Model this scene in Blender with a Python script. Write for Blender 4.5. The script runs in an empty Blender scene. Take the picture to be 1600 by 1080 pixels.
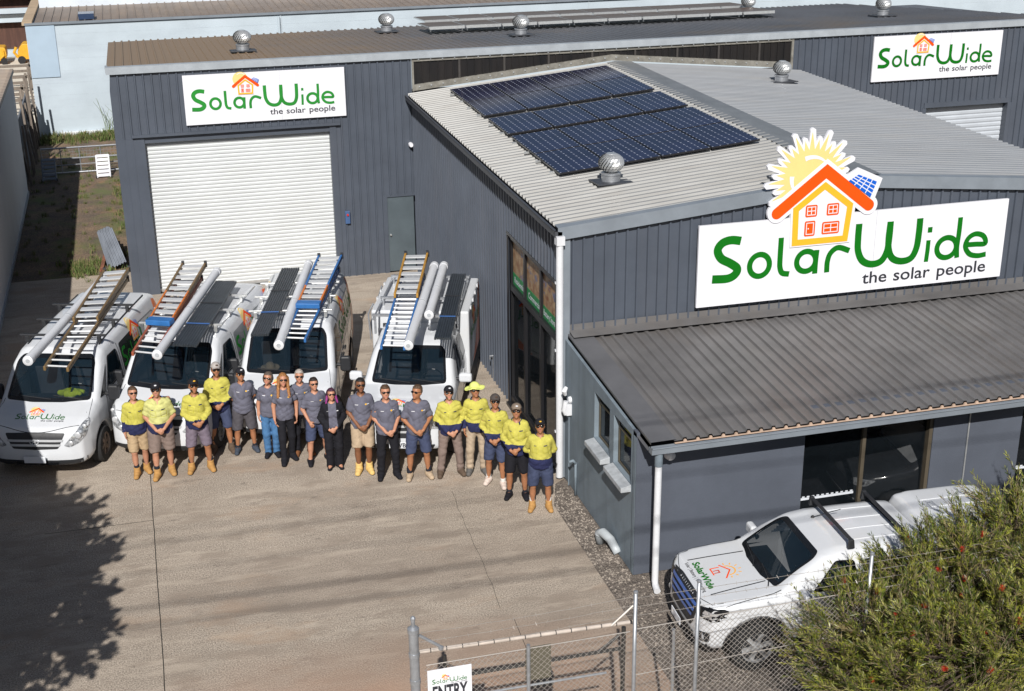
import bpy, bmesh, math, random
import numpy as np
from mathutils import Vector, Matrix
from mathutils.bvhtree import BVHTree
S = bpy.context.scene
COL = S.collection
R = math.radians
random.seed(7); np.random.seed(7)

# ------------------------------------------------------------ camera, sky, sun, exposure
cam = bpy.data.cameras.new('camera'); camo = bpy.data.objects.new('camera', cam); COL.objects.link(camo)
cam.sensor_width = 36; cam.lens = 2127.1 * 36 / 1600; cam.clip_end = 500
def _basis(y, p, r):
    f = Vector((math.sin(y)*math.cos(p), math.cos(y)*math.cos(p), -math.sin(p)))
    rt = Vector((math.cos(y), -math.sin(y), 0)); up = rt.cross(f)
    r2 = rt*math.cos(r) + up*math.sin(r); return r2, r2.cross(f), f
_r, _u, _f = _basis(0.26789, 0.36752, -0.00990)
camo.matrix_world = Matrix(((_r.x, _u.x, -_f.x, -6.52415), (_r.y, _u.y, -_f.y, -20.52304), (_r.z, _u.z, -_f.z, 10.75850), (0, 0, 0, 1)))
S.camera = camo
SUN = Vector((0.37, 1.2, -1.0)).normalized()          # direction the light travels
w = bpy.data.worlds.new('World'); S.world = w; w.use_nodes = True
nt = w.node_tree
sky = nt.nodes.new('ShaderNodeTexSky'); sky.sky_type = 'NISHITA'; sky.sun_disc = False
sky.sun_elevation = math.asin(-SUN.z); sky.sun_rotation = math.atan2(-SUN.x, -SUN.y)
bg = nt.nodes['Background']; nt.links.new(sky.outputs[0], bg.inputs[0]); bg.inputs[1].default_value = 0.05
sl = bpy.data.lights.new('sun', 'SUN'); sl.energy = 5.0; sl.angle = R(0.5); sl.color = (1, .97, .925)
so = bpy.data.objects.new('sun', sl); COL.objects.link(so)
so.rotation_euler = SUN.to_track_quat('-Z', 'Y').to_euler(); so.location = (0, 0, 40)
S.view_settings.view_transform = 'Standard'; S.view_settings.look = 'None'
S.view_settings.exposure = 0.15; S.view_settings.gamma = 1.0

# ------------------------------------------------------------ materials
MATS = {}
def mat(name, col, rough=.6, metal=0., var=.12, scale=4., bump=0., bscale=30., stretch=(1, 1, 1), col2=None, spec=.5, fine=0., alpha=1., coat=0., thr=(.35, .68)):
    """Principled with noise-driven colour variation (and optional second colour) plus bump."""
    m = bpy.data.materials.new(name); m.use_nodes = True; t = m.node_tree; b = t.nodes['Principled BSDF']
    b.inputs['Roughness'].default_value = rough; b.inputs['Metallic'].default_value = metal
    b.inputs['Specular IOR Level'].default_value = spec; b.inputs['Alpha'].default_value = alpha
    b.inputs['Coat Weight'].default_value = coat; b.inputs['Coat Roughness'].default_value = .05
    tc = t.nodes.new('ShaderNodeTexCoord'); mp = t.nodes.new('ShaderNodeMapping'); mp.inputs['Scale'].default_value = stretch
    t.links.new(tc.outputs['Object'], mp.inputs[0])
    n = t.nodes.new('ShaderNodeTexNoise'); n.inputs['Scale'].default_value = scale; n.inputs['Detail'].default_value = 6; n.inputs['Roughness'].default_value = .62
    t.links.new(mp.outputs[0], n.inputs[0])
    r = t.nodes.new('ShaderNodeValToRGB'); e = r.color_ramp.elements
    c2 = col2 or tuple(min(1, c*(1+var)) for c in col); c1 = col if col2 else tuple(c*(1-var) for c in col)
    e[0].position, e[1].position = thr; e[0].color = (*c1, 1); e[1].color = (*c2, 1)
    t.links.new(n.outputs[0], r.inputs[0]); out = r.outputs[0]
    if fine:
        n2 = t.nodes.new('ShaderNodeTexNoise'); n2.inputs['Scale'].default_value = bscale; n2.inputs['Detail'].default_value = 3
        t.links.new(tc.outputs['Object'], n2.inputs[0])
        mr = t.nodes.new('ShaderNodeMapRange'); mr.inputs[1].default_value = .3; mr.inputs[2].default_value = .7; mr.inputs[3].default_value = 1-fine; mr.inputs[4].default_value = 1+fine
        t.links.new(n2.outputs[0], mr.inputs[0])
        mx = t.nodes.new('ShaderNodeMix'); mx.data_type = 'RGBA'; mx.blend_type = 'MULTIPLY'; mx.inputs[0].default_value = 1
        t.links.new(out, mx.inputs[6]); t.links.new(mr.outputs[0], mx.inputs[7]); out = mx.outputs[2]
    t.links.new(out, b.inputs['Base Color'])
    if bump:
        n3 = t.nodes.new('ShaderNodeTexNoise'); n3.inputs['Scale'].default_value = bscale; n3.inputs['Detail'].default_value = 4
        t.links.new(tc.outputs['Object'], n3.inputs[0])
        bp = t.nodes.new('ShaderNodeBump'); bp.inputs['Strength'].default_value = bump; bp.inputs['Distance'].default_value = .02
        t.links.new(n3.outputs[0], bp.inputs['Height']); t.links.new(bp.outputs[0], b.inputs['Normal'])
    MATS[name] = m; return m
def streaks(m, col, amount=.5, scale=(3, 3, .25), lo=.5, hi=.75):
    """mix weather streaks into a material's colour"""
    t = m.node_tree; b = t.nodes['Principled BSDF']; src = b.inputs['Base Color'].links[0].from_socket
    tc = t.nodes.new('ShaderNodeTexCoord'); mp = t.nodes.new('ShaderNodeMapping'); mp.inputs['Scale'].default_value = scale
    n = t.nodes.new('ShaderNodeTexNoise'); n.inputs['Scale'].default_value = 1; n.inputs['Detail'].default_value = 8; n.inputs['Roughness'].default_value = .65
    mr = t.nodes.new('ShaderNodeMapRange'); mr.inputs[1].default_value = lo; mr.inputs[2].default_value = hi; mr.inputs[4].default_value = amount
    mx = t.nodes.new('ShaderNodeMix'); mx.data_type = 'RGBA'; mx.inputs[7].default_value = (*col, 1)
    t.links.new(tc.outputs['Object'], mp.inputs[0]); t.links.new(mp.outputs[0], n.inputs[0]); t.links.new(n.outputs[0], mr.inputs[0])
    t.links.new(mr.outputs[0], mx.inputs[0]); t.links.new(src, mx.inputs[6]); t.links.new(mx.outputs[2], b.inputs['Base Color'])
    return m

# ------------------------------------------------------------ object helpers
def tag(o, label=None, cat=None, group=None, kind=None):
    if label: o['label'] = label
    if cat: o['category'] = cat
    if group: o['group'] = group
    if kind: o['kind'] = kind
    return o
def thing(name, label, cat, loc=(0, 0, 0), rz=0, group=None):
    o = bpy.data.objects.new(name, None); COL.objects.link(o); o.location = loc; o.rotation_euler = (0, 0, rz)
    o.empty_display_size = .3
    return tag(o, label, cat, group)
def obj(name, v, f, mats, parent=None, smooth=False, fm=None, world=True, bevel=0, auto=None):
    me = bpy.data.meshes.new(name)
    me.from_pydata([tuple(map(float, p)) for p in v], [], [tuple(int(i) for i in q) for q in f])
    if not isinstance(mats, (list, tuple)): mats = [mats]
    for m in mats: me.materials.append(m)
    if fm is not None: me.polygons.foreach_set('material_index', np.asarray(fm, dtype=np.int32))
    if smooth: me.polygons.foreach_set('use_smooth', np.ones(len(me.polygons), dtype=bool))
    me.update()
    if auto: me.set_sharp_from_angle(angle=R(auto))
    o = bpy.data.objects.new(name, me); COL.objects.link(o)
    if parent:
        o.parent = parent
        if world and parent.type == 'EMPTY' and parent.parent is None and parent.get('wc'):
            o.location = -parent.location
    if bevel:
        b = o.modifiers.new('bevel', 'BEVEL'); b.width = bevel; b.segments = 2; b.limit_method = 'ANGLE'
    return o
def wthing(name, label, cat, loc, group=None):
    """thing whose children are given in world coordinates"""
    o = thing(name, label, cat, loc, 0, group); o['wc'] = 1; return o
class MB:
    def __init__(s): s.v = []; s.f = []; s.m = []; s.mi = 0
    def add(s, v, f):
        n = len(s.v); s.v += [tuple(p) for p in v]; s.f += [tuple(i+n for i in q) for q in f]; s.m += [s.mi]*len(f); return s
    def quad(s, a, b, c, d): return s.add([a, b, c, d], [(0, 1, 2, 3)])
    def box(s, lo, hi):
        (a, b, c), (x, y, z) = lo, hi
        return s.add([(a, b, c), (x, b, c), (x, y, c), (a, y, c), (a, b, z), (x, b, z), (x, y, z), (a, y, z)],
                     [(0, 3, 2, 1), (4, 5, 6, 7), (0, 1, 5, 4), (1, 2, 6, 5), (2, 3, 7, 6), (3, 0, 4, 7)])
    def obox(s, c, ax, ay, az):
        c, ax, ay, az = map(Vector, (c, ax, ay, az))
        P = [c+i*ax+j*ay+k*az for k in (-1, 1) for i, j in ((-1, -1), (1, -1), (1, 1), (-1, 1))]
        return s.add(P, [(0, 3, 2, 1), (4, 5, 6, 7), (0, 1, 5, 4), (1, 2, 6, 5), (2, 3, 7, 6), (3, 0, 4, 7)])
    def bar(s, a, b, wd, ht, up=(0, 0, 1)):
        a, b, up = Vector(a), Vector(b), Vector(up); d = (b-a); x = d.cross(up).normalized(); z = x.cross(d).normalized()
        return s.obox((a+b)/2, x*wd/2, d/2, z*ht/2)
    def tube(s, pts, r, n=8, cap=True):
        pts = [Vector(p) for p in pts]; N = len(pts); rs = r if isinstance(r, (list, tuple)) else [r]*N
        V = []; F = []; prev = None
        for i, p in enumerate(pts):
            d = (pts[min(i+1, N-1)]-pts[max(i-1, 0)]).normalized()
            if prev is None:
                x = d.orthogonal().normalized()
            else:
                x = (prev-d*prev.dot(d)).normalized()
            prev = x; y = d.cross(x)
            for k in range(n):
                a = 2*math.pi*k/n; V.append(p+(x*math.cos(a)+y*math.sin(a))*rs[i])
        for i in range(N-1):
            for k in range(n):
                F.append((i*n+k, i*n+(k+1) % n, (i+1)*n+(k+1) % n, (i+1)*n+k))
        if cap: F.append(tuple(range(n))[::-1]); F.append(tuple((N-1)*n+k for k in range(n)))
        return s.add(V, F)
    def lathe(s, prof, c=(0, 0, 0), n=24, axis='z', cap=True):
        V = []; F = []; c = Vector(c)
        for (r, z) in prof:
            for k in range(n):
                a = 2*math.pi*k/n; q = (r*math.cos(a), r*math.sin(a), z)
                if axis == 'x': q = (q[2], q[0], q[1])
                if axis == 'y': q = (q[1], q[2], q[0])
                V.append(c+Vector(q))
        for i in range(len(prof)-1):
            for k in range(n): F.append((i*n+k, i*n+(k+1) % n, (i+1)*n+(k+1) % n, (i+1)*n+k))
        if cap: F.append(tuple(range(n))[::-1]); F.append(tuple((len(prof)-1)*n+k for k in range(n)))
        return s.add(V, F)
    def prism(s, poly, to3, d):
        """extrude 2-D polygon; to3 maps (a,b)->Vector, d is the extrusion vector"""
        n = len(poly); A = [to3(*p) for p in poly]; d = Vector(d); B = [p+d for p in A]
        return s.add(A+B, [tuple(range(n))[::-1], tuple(range(n, 2*n))]+[(i, (i+1) % n, n+(i+1) % n, n+i) for i in range(n)])
    def build(s, name, mats, parent=None, smooth=False, bevel=0, auto=None):
        return obj(name, s.v, s.f, mats, parent, smooth, s.m if isinstance(mats, (list, tuple)) else None, bevel=bevel, auto=auto)

# ------------------------------------------------------------ signed distance toolkit + surface nets (numpy)
def smin(a, b, k):
    h = np.maximum(k-np.abs(a-b), 0)/k; return np.minimum(a, b)-h*h*k*.25
def smax(a, b, k): return -smin(-a, -b, k)
def rc(P, a, b, ra, rb):
    ax = np.array(a, np.float32); d = np.array(b, np.float32)-ax; L = float(d@d)+1e-9
    px, py, pz = P[0]-ax[0], P[1]-ax[1], P[2]-ax[2]
    t = np.clip((px*d[0]+py*d[1]+pz*d[2])/L, 0, 1)
    return np.sqrt((px-d[0]*t)**2+(py-d[1]*t)**2+(pz-d[2]*t)**2)-(ra+(rb-ra)*t)
def ell(P, c, r):
    x, y, z = P[0]-c[0], P[1]-c[1], P[2]-c[2]
    k0 = np.sqrt((x/r[0])**2+(y/r[1])**2+(z/r[2])**2); k1 = np.sqrt((x/r[0]**2)**2+(y/r[1]**2)**2+(z/r[2]**2)**2)+1e-6
    return k0*(k0-1)/k1
def poly2(a, b, pts):
    """signed distance to a 2-D polygon, arrays a,b"""
    d = np.full(np.broadcast(a, b).shape, 1e9, np.float32); inside = np.zeros(d.shape, bool); n = len(pts)
    for i in range(n):
        x0, y0 = pts[i]; x1, y1 = pts[(i+1) % n]; ex, ey = x1-x0, y1-y0
        wx, wy = a-x0, b-y0; t = np.clip((wx*ex+wy*ey)/(ex*ex+ey*ey+1e-12), 0, 1)
        d = np.minimum(d, (wx-ex*t)**2+(wy-ey*t)**2)
        c = ((y0 <= b) != (y1 <= b)) & (a < (b-y0)*(x1-x0)/((y1-y0) if y1 != y0 else 1e-9)+x0)
        inside ^= c
    return np.where(inside, -1, 1)*np.sqrt(d)
def nets(D, xs, ys, zs):
    """naive surface nets on a rectilinear grid -> verts, quads"""
    s = D < 0; nx, ny, nz = D.shape
    cs = np.zeros((nx-1, ny-1, nz-1), np.int8)
    for i in (0, 1):
        for j in (0, 1):
            for k in (0, 1): cs += s[i:nx-1+i, j:ny-1+j, k:nz-1+k]
    act = (cs > 0) & (cs < 8); idx = -np.ones(act.shape, np.int64); I, J, K = np.nonzero(act); idx[I, J, K] = np.arange(len(I))
    acc = np.zeros((len(I), 3)); cnt = np.zeros(len(I)); ax = (xs, ys, zs)
    cor = [(i, j, k) for i in (0, 1) for j in (0, 1) for k in (0, 1)]
    for c in cor:
        for d in range(3):
            if c[d]: continue
            e = list(c); e[d] = 1
            a = D[I+c[0], J+c[1], K+c[2]]; b = D[I+e[0], J+e[1], K+e[2]]; m = (a < 0) != (b < 0)
            t = np.where(m, a/np.where(m, a-b, 1), 0); B = [I, J, K]
            for q in range(3):
                p0 = ax[q][B[q]+c[q]]
                if q == d: p0 = p0+t*(ax[q][B[q]+1]-ax[q][B[q]])
                acc[:, q] += np.where(m, p0, 0)
            cnt += m
    V = acc/cnt[:, None]; Fs = []
    for d in range(3):
        a = [slice(None)]*3; b = [slice(None)]*3; a[d] = slice(0, -1); b[d] = slice(1, None)
        sa, sb = s[tuple(a)], s[tuple(b)]; E = np.nonzero(sa != sb); o1, o2 = [q for q in range(3) if q != d]
        ok = (E[o1] > 0) & (E[o2] > 0) & (E[o1] < D.shape[o1]-1) & (E[o2] < D.shape[o2]-1)
        E = [e[ok] for e in E]; fl = sa[tuple(E)]
        def g(u, v):
            q = [e.copy() for e in E]; q[o1] = q[o1]-u; q[o2] = q[o2]-v; return idx[q[0], q[1], q[2]]
        Q = np.stack([g(0, 0), g(1, 0), g(1, 1), g(0, 1)], 1)
        if d == 1: fl = ~fl
        Q[~fl] = Q[~fl][:, ::-1]; Fs.append(Q)
    F = np.concatenate(Fs); F = F[(F >= 0).all(1)]
    return V, F
def axis(lo, hi, h, fine=None):
    """grid axis; fine=(a,b,hf) uses a finer step in [a,b]"""
    if not fine: return np.arange(lo, hi+h, h).astype(np.float32)
    a, b, hf = fine; L = list(np.arange(lo, a, h))+list(np.arange(a, b, hf))+list(np.arange(b, hi+h, h)); return np.array(L, np.float32)
def sdfmesh(fn, xs, ys, zs):
    P = np.meshgrid(xs, ys, zs, indexing='ij'); return nets(fn(P).astype(np.float32), xs, ys, zs)

# ------------------------------------------------------------ thin patches laid on a surface
def _refine(bm, L):
    for _ in range(7):
        e = [e for e in bm.edges if e.calc_length() > L]
        if not e: break
        bmesh.ops.subdivide_edges(bm, edges=e, cuts=1); bmesh.ops.triangulate(bm, faces=bm.faces[:])
def flat_mesh(polys, L=.07, unit=2e-5):
    """list of 2-D polygons -> refined verts (x,y,lift), triangles; each polygon gets its own hair of lift so none share a plane"""
    V = []; F = []
    for i, p in enumerate(polys):
        bm = bmesh.new(); vs = [bm.verts.new((a, b, 0)) for a, b in p]
        try: bm.faces.new(vs)
        except ValueError: bm.free(); continue
        bmesh.ops.triangulate(bm, faces=bm.faces[:])
        if L: _refine(bm, L)
        bm.verts.index_update(); n = len(V); V += [(q.co.x, q.co.y, (i % 61)*unit) for q in bm.verts]; F += [tuple(x.index+n for x in q.verts) for q in bm.faces]; bm.free()
    return V, F
def project(bvh, v2, to3, d, off):
    """throw points to3(a,b) along d onto bvh, lifted by off along the hit normal"""
    d = Vector(d).normalized(); out = []; last = None
    for p in v2:
        lf = off+(p[2] if len(p) > 2 else 0); o = Vector(to3(*p[:2])); h = bvh.ray_cast(o, d)
        if h[0] is None:
            h2 = bvh.find_nearest(o + d*1.0); q = h2[0] + (-d)*lf
        else:
            n = h[1] if h[1].dot(d) < 0 else -h[1]; q = h[0]+(n*.5-d*.5).normalized()*lf
        out.append(q)
    return out
def patch(name, bvh, polys, to3, d, m, parent, off=.005, L=.07):
    v, f = flat_mesh(polys, L); return obj(name, project(bvh, v, to3, d, off), f, m, parent, smooth=True)
def rrect(x0, z0, x1, z1, r, n=4):
    """rounded rectangle polygon"""
    P = []
    for cx, cz, a0 in ((x1-r, z1-r, 0), (x0+r, z1-r, 90), (x0+r, z0+r, 180), (x1-r, z0+r, 270)):
        for k in range(n+1): a = R(a0+90*k/n); P.append((cx+r*math.cos(a), cz+r*math.sin(a)))
    return P
def roundpoly(P, r, n=3):
    """round the corners of a polygon"""
    out = []; N = len(P)
    for i in range(N):
        a, b, c = Vector(P[i-1]), Vector(P[i]), Vector(P[(i+1) % N]); u = (a-b); v = (c-b); k = min(r, u.length*.45, v.length*.45)
        p, q = b+u.normalized()*k, b+v.normalized()*k
        for j in range(n+1): t = j/n; out.append(tuple(p*(1-t)**2+b*2*t*(1-t)+q*t*t))
    return out
def inset(P, k):
    """scale polygon about its middle by a margin k"""
    n = len(P); A = sum(P[i][0]*P[(i+1) % n][1]-P[(i+1) % n][0]*P[i][1] for i in range(n)); s = 1 if A > 0 else -1; out = []
    for i in range(n):
        a, b, c = Vector(P[i-1]), Vector(P[i]), Vector(P[(i+1) % n]); e1 = (b-a).normalized(); e2 = (c-b).normalized()
        n1 = Vector((-e1.y, e1.x))*s; n2 = Vector((-e2.y, e2.x))*s; m = (n1+n2); m = m/max(.4, m.length_squared)*2
        out.append(tuple(b+m*k))
    return out
def ring(P, Q):
    n = len(P); return [[P[i], P[(i+1) % n], Q[(i+1) % n], Q[i]] for i in range(n)]
# ------------------------------------------------------------ shared materials
M = {}
M['clad'] = streaks(mat('grey_cladding', (.069, .081, .104), .42, .0, .10, 1.2, spec=.5), (.092, .096, .112), .35, (1.2, 1.2, .2))
M['clad_side'] = M['clad']
M['trim'] = mat('grey_trim', (.19, .215, .245), .45, 0, .10, 2)
M['trim_dark'] = mat('dark_trim', (.05, .053, .062), .5, 0, .1, 2)
M['roof_light'] = streaks(mat('zinc_roof', (.36, .355, .34), .38, .25, .09, 2.2, stretch=(.3, 2, 1)), (.25, .22, .19), .45, (.5, 4, 1), .5, .8)
M['roof_right'] = streaks(mat('pale_grey_roof', (.30, .31, .325), .4, .25, .08, 1.6, stretch=(.3, 2, 1)), (.36, .34, .31), .35, (.4, 3, 1))
M['ridge'] = mat('ridge_metal', (.20, .21, .22), .45, .2, .12, 2)
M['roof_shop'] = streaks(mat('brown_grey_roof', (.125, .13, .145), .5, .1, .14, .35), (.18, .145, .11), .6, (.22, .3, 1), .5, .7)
def _reflect_tint(m, col, x0, x1, k):
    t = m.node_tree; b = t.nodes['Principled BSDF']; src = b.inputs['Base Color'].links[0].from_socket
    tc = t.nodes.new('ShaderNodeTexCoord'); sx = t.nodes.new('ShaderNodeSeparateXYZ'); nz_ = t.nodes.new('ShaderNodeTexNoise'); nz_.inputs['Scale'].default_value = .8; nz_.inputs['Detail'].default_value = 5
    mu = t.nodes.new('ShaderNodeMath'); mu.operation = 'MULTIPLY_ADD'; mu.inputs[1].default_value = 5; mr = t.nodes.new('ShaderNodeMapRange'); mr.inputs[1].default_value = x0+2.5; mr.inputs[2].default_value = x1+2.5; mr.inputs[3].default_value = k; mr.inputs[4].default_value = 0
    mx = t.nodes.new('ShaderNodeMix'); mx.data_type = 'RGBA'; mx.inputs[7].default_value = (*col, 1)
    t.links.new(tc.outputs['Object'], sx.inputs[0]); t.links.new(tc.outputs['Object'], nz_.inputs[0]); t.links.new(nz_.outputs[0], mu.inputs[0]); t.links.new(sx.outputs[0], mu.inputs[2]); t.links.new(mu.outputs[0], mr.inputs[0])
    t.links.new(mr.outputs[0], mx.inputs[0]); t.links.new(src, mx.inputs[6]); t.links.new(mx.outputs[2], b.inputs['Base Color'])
_reflect_tint(M['roof_shop'], (.27, .185, .11), -4, 3, .9)  # brownish reflection painted into the roof colour at the left, fading rightwards
M['roof_annex'] = streaks(mat('charcoal_roof', (.145, .14, .14), .45, .15, .15, 1.3), (.165, .14, .12), .4, (1.4, .5, 1), .5, .75)
M['roof_brown'] = streaks(mat('tan_roof', (.21, .17, .14), .6, 0, .12, 1), (.30, .22, .15), .6, (2, .3, 1))
M['shutter'] = streaks(mat('white_shutter', (.525, .545, .55), .5, 0, .05, 1), (.42, .42, .40), .4, (.4, .4, 2.5))
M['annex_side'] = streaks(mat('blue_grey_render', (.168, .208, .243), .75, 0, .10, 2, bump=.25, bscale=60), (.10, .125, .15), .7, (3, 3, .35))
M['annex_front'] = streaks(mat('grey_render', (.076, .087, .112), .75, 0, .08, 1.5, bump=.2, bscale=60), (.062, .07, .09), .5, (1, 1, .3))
M['sill'] = mat('sill_grey', (.36, .38, .40), .8, 0, .15, 9)
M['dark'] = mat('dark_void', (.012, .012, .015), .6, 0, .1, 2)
M['frame_black'] = mat('black_frame', (.014, .014, .016), .35, 0, .1, 2)
M['pvc_white'] = mat('white_pvc', (.62, .63, .655), .35, 0, .05, 2, fine=.04)
M['white'] = mat('white_panel', (.70, .70, .74), .45, 0, .025, 1.2)
M['green'] = mat('sign_green', (.003, .135, .006), .55, 0, .08, 2, spec=.2)
M['green2'] = mat('sign_green_pale', (.02, .22, .03), .55, 0, .1, 2, spec=.2)
M['ink'] = mat('sign_ink', (.025, .027, .035), .5, 0, .1, 2)
M['orange'] = mat('sign_orange', (.82, .078, .003), .55, 0, .05, 2, spec=.2)
M['yellow'] = mat('sign_amber', (.86, .40, .025), .55, 0, .05, 2, spec=.2)
M['paleyellow'] = mat('sign_pale_yellow', (.76, .58, .22), .5, 0, .05, 2)
M['blue'] = mat('sign_blue', (.006, .10, .52), .55, 0, .05, 2, spec=.2)
M['galv'] = mat('galvanised_steel', (.36, .375, .40), .38, .55, .15, 14)
M['alu'] = mat('bare_aluminium', (.62, .63, .63), .32, .65, .10, 12)
M['block'] = streaks(mat('pale_blue_blockwork', (.44, .505, .555), .85, 0, .08, .5, bump=.2, bscale=20), (.36, .41, .46), .65, (.35, .35, 1.6))
M['block_white'] = mat('white_blockwork', (.66, .68, .69), .85, 0, .08, .6)
M['side_wall'] = mat('grey_neighbour_wall', (.70, .70, .70), .85, 0, .06, .4, bump=.1)
M['rust'] = mat('rusty_iron', (.05, .022, .016), .8, 0, .4, 2, col2=(.10, .045, .03), stretch=(3, 1, .3))
M['timber'] = mat('grey_timber', (.17, .14, .115), .85, 0, .3, 6, stretch=(6, 6, .6))
M['machine'] = mat('machine_yellow', (.62, .32, .015), .5, 0, .12, 5)
M['glass'] = mat('dark_glass', (.012, .016, .02), .04, 0, .2, 1, alpha=.66)
M['glass_clear'] = mat('clear_door_glass', (.012, .016, .02), .04, 0, .2, 1, alpha=.28)
M['glasscar'] = mat('tinted_windscreen', (.010, .020, .030), .03, 0, .2, 1, alpha=.60)
M['clere'] = mat('smoked_sheet', (.010, .010, .011), .3, 0, .5, 1.5, col2=(.022, .019, .018), stretch=(2, 1, .2))
M['strip'] = streaks(mat('weathered_flashing', (.22, .21, .185), .55, .2, .25, 5), (.12, .10, .075), .6, (6, 6, 6))

# ------------------------------------------------------------ ground
def ground():
    g = mat('dry_ground', (.13, .11, .09), .95, 0, .3, .8, fine=.3, bscale=20)
    m = MB(); m.quad((-160, -60, -.03), (160, -60, -.03), (160, 260, -.03), (-160, 260, -.03))
    tag(m.build('ground', g), kind='structure')
    # exposed aggregate concrete
    c = mat('exposed_aggregate_concrete', (.365, .308, .25), .9, 0, .12, .45, bump=.6, bscale=46, fine=.55)
    c.node_tree.nodes['Noise Texture'].inputs['Detail'].default_value = 9
    streaks(c, (.23, .185, .145), .6, (.25, 1.3, 1), .50, .70)
    streaks(c, (.46, .385, .31), .55, (.5, 2.0, 1), .52, .72)
    streaks(c, (.20, .165, .135), .7, (1.3, 2.6, 1), .58, .72)
    streaks(c, (.27, .22, .175), .65, (1.0, 2.2, 1), .50, .60); streaks(c, (.49, .415, .335), .55, (.8, 3.6, 1), .55, .64); streaks(c, (.17, .14, .115), .6, (3.2, 5.5, 1), .61, .68); streaks(c, (.36, .25, .17), .5, (.45, .9, 1), .56, .66)
    t = c.node_tree; b = t.nodes['Principled BSDF']
    def blob(cx, cy, rx, ry, col, k):
        src = b.inputs['Base Color'].links[0].from_socket
        tc = t.nodes.new('ShaderNodeTexCoord'); mp = t.nodes.new('ShaderNodeMapping'); mp.inputs['Location'].default_value = (-cx/rx, -cy/ry, 0); mp.inputs['Scale'].default_value = (1/rx, 1/ry, 0)
        nz = t.nodes.new('ShaderNodeTexNoise'); nz.inputs['Scale'].default_value = 1.5; nz.inputs['Detail'].default_value = 6
        ad = t.nodes.new('ShaderNodeMixRGB'); ad.inputs[0].default_value = .45
        ln = t.nodes.new('ShaderNodeVectorMath'); ln.operation = 'LENGTH'
        mr = t.nodes.new('ShaderNodeMapRange'); mr.inputs[1].default_value = .75; mr.inputs[2].default_value = .15; mr.inputs[4].default_value = k
        mx = t.nodes.new('ShaderNodeMix'); mx.data_type = 'RGBA'; mx.inputs[7].default_value = (*col, 1)
        cn = t.nodes.new('ShaderNodeVectorMath'); cn.operation = 'SUBTRACT'; cn.inputs[1].default_value = (.5, .5, .5)
        t.links.new(tc.outputs['Object'], mp.inputs[0]); t.links.new(tc.outputs['Object'], nz.inputs[0])
        t.links.new(nz.outputs['Color'], cn.inputs[0]); t.links.new(mp.outputs[0], ad.inputs[1]); t.links.new(cn.outputs[0], ad.inputs[2])
        t.links.new(ad.outputs[0], ln.inputs[0]); t.links.new(ln.outputs['Value'], mr.inputs[0])
        t.links.new(mr.outputs[0], mx.inputs[0]); t.links.new(src, mx.inputs[6]); t.links.new(mx.outputs[2], b.inputs['Base Color'])
    blob(-3.6, -6.0, 3.8, 1.6, (.40, .245, .165), .7); blob(-5.2, -6.4, 3.5, 1.2, (.42, .28, .20), .6); blob(-3.4, -7.2, 1.6, .5, (.36, .17, .08), .8)
    blob(-3, -2.4, 6, .9, (.22, .175, .14), .35); blob(-2.2, -4.6, 6, .8, (.22, .175, .14), .35)
    m = MB()
    m.add([(-10.1, -14, 0), (-.46, -14, 0), (-.46, -1.0, 0), (-.2, -.25, 0), (0, -.1, 0), (0, 12.36, 0), (-7.06, 12.36, 0), (-7.06, 14.35, 0), (-10.1, 14.35, 0)], [tuple(range(9))])
    m.add([(-.46, -14, -.03), (-.46, -1, -.03), (-.46, -1, 0), (-.46, -14, 0)], [(0, 1, 2, 3)])
    tag(m.build('concrete_yard', c), kind='structure')
    j = MB(); jm = mat('joint_filler', (.03, .027, .022), .9)
    def strip(pts, wd):
        for a, b2 in zip(pts, pts[1:]):
            a, b2 = Vector((*a, .004)), Vector((*b2, .004)); n = Vector((-(b2-a).y, (b2-a).x, 0)).normalized()*wd/2
            j.quad(a-n, b2-n, b2+n, a+n)
    rg = random.Random(3)
    strip([(-6.98+rg.uniform(-.005, .005), y) for y in np.arange(12, -9.6, -.3)], .013)
    strip([(-2.0-.15*i/12+rg.uniform(-.018, .018), 0-.32*i) for i in range(13)], .006)
    strip([(-8.7, .4), (-6.98, .38)], .012); strip([(-3.2, 12), (-3.21, 7), (-3.2, 3.2)], .012)
    strip([(-2.05, -4.2), (-2.16, -6.5), (-2.1, -9)], .008)
    tag(j.build('concrete_joint', jm), kind='structure')
    gr = mat('brown_gravel', (.15, .125, .105), .95, 0, .25, 2, bump=1., bscale=45, fine=.75)
    m = MB(); m.add([(-.46, -14, -.012), (30, -14, -.012), (30, 12.3, -.012), (10.4, 12.3, -.012), (10.4, -3.4, -.012), (.05, -3.4, -.012), (.05, -.1, -.012), (-.2, -.1, -.012), (-.46, -1, -.012)], [tuple(range(9))])
    tag(m.build('gravel_strip', gr), kind='structure')
    d = mat('weedy_dirt', (.10, .078, .06), .95, 0, .3, 1.2, col2=(.20, .135, .085), bump=.7, bscale=25, fine=.5)
    streaks(d, (.10, .13, .035), .8, (.7, .55, 1), .52, .66); streaks(d, (.32, .17, .08), .6, (.9, .6, 1), .58, .7)
    m = MB(); m.quad((-10.3, 14.35, -.01), (-7.0, 14.35, -.01), (-7.0, 32.1, -.01), (-10.3, 32.1, -.01))
    tag(m.build('dirt_yard', d), kind='structure')
    # loose stones on the gravel: too many to count
    rg = np.random.RandomState(5); v = []; f = []
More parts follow.
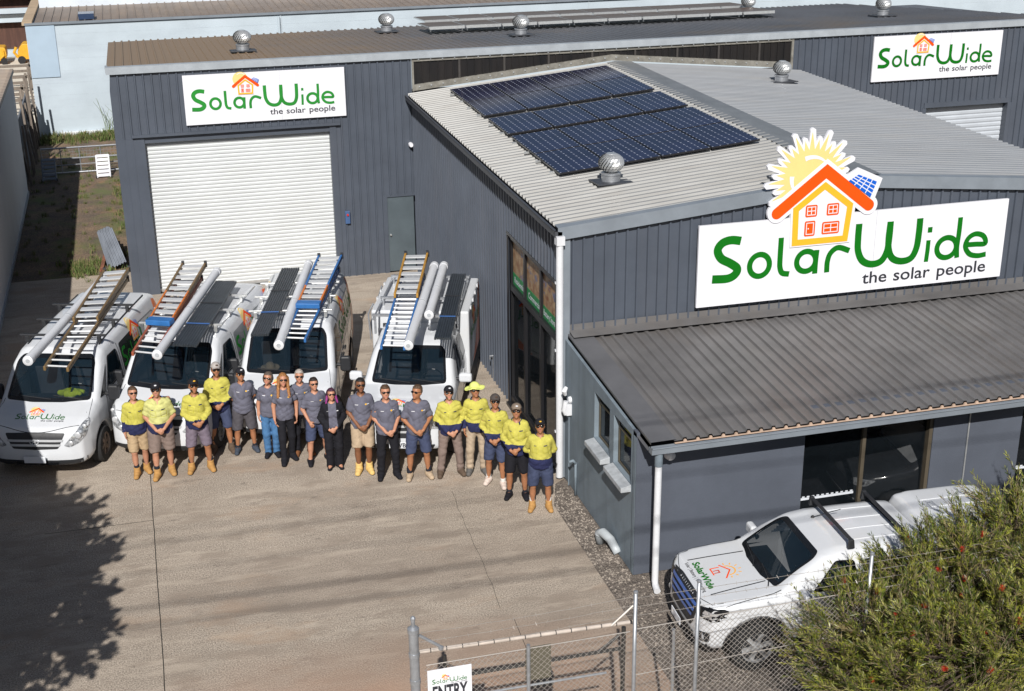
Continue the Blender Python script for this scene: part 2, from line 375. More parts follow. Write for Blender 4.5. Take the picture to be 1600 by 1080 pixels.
    for k in range(5200):
        if k < 1500: x, y = rg.uniform(-.44, .0), rg.uniform(-3.6, -.4)
        else: x, y = rg.uniform(-.42, 1.8), rg.uniform(-8.3, -3.55)
        s = rg.uniform(.008, .026); a = rg.uniform(0, 6.28); n = len(v); h = s*rg.uniform(.5, 1)
        q = [(x+s*math.cos(a+i*2.09)*rg.uniform(.7, 1.2), y+s*math.sin(a+i*2.09)*rg.uniform(.7, 1.2), -.012) for i in range(3)]
        v += q+[(x+rg.uniform(-.3, .3)*s, y, h-.012)]; f += [(n, n+1, n+3), (n+1, n+2, n+3), (n+2, n, n+3)]
    tag(obj('gravel_stones', v, f, [mat('stone_pale', (.30, .26, .22), .9), mat('stone_dark', (.12, .10, .085), .9)], fm=[int(i//3 % 2) for i in range(len(f))]), 'loose brown gravel beside the annex wall and under the white ute', 'gravel', kind='stuff')
ground()

# ------------------------------------------------------------ ribbed sheet metal
def profile(L, pitch=.19, h=.024, cuts=(), rib=.05):
    P = []; u = 0.
    while u < L-1e-6:
        for a, b in ((0, 0), (pitch-rib, 0), (pitch-rib*.80, h), (pitch-rib*.20, h)):
            if u+a < L: P.append((u+a, b))
        u += pitch
    P.append((L, 0))
    for c in cuts:
        for i in range(len(P)-1):
            if P[i][0] < c-1e-6 and P[i+1][0] > c+1e-6:
                t = (c-P[i][0])/(P[i+1][0]-P[i][0]); P.insert(i+1, (c, P[i][1]+t*(P[i+1][1]-P[i][1]))); break
    return P
def ribwall(mb, O, U, N, L, z0, z1, op=(), pitch=.19, h=.036):
    O, U, N = Vector(O), Vector(U), Vector(N); g0 = z0 if callable(z0) else (lambda u: z0); g1 = z1 if callable(z1) else (lambda u: z1)
    P = profile(L, pitch, h, [c for o in op for c in o[:2]])
    for (a, ha), (b, hb) in zip(P, P[1:]):
        mid = (a+b)/2; segs = [[None, None]]; cuts = sorted([o[2:] for o in op if o[0] < mid < o[1]])
        lo = [(g0(a), g0(b))]; iv = []; cur = (g0(a), g0(b))
        for za, zb in cuts:
            if za > min(cur)+.01: iv.append((cur, (za, za)))
            cur = (zb, zb)
        if min(g1(a), g1(b)) > max(cur)+.005: iv.append((cur, (g1(a), g1(b))))
        pa, pb = O+U*a+N*ha, O+U*b+N*hb
        for (la, lb), (ua, ub) in iv:
            mb.quad((pa.x, pa.y, la), (pb.x, pb.y, lb), (pb.x, pb.y, ub), (pa.x, pa.y, ua))
def ribsheet(mb, O, U, V, N, LU, LV, pitch=.19, h=.026, rib=.06):
    """ribs run along V, spaced along U"""
    O, U, V, N = map(Vector, (O, U, V, N)); f = LV if callable(LV) else (lambda u: LV)
    P = profile(LU, pitch, h, (), rib)
    for (a, ha), (b, hb) in zip(P, P[1:]):
        p, q = O+U*a+N*ha, O+U*b+N*hb; mb.quad(p, q, q+V*f(b), p+V*f(a))

# ------------------------------------------------------------ lettering and emblem
def catmull(P, n=6):
    P = [Vector(p) for p in P]; Q = [P[0]*2-P[1]]+P+[P[-1]*2-P[-2]]; out = []
    for i in range(1, len(Q)-2):
        a, b, c, d = Q[i-1:i+3]
        for k in range(n):
            t = k/n; out.append(.5*(2*b+(c-a)*t+(2*a-5*b+4*c-d)*t*t+(3*b-a-3*c+d)*t**3))
    out.append(P[-1]); return out
def ribbon(P, wd, smooth=True, closed=False):
    Q = catmull(P) if smooth else [Vector(p) for p in P]; n = len(Q); polys = []; L = []
    for i in range(n):
        a, c = (Q[(i-1) % n], Q[(i+1) % n]) if closed else (Q[max(i-1, 0)], Q[min(i+1, n-1)])
        if not smooth and (closed or 0 < i < n-1):
            e1, e2 = (Q[i]-a).normalized(), (c-Q[i]).normalized(); m = Vector((-e1.y-e2.y, e1.x+e2.x)); m = m/max(.3, m.length_squared)*2
        else:
            d = (c-a).normalized(); m = Vector((-d.y, d.x))
        ww = wd[0]+(wd[1]-wd[0])*i/(n-1) if isinstance(wd, tuple) else wd
        L.append((Q[i]-m*ww/2, Q[i]+m*ww/2))
    rng = range(n) if closed else range(n-1)
    for i in rng:
        a, b = L[i], L[(i+1) % n]; polys.append([tuple(a[0]), tuple(b[0]), tuple(b[1]), tuple(a[1])])
    return polys
def oval(c, rx, ry, n=28, a0=0, a1=360): return [(c[0]+rx*math.cos(R(a0+(a1-a0)*k/n)), c[1]+ry*math.sin(R(a0+(a1-a0)*k/n))) for k in range(n if a1-a0 == 360 else n+1)]
def word_solarwide():
    """nine glyphs, each a list of polygons"""
    def ringo(c, rx, ry): q = oval(c, rx, ry, 32); return ribbon(q, .1, False, True)
    return [
        ribbon([(.77, 1.13), (.59, 1.16), (.43, 1.12), (.35, 1.0), (.42, .85), (.59, .75), (.72, .65), (.70, .55), (.56, .48), (.27, .49)], .15),
        ringo((1.14, .66), .185, .195), ribbon([(1.52, 1.12), (1.52, .73), (1.53, .58), (1.58, .48), (1.71, .45)], .1),
        ringo((2.02, .65), .18, .18)+ribbon([(2.21, .84), (2.2, .61), (2.2, .41)], .1),
        ribbon([(2.43, .41), (2.43, .61), (2.48, .76), (2.62, .845), (2.84, .77)], .1),
        ribbon([(2.99, 1.24), (2.99, .99), (3.01, .75), (3.11, .56), (3.29, .48), (3.48, .52), (3.58, .7), (3.6, .94), (3.6, 1.23)], .125)+ribbon([(3.6, 1.23), (3.59, .94), (3.61, .72), (3.7, .55), (3.88, .48), (4.07, .52), (4.16, .7), (4.18, .97), (4.18, 1.24)], .125),
        ribbon([(4.39, .82), (4.39, .63), (4.38, .42)], .085, False)+ribbon([(4.4, 1.06), (4.4, .96)], .09, False),
        ringo((4.77, .65), .195, .185)+ribbon([(4.99, 1.19), (4.99, .9), (4.98, .64), (5.0, .44)], .095),
        ribbon([(5.17, .665), (5.36, .66), (5.555, .66), (5.50, .8), (5.34, .855), (5.2, .79), (5.15, .64), (5.25, .49), (5.42, .44), (5.59, .455)], .095)]
_txt = {}
def text2d(s, h, x=0, y=0, align='LEFT', sx=1., shear=0., bold=0.):
    """verts,faces of a line of text with capital height about h"""
    k = (s, bold)
    if k not in _txt:
        c = bpy.data.curves.new('t', 'FONT'); c.body = s; c.size = 1; c.resolution_u = 3; c.offset = bold
        o = bpy.data.objects.new('t', c); COL.objects.link(o); bpy.context.view_layer.update()
        me = o.evaluated_get(bpy.context.evaluated_depsgraph_get()).to_mesh()
        _txt[k] = ([tuple(v.co[:2]) for v in me.vertices], [tuple(q.vertices) for q in me.polygons])
        bpy.data.objects.remove(o); bpy.data.curves.remove(c)
    v, f = _txt[k]; W = max(a for a, b in v); sc = h/.69; dx = {'LEFT': 0, 'CENTER': W/2, 'RIGHT': W}[align]
    return [(x+(a-dx+b*shear)*sc*sx, y+b*sc) for a, b in v], f
def emblem(ke=1., spikes=True):
    """2-D layers [(material, polygons)] of the house, sun and panel emblem in the big sign's metres, about (2.28,.93)"""
    L = []; sc = (2.0, 2.13)
    def star(r0, r1, n, a0, a1, lw):
        P = [oval(sc, r0, r0)]
        for k in range(n):
            a = a0+(a1-a0)*k/(n-1); da = (a1-a0)/(n-1)/2; rr = r1*(1 if k % 2 else .84)
            P.append([(sc[0]+rad*math.cos(R(ang)), sc[1]+rad*math.sin(R(ang))) for ang, rad in ((a-da*1.2, r0-.04), (a-da*.30-lw, rr-.02), (a, rr+.01), (a+da*.30+lw, rr-.02), (a+da*1.2, r0-.04))])
        return P
    if spikes:
        L.append((M['white'], star(.60, .85, 19, 8, 222, 1.6))); L.append((M['paleyellow'], star(.5, .78, 19, 12, 218, -1.2)))
        L.append((M['white'], ribbon(oval(sc, .36, .36, 16, 20, 112), (.012, .085), False)+ribbon(oval(sc, .36, .36, 12, 172, 232), (.085, .02), False)))
    else:
        L.append((M['paleyellow'], [oval((1.93, 2.05), .55, .52)])); L.append((M['white'], ribbon(oval((1.97, 2.1), .38, .38, 12, 40, 130), .05, False)))
    ch = [(1.40, 1.56), (2.28, 2.23), (3.13, 1.57)]
    if spikes:
        L.append((M['white'], [inset([(2.90, 2.16), (3.27, 1.99), (3.16, 1.67), (2.66, 2.03)], -.07)]))
        L.append((M['white'], ribbon(ch, .34, False)+[oval(ch[0], .17, .17), oval(ch[2], .17, .17), oval(ch[1], .16, .16)]))
    L.append((M['white'], [[(1.68, .93), (1.65, 1.65), (2.27, 2.15), (2.88, 1.62), (2.82, .93)]]))
    L.append((M['orange'], ribbon(ch, .2, False)+[oval(ch[0], .1, .1), oval(ch[2], .1, .1)]))
    L.append((M['yellow'], ribbon([(1.765, 1.01), (1.75, 1.6), (2.27, 1.98), (2.77, 1.6), (2.72, 1.01)], .11, False, True)))
    W = [(1.93, 1.45, 2.15, 1.66), (2.33, 1.45, 2.56, 1.66), (1.93, 1.11, 2.13, 1.38), (2.26, 1.12, 2.59, 1.34)]
    L.append((M['orange'], [rrect(*q, .03) for q in W]))
    wl = []
    for i, (a, b, c, d) in enumerate(W):
        g = .028; t = .014
        wl += ring(inset([(a, b), (c, b), (c, d), (a, d)], g), inset([(a, b), (c, b), (c, d), (a, d)], g+t))
        if i != 2: wl += [[((a+c)/2-t/2, b+g), ((a+c)/2+t/2, b+g), ((a+c)/2+t/2, d-g), ((a+c)/2-t/2, d-g)], [(a+g, (b+d)/2-t/2), (c-g, (b+d)/2-t/2), (c-g, (b+d)/2+t/2), (a+g, (b+d)/2+t/2)]]
        else: wl += [oval((a+.07, (b+d)/2), .013, .013, 8)]
    L.append((M['white'], wl))
    q = [Vector(p) for p in ((2.88, 2.13), (3.24, 1.98), (3.14, 1.71), (2.70, 2.03))]
    L.append((M['blue'], [[tuple(p) for p in q]])); g = []
    for k in (1, 2, 3):
        t = k/4; a, b = q[0].lerp(q[3], t), q[1].lerp(q[2], t); n = Vector((-(b-a).y, (b-a).x)).normalized()*.008; g.append([tuple(a-n), tuple(b-n), tuple(b+n), tuple(a+n)])
        a, b = q[0].lerp(q[1], t), q[3].lerp(q[2], t); n = Vector((-(b-a).y, (b-a).x)).normalized()*.008; g.append([tuple(a-n), tuple(b-n), tuple(b+n), tuple(a+n)])
    L.append((M['white'], g))
    if ke != 1: L = [(m, [[(2.3+(x-2.28)*ke, .94+(y-.93)*ke) for x, y in p] for p in ps]) for m, ps in L]
    return L
def lay_logo(parent, place, scale=1., ke=1., spikes=True, tagline=True, green=None, ink=None, step=.003):
    """place(list of 2-D points, lift) -> list of 3-D points; builds lettering, tagline and emblem children"""
    def emit(name, layers, lift0):
        V = []; F = []; FM = []; ms = []
        for i, (m, polys) in enumerate(layers):
            if m not in ms: ms.append(m)
            v, f = flat_mesh(polys, .12 if scale < .6 else 0, step*.8/61) if not (isinstance(polys, tuple)) else polys
            n = len(V); V += place([(p[0]*scale, p[1]*scale, p[2] if len(p) > 2 else 0) for p in v], lift0+step*i); F += [tuple(k+n for k in q) for q in f]; FM += [ms.index(m)]*len(f)
        return obj(name, V, F, ms, parent, fm=FM)
    W9 = word_solarwide()
    for q in W9: emit('letter', [(green or M['green'], q)], step)
    if tagline:
        v, f = text2d('the solar people', .215, 3.14, .13, sx=1.0, bold=.012); W = max(x for x, y in v)-3.14
        if True:
            x0 = 3.14; k = 2.43/W
            for wd in ('the', 'solar', 'people'):
                v, f = text2d(wd, .215, 0, .13, bold=.012); emit('tagline_word', [(ink or M['ink'], ([(x0+x*k, y) for x, y in v], f))], step); x0 += (max(x for x, y in v)+.105)*k
    emit('emblem', emblem(ke, spikes), step*1.5)
# ------------------------------------------------------------ rear workshop (long shed)
YW = 12.36
def slat_shutter(name, x0, x1, z0, z1, y, parent, m, pitch=.092):
    b = MB(); z = z0; P = []
    while z < z1: P += [(z, 0), (z+pitch*.28, -.016), (z+pitch*.72, -.016), (z+pitch*.98, 0)]; z += pitch
    for (a, da), (c, dc) in zip(P, P[1:]): b.quad((x0, y+da, a), (x1, y+da, a), (x1, y+dc, c), (x0, y+dc, c))
    return b.build(name, m, parent)
def turbine(parent, x, y, z, s=1.):
    b = MB(); b.mi = 1; b.obox((x, y, z+.02), (.38*s, 0, 0), (0, .34*s, -.02), (0, 0, .012)); b.mi = 0
    b.lathe([(.20*s, 0), (.195*s, .17*s), (.21*s, .18*s), (.21*s, .21*s), (.17*s, .22*s)], (x, y, z), 20)
    o = b.build('roof_vent', [M['galv'], M['trim_dark']], parent, auto=40)
    h = MB(); c = Vector((x, y, z+.22*s)); n = 22
    for k in range(n):
        pts = []
        for t in range(8):
            a = 2*math.pi*(k/n+t*.028); e = R(-62+132*t/7); r = .255*s*math.cos(e); pts.append((c+Vector((r*math.cos(a), r*math.sin(a), .20*s+.205*s*math.sin(e))), a))
        V = []; F = []
        for p, a in pts:
            tn = Vector((-math.sin(a), math.cos(a), 0)); rd = Vector((math.cos(a), math.sin(a), 0)); wv = .030*s
            V += [p-tn*wv, p+tn*wv*.9+rd*.02*s]
        for i in range(7): F.append((2*i, 2*i+1, 2*i+3, 2*i+2))
        h.add(V, F)
    h.lathe([(.001, .405*s), (.1*s, .40*s), (.12*s, .375*s)], c, 16); h.mi = 1
    h.lathe([(.12*s, .02*s), (.19*s, .08*s), (.2*s, .2*s), (.17*s, .33*s), (.08*s, .37*s)], c, 14)
    q = h.build('vent_head', [M['alu'], M['trim_dark']], o); q.location = (0, 0, 0)
def workshop():
    r = wthing('workshop', 'long grey ribbed metal workshop at the rear with a big white roller door', 'workshop', (5, YW, 0))
    b = MB()
    ribwall(b, (-7.06, YW, 0), (1, 0, 0), (0, -1, 0), 7.08, 0, 5.46, [(.52, 5.09, 0, 3.9), (6.30, 7.06, 0, 2.02)])
    ribwall(b, (10.25, YW, 0), (1, 0, 0), (0, -1, 0), 8.4, 0, 5.46, [(4.1, 6.7, 0, 3.42)])
    ribwall(b, (-7.06, 20.2, 0), (0, -1, 0), (-1, 0, 0), 7.84, 0, 5.0)
    b.box((-7.06, YW+.35, 0), (-7.0, 20.1, 4.95)); b.box((18.6, YW, 0), (18.65, 20, 5.0))
    b.box((10.2, YW+.02, 4.0), (10.25, YW+.2, 5.4)); b.box((.0, YW+.24, 0), (10.3, YW+.3, 4.6))
    b.build('wall', M['clad'], r)
    b = MB(); z0 = 5.53; sl = -.062; nv = Vector((0, 1, sl)).normalized()
    ribsheet(b, (-7.12, YW-.06, z0), (1, 0, 0), nv, (0, 0, 1), 25.8, lambda u: 7.7+1.3*min(1, u/23.5) if u < 23.5 else max(1, 9-(u-23.5)*3.4), .2, .03)
    b.quad((-7.12, YW+.0, z0-.06), (18.7, YW, z0-.06), (18.7, YW+8, z0-.56), (-7.12, YW+8, z0-.56))
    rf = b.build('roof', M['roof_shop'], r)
    b = MB(); b.box((-7.14, YW-.085, z0-.13), (18.7, YW-.03, z0+.035)); b.box((-7.14, YW-.03, z0+.026), (18.7, YW+.1, z0+.036)); b.box((-7.15, YW-.03, z0-.10), (-7.09, YW+.3, z0+.03))
    b.build('fascia', mat('pale_fascia', (.34, .37, .40), .5, .1, .1, 3), r)
    for x, y in ((-3.8, 14.76), (.57, 18.5), (3.65, 15.33), (12.05, 19.1), (14.73, 15.67)): turbine(r, x, y, 5.56+sl*(y-YW), .84)
    # roller door, its surround and hood
    d = slat_shutter('roller_door', -6.44, -2.06, 0.02, 3.78, YW+.14, r, M['shutter'])
    b = MB(); b.box((-6.60, YW-.03, 0), (-6.44, YW+.2, 3.9)); b.box((-2.06, YW-.03, 0), (-1.90, YW+.2, 3.9)); b.box((-6.72, YW-.10, 3.9), (-1.80, YW-.03, 3.96)); b.box((-6.44, YW+.0, 3.74), (-2.06, YW+.22, 3.90))
    b.box((-6.99, YW-.029, 0), (-6.60, YW-.01, 3.86))
    b.build('door_surround', M['clad'], r)
    b = MB(); b.box((-6.44, YW+.10, .0), (-2.06, YW+.16, .09)); b.build('bottom_rail', M['alu'], d)
    d2 = slat_shutter('roller_door', 14.37, 16.93, 0, 3.3, YW+.2, r, mat('grey_shutter', (.42, .45, .49), .5, 0, .06, 2), .13)
    b = MB(); b.box((14.3, YW-.03, 3.3), (17.0, YW+.2, 3.44)); b.box((16.93, YW-.03, 0), (17.12, YW+.25, 3.3)); b.box((14.25, YW-.02, 0), (14.37, YW+.25, 3.3)); b.build('door_surround', M['clad'], r)
    # personnel door
    b = MB(); b.box((-.72, YW+.0, .03), (-.04, YW+.05, 1.98)); pd = b.build('door', mat('slate_door', (.072, .092, .105), .5, 0, .1, 2), r)
    b = MB(); b.box((-.80, YW-.03, 0), (-.72, YW+.06, 2.04)); b.box((-.72, YW-.03, 1.98), (.0, YW+.06, 2.04)); b.build('door_frame', M['clad'], r)
    b = MB(); b.lathe([(.02, 0), (.03, .03), (.02, .06)], (-.66, YW-.06, 1.0), 10, 'y'); b.build('handle', M['alu'], pd)
    # clerestory
    def zb(x): return 4.60+.092*min(x, 10.4-x)
    b = MB(); b.add([(.06, YW+.02, zb(0)), (5.2, YW+.02, zb(5.2)), (10.2, YW+.02, zb(10.2)), (10.2, YW+.02, 5.42), (.06, YW+.02, 5.42)], [(0, 1, 2, 3, 4)])
    for k in range(53):
        x = .1+k*.19
        b.box((x, YW-.004, zb(x)+.03), (x+.04, YW+.018, 5.4))
    b.build('clerestory', M['clere'], r)
    b = MB()
    for x0, x1 in ((.06, 5.2), (5.2, 10.2)):
        b.add([(x0, YW-.03, zb(x0)), (x1, YW-.03, zb(x1)), (x1, YW-.03, zb(x1)+.15), (x0, YW-.03, zb(x0)+.15)], [(0, 1, 2, 3)])
        b.add([(x0, YW-.03, zb(x0)+.15), (x1, YW-.03, zb(x1)+.15), (x1, YW+.02, zb(x1)+.15), (x0, YW+.02, zb(x0)+.15)], [(0, 1, 2, 3)])
    b.box((.06, YW-.028, 5.32), (10.2, YW+.01, 5.42)); b.box((.03, YW-.04, 4.6), (.075, YW+.01, 5.4)); b.box((10.18, YW-.04, 4.6), (10.24, YW+.01, 5.4))
    for k in range(8):
        x = 1.2+k*1.15; b.mi = 1; b.box((x, YW-.012, zb(x)+.1), (x+.05, YW+.012, 5.35))
    b.build('clerestory_flashing', [M['strip'], mat('faint_mullion', (.045, .04, .037), .6)], r)
    for k in range(34):
        x = .2+k*.3
        for z in (5.37, zb(x)+.09): b = MB(); b.lathe([(.022, -.02), (.018, 0)], (x, YW-.03, z), 6, 'y'); b.build('bolt', M['alu'], r)
    b = MB(); b.box((-1.80, YW-.09, 1.40), (-1.68, YW-.02, 1.72)); sb = b.build('switch_box', mat('blue_box', (.05, .10, .22), .5), r, bevel=.008)
    b = MB(); b.lathe([(.025, -.03), (.03, 0)], (-1.74, YW-.09, 1.63), 10, 'y'); b.build('button', mat('red_button', (.55, .03, .02), .4), sb)
    b = MB(); b.lathe([(.05, -.16), (.06, -.1), (.05, 0)], (.0-.08, YW-.03, 3.3), 10, 'y'); b.build('camera_dome', M['white'], r)
workshop()
def sign_board(name, label, x0, x1, z0, z1, y, scale, ke, ex=0, shift=(0, 0), spikes=False, green=None):
    r = wthing(name, label, 'sign', ((x0+x1)/2, y, z0))
    b = MB(); b.box((x0, y, z0), (x1, y+.05, z1)); b.build('panel', M['white'], r)
    b = MB(); b.box(((x0+x1)/2+.35, y-.001, z0+.003), ((x0+x1)/2+.356, y, z1-.003)); b.build('panel_seam', M['sill'], r)
    lay_logo(r, lambda P, l: [(x0+shift[0]+x, y-.0015-l-q, z0+shift[1]+z) for x, z, q in P], scale, ke, spikes, green=green)
    return r
sign_board('facade_sign', 'white company sign over the big roller door, green lettering and small house emblem', -5.44, -1.64, 4.12, 5.29, YW-.09, .632, .52, shift=(-.01, .06), green=M['green2'])
sign_board('facade_sign', 'white company sign at the far right above the second roller door', 12.56, 16.47, 4.12, 5.32, YW-.09, .655, .5, shift=(-.02, .09))

# ------------------------------------------------------------ front office building with low gable
EAVE = 4.52; SLP = .092; XR = 10.4; XM = 5.25
def roofz(x): return EAVE+SLP*min(max(x, 0), XR-max(x, 0)) if x < XM else EAVE+SLP*(XR-x)+SLP*.05
def office():
    r = wthing('office_building', 'grey ribbed metal office with low gable roof and shopfront windows in front of the workshop', 'building', (5.2, 6, 0))
    b = MB(); top = lambda u: EAVE-.06
    ribwall(b, (0, YW-.03, 0), (0, -1, 0), (-1, 0, 0), YW-.03, 0, EAVE-.06, [(9.01, 12.02, .04, 3.5)])
    ribwall(b, (0, 0, 0), (1, 0, 0), (0, -1, 0), 10.35, 0, lambda u: roofz(u)-.05)
    ribwall(b, (10.35, 0, 0), (0, 1, 0), (1, 0, 0), YW-.05, 0, EAVE-.06)
    b.build('wall', M['clad'], r)
    b = MB(); b.box((-.032, -.04, 0), (.11, -.025, 4.48)); b.box((-.045, -.03, 0), (-.03, .2, 4.46)); b.build('corner_trim', M['trim'], r)
    s = Vector((1, 0, SLP)).normalized(); b = MB()
    ribsheet(b, (-.10, -.06, EAVE), (0, 1, 0), s, (0, 0, 1), YW-.0, 5.35, .2, .048, .095)
    l = b.build('roof', M['roof_light'], r)
    t = Vector((-1, 0, SLP)).normalized(); b = MB()
    ribsheet(b, (XR+.06, -.06, EAVE), (0, 1, 0), t, (0, 0, 1), YW-.0, 5.17, .19, .048, .09)
    b.build('roof', M['roof_right'], r)
    b = MB(); zr = EAVE+SLP*5.2+.05; b.quad((5.05, -.09, zr-.012), (5.27, -.09, zr+.012), (5.27, YW-.02, zr+.012), (5.05, YW-.02, zr-.012)); b.quad((5.27, -.09, zr+.012), (5.72, -.09, zr-.016), (5.72, YW-.02, zr-.016), (5.27, YW-.02, zr+.012))
    b.build('ridge_cap', M['ridge'], r)
    b = MB()
    for x0, x1 in ((-.12, XM), (XM, XR+.1)):
        za, zb2 = (EAVE, roofz(XM-.01)) if x0 < 0 else (roofz(XM-.01), EAVE)
        b.add([(x0, -.10, za-.17), (x1, -.10, zb2-.17), (x1, -.10, zb2+.045), (x0, -.10, za+.045), (x0, -.02, za-.17), (x1, -.02, zb2-.17), (x1, .10, zb2+.047), (x0, .10, za+.047)], [(0, 1, 2, 3), (3, 2, 6, 7), (0, 4, 5, 1)])
    b.build('barge_flashing', M['trim'], r)
    b = MB()
    for y0, y1 in ((-.1, YW-.05),): 
        b.add([(-.17, y0, EAVE-.01), (-.165, y0, EAVE-.12), (-.05, y0, EAVE-.12), (-.045, y0, EAVE-.03), (-.17, y1, EAVE-.01), (-.165, y1, EAVE-.12), (-.05, y1, EAVE-.12), (-.045, y1, EAVE-.03)], [(0, 1, 5, 4), (1, 2, 6, 5), (2, 3, 7, 6), (0, 3, 2, 1)])
    b.add([(-.185, -.1, EAVE+.0), (-.15, -.1, EAVE+.01), (-.15, YW-.05, EAVE+.01), (-.185, YW-.05, EAVE)], [(0, 1, 2, 3)])
    b.build('gutter', M['trim_dark'], r)
    b = MB(); b.tube([(-.09, -.10, EAVE-.1), (-.09, -.10, 4.2), (-.085, -.115, .06)], .062, 14); b.box((-.16, -.17, EAVE-.24), (-.02, -.03, EAVE-.09))
    for z in (.9, 2.4, 3.6): b.box((-.16, -.09, z), (-.02, -.045, z+.035))
    b.build('downpipe', M['pvc_white'], r, auto=40)
    # shopfront
    y0, y1 = .34, 3.35; b = MB()
    for y in (y0, 1.29, 2.33, y1-.08): b.box((.0, y, .06), (.10, y+.09, 3.5))
    for z, h in ((.05, .14), (2.40, .12), (3.42, .08)): b.box((-.01, y0, z), (.11, y1, z+h))
    b.box((-.045, y0-.06, 3.48), (-.026, y1+.1, 3.53)); b.box((-.044, y1, .05), (-.02, y1+.05, 3.5)); b.box((-.10, y0, .0), (.10, y1, .06))
    fr = b.build('shopfront_frame', M['frame_black'], r)
    b = MB()
    for a, c in ((.43, 1.29), (1.38, 2.33), (2.42, 3.27)): b.box((.055, a, .19), (.06, c, 2.4)); b.box((.055, a, 2.52), (.06, c, 3.42))
    b.build('pane', M['glass'], fr)
    pm = mat('poster_picture', (.20, .085, .035), .5, 0, .3, 7, col2=(.42, .30, .17)); streaks(pm, (.10, .13, .24), .8, (1, 1.5, 3), .55, .6)
    for (a, c, word) in ((2.42, 3.27, 'Residential'), (1.38, 2.33, 'Commercial'), (.43, 1.29, 'Battery Storage')):
        b = MB(); b.mi = 0; b.box((.048, a, 2.52), (.054, c, 3.42)); b.mi = 1; b.box((.044, a, 2.52), (.048, c, 2.76))
        b.mi = 2; v, f = text2d(word, .11, 0, 2.59, 'CENTER', sx=.95, bold=.015); W = max(x for x, y in v)-min(x for x, y in v); k = min(1, (c-a-.06)/W)
        b.add([(.042, (a+c)/2-x*k, z) for x, z in v], f); b.build('poster', [pm, mat('poster_green', (.02, .20, .06), .5), M['white']], r)
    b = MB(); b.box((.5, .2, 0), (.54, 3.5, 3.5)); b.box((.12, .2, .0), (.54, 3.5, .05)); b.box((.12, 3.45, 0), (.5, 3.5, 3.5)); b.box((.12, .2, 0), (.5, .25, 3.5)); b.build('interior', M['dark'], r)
    b = MB(); b.mi = 0; b.box((.075, 1.6, 1.55), (.08, 2.1, 1.95)); b.mi = 1; v, f = text2d('Open', .16, 0, 1.66, 'CENTER', bold=.02); b.add([(.07, 1.85-x, z) for x, z in v], f); b.build('window_sign', [mat('deep_green', (.01, .09, .03), .5), mat('pale_green_print', (.25, .5, .28), .5)], r)
    b = MB(); b.tube([(-.03, 4.6, .55), (-.10, 4.6, .55), (-.10, 4.6, .48)], .018, 8); b.tube([(-.03, 4.6, 0), (-.03, 4.6, .56)], .014, 6); b.build('tap', M['galv'], r)
    for x, y in ((1.52, 1.98),): turbine(r, x, y, roofz(x)+.04, .86)
    turbine(r, 8.85, 10.15, roofz(8.85)+.03, .84)
office()
# the big gable sign: board and cut-out emblem
big = sign_board('gable_sign', 'large white gable sign with cut-out sun and house rising above the roof edge', 2.34, 8.28, 2.95, 4.40, -.165, 1., 1., spikes=True)
def emblem_backing():
    b = MB(); T = lambda x, z: Vector((2.34+x, -.160, 2.95+z)); d = (0, .045, 0)
    L = emblem(1, True)
    [b.prism(p, lambda x, z, q=i: Vector((2.34+x, -.160+.0003*q, 2.95+z)), d) for i, p in enumerate(L[0][1])]
    for k in (3, 4, 5):
        for p in L[k][1]: b.prism(p, lambda x, z, q=k: Vector((2.34+x, -.160+.0006*q, 2.95+z)), d)
    b.build('emblem_backing', M['white'], big)
    for x in (3.9, 4.7, 5.2): b = MB(); b.bar((x, -.095, 4.9), (x, -.095, 5.15), .03, .03, (0, 1, 0)); b.bar((x, -.095, 5.12), (x, .5, 4.98), .025, .025); b.build('bracket', M['galv'], big)
emblem_backing()
# solar panels on the left roof slope
def solar_panel(label, group):
    r = thing('solar_panel', label, 'solar panel', (0, 0, 0), 0, group)
    cm = mat('solar_cells', (.011, .013, .040), .16, 0, .3, .6, spec=.22) if 'solar_cells' not in MATS else MATS['solar_cells']
    lm = MATS.get('cell_busbar') or mat('cell_busbar', (.42, .45, .55), .4)
    fm = MATS.get('panel_frame') or mat('panel_frame', (.022, .022, .025), .4, .3)
    W, L = .985, 1.64; b = MB(); b.box((-W/2, -L/2, 0), (W/2, L/2, .036)); b.build('frame', fm, r, bevel=.004)
    b = MB(); b.box((-W/2+.02, -L/2+.02, .036), (W/2-.02, L/2-.02, .0385)); b.build('cells', cm, r)
    b = MB(); cw, cl = (W-.06)/6, (L-.06)/10
    for i in range(7):
        for j in range(11):
            x, y = -W/2+.03+i*cw, -L/2+.03+j*cl; s = .019
            b.add([(x-s, y, .0392), (x, y-s, .0392), (x+s, y, .0392), (x, y+s, .0392)], [(0, 1, 2, 3)])
    for i in range(1, 6): x = -W/2+.03+i*cw; b.quad((x-.0013, -L/2+.03, .0390), (x+.0013, -L/2+.03, .0390), (x+.0013, L/2-.03, .0390), (x-.0013, L/2-.03, .0390))
    b.build('cell_grid', lm, r); return r
def dup(o, loc=None, label=None, **k):
    c = o.copy(); COL.objects.link(c)
    for ch in list(o.children):
        d = ch.copy(); COL.objects.link(d); d.parent = c
        for g in list(ch.children): e = g.copy(); COL.objects.link(e); e.parent = d
    if loc is not None: c.location = loc
    if label: c['label'] = label
    return c
rows = [(10.80, 'row nearest the clerestory'), (9.12, 'second row from the clerestory'), (7.15, 'middle row between two gaps'), (5.28, 'second row from the gable sign'), (3.60, 'row nearest the gable sign')]
cols = ['first from the gutter', 'second from the gutter', 'second from the ridge', 'first from the ridge']
P0 = None
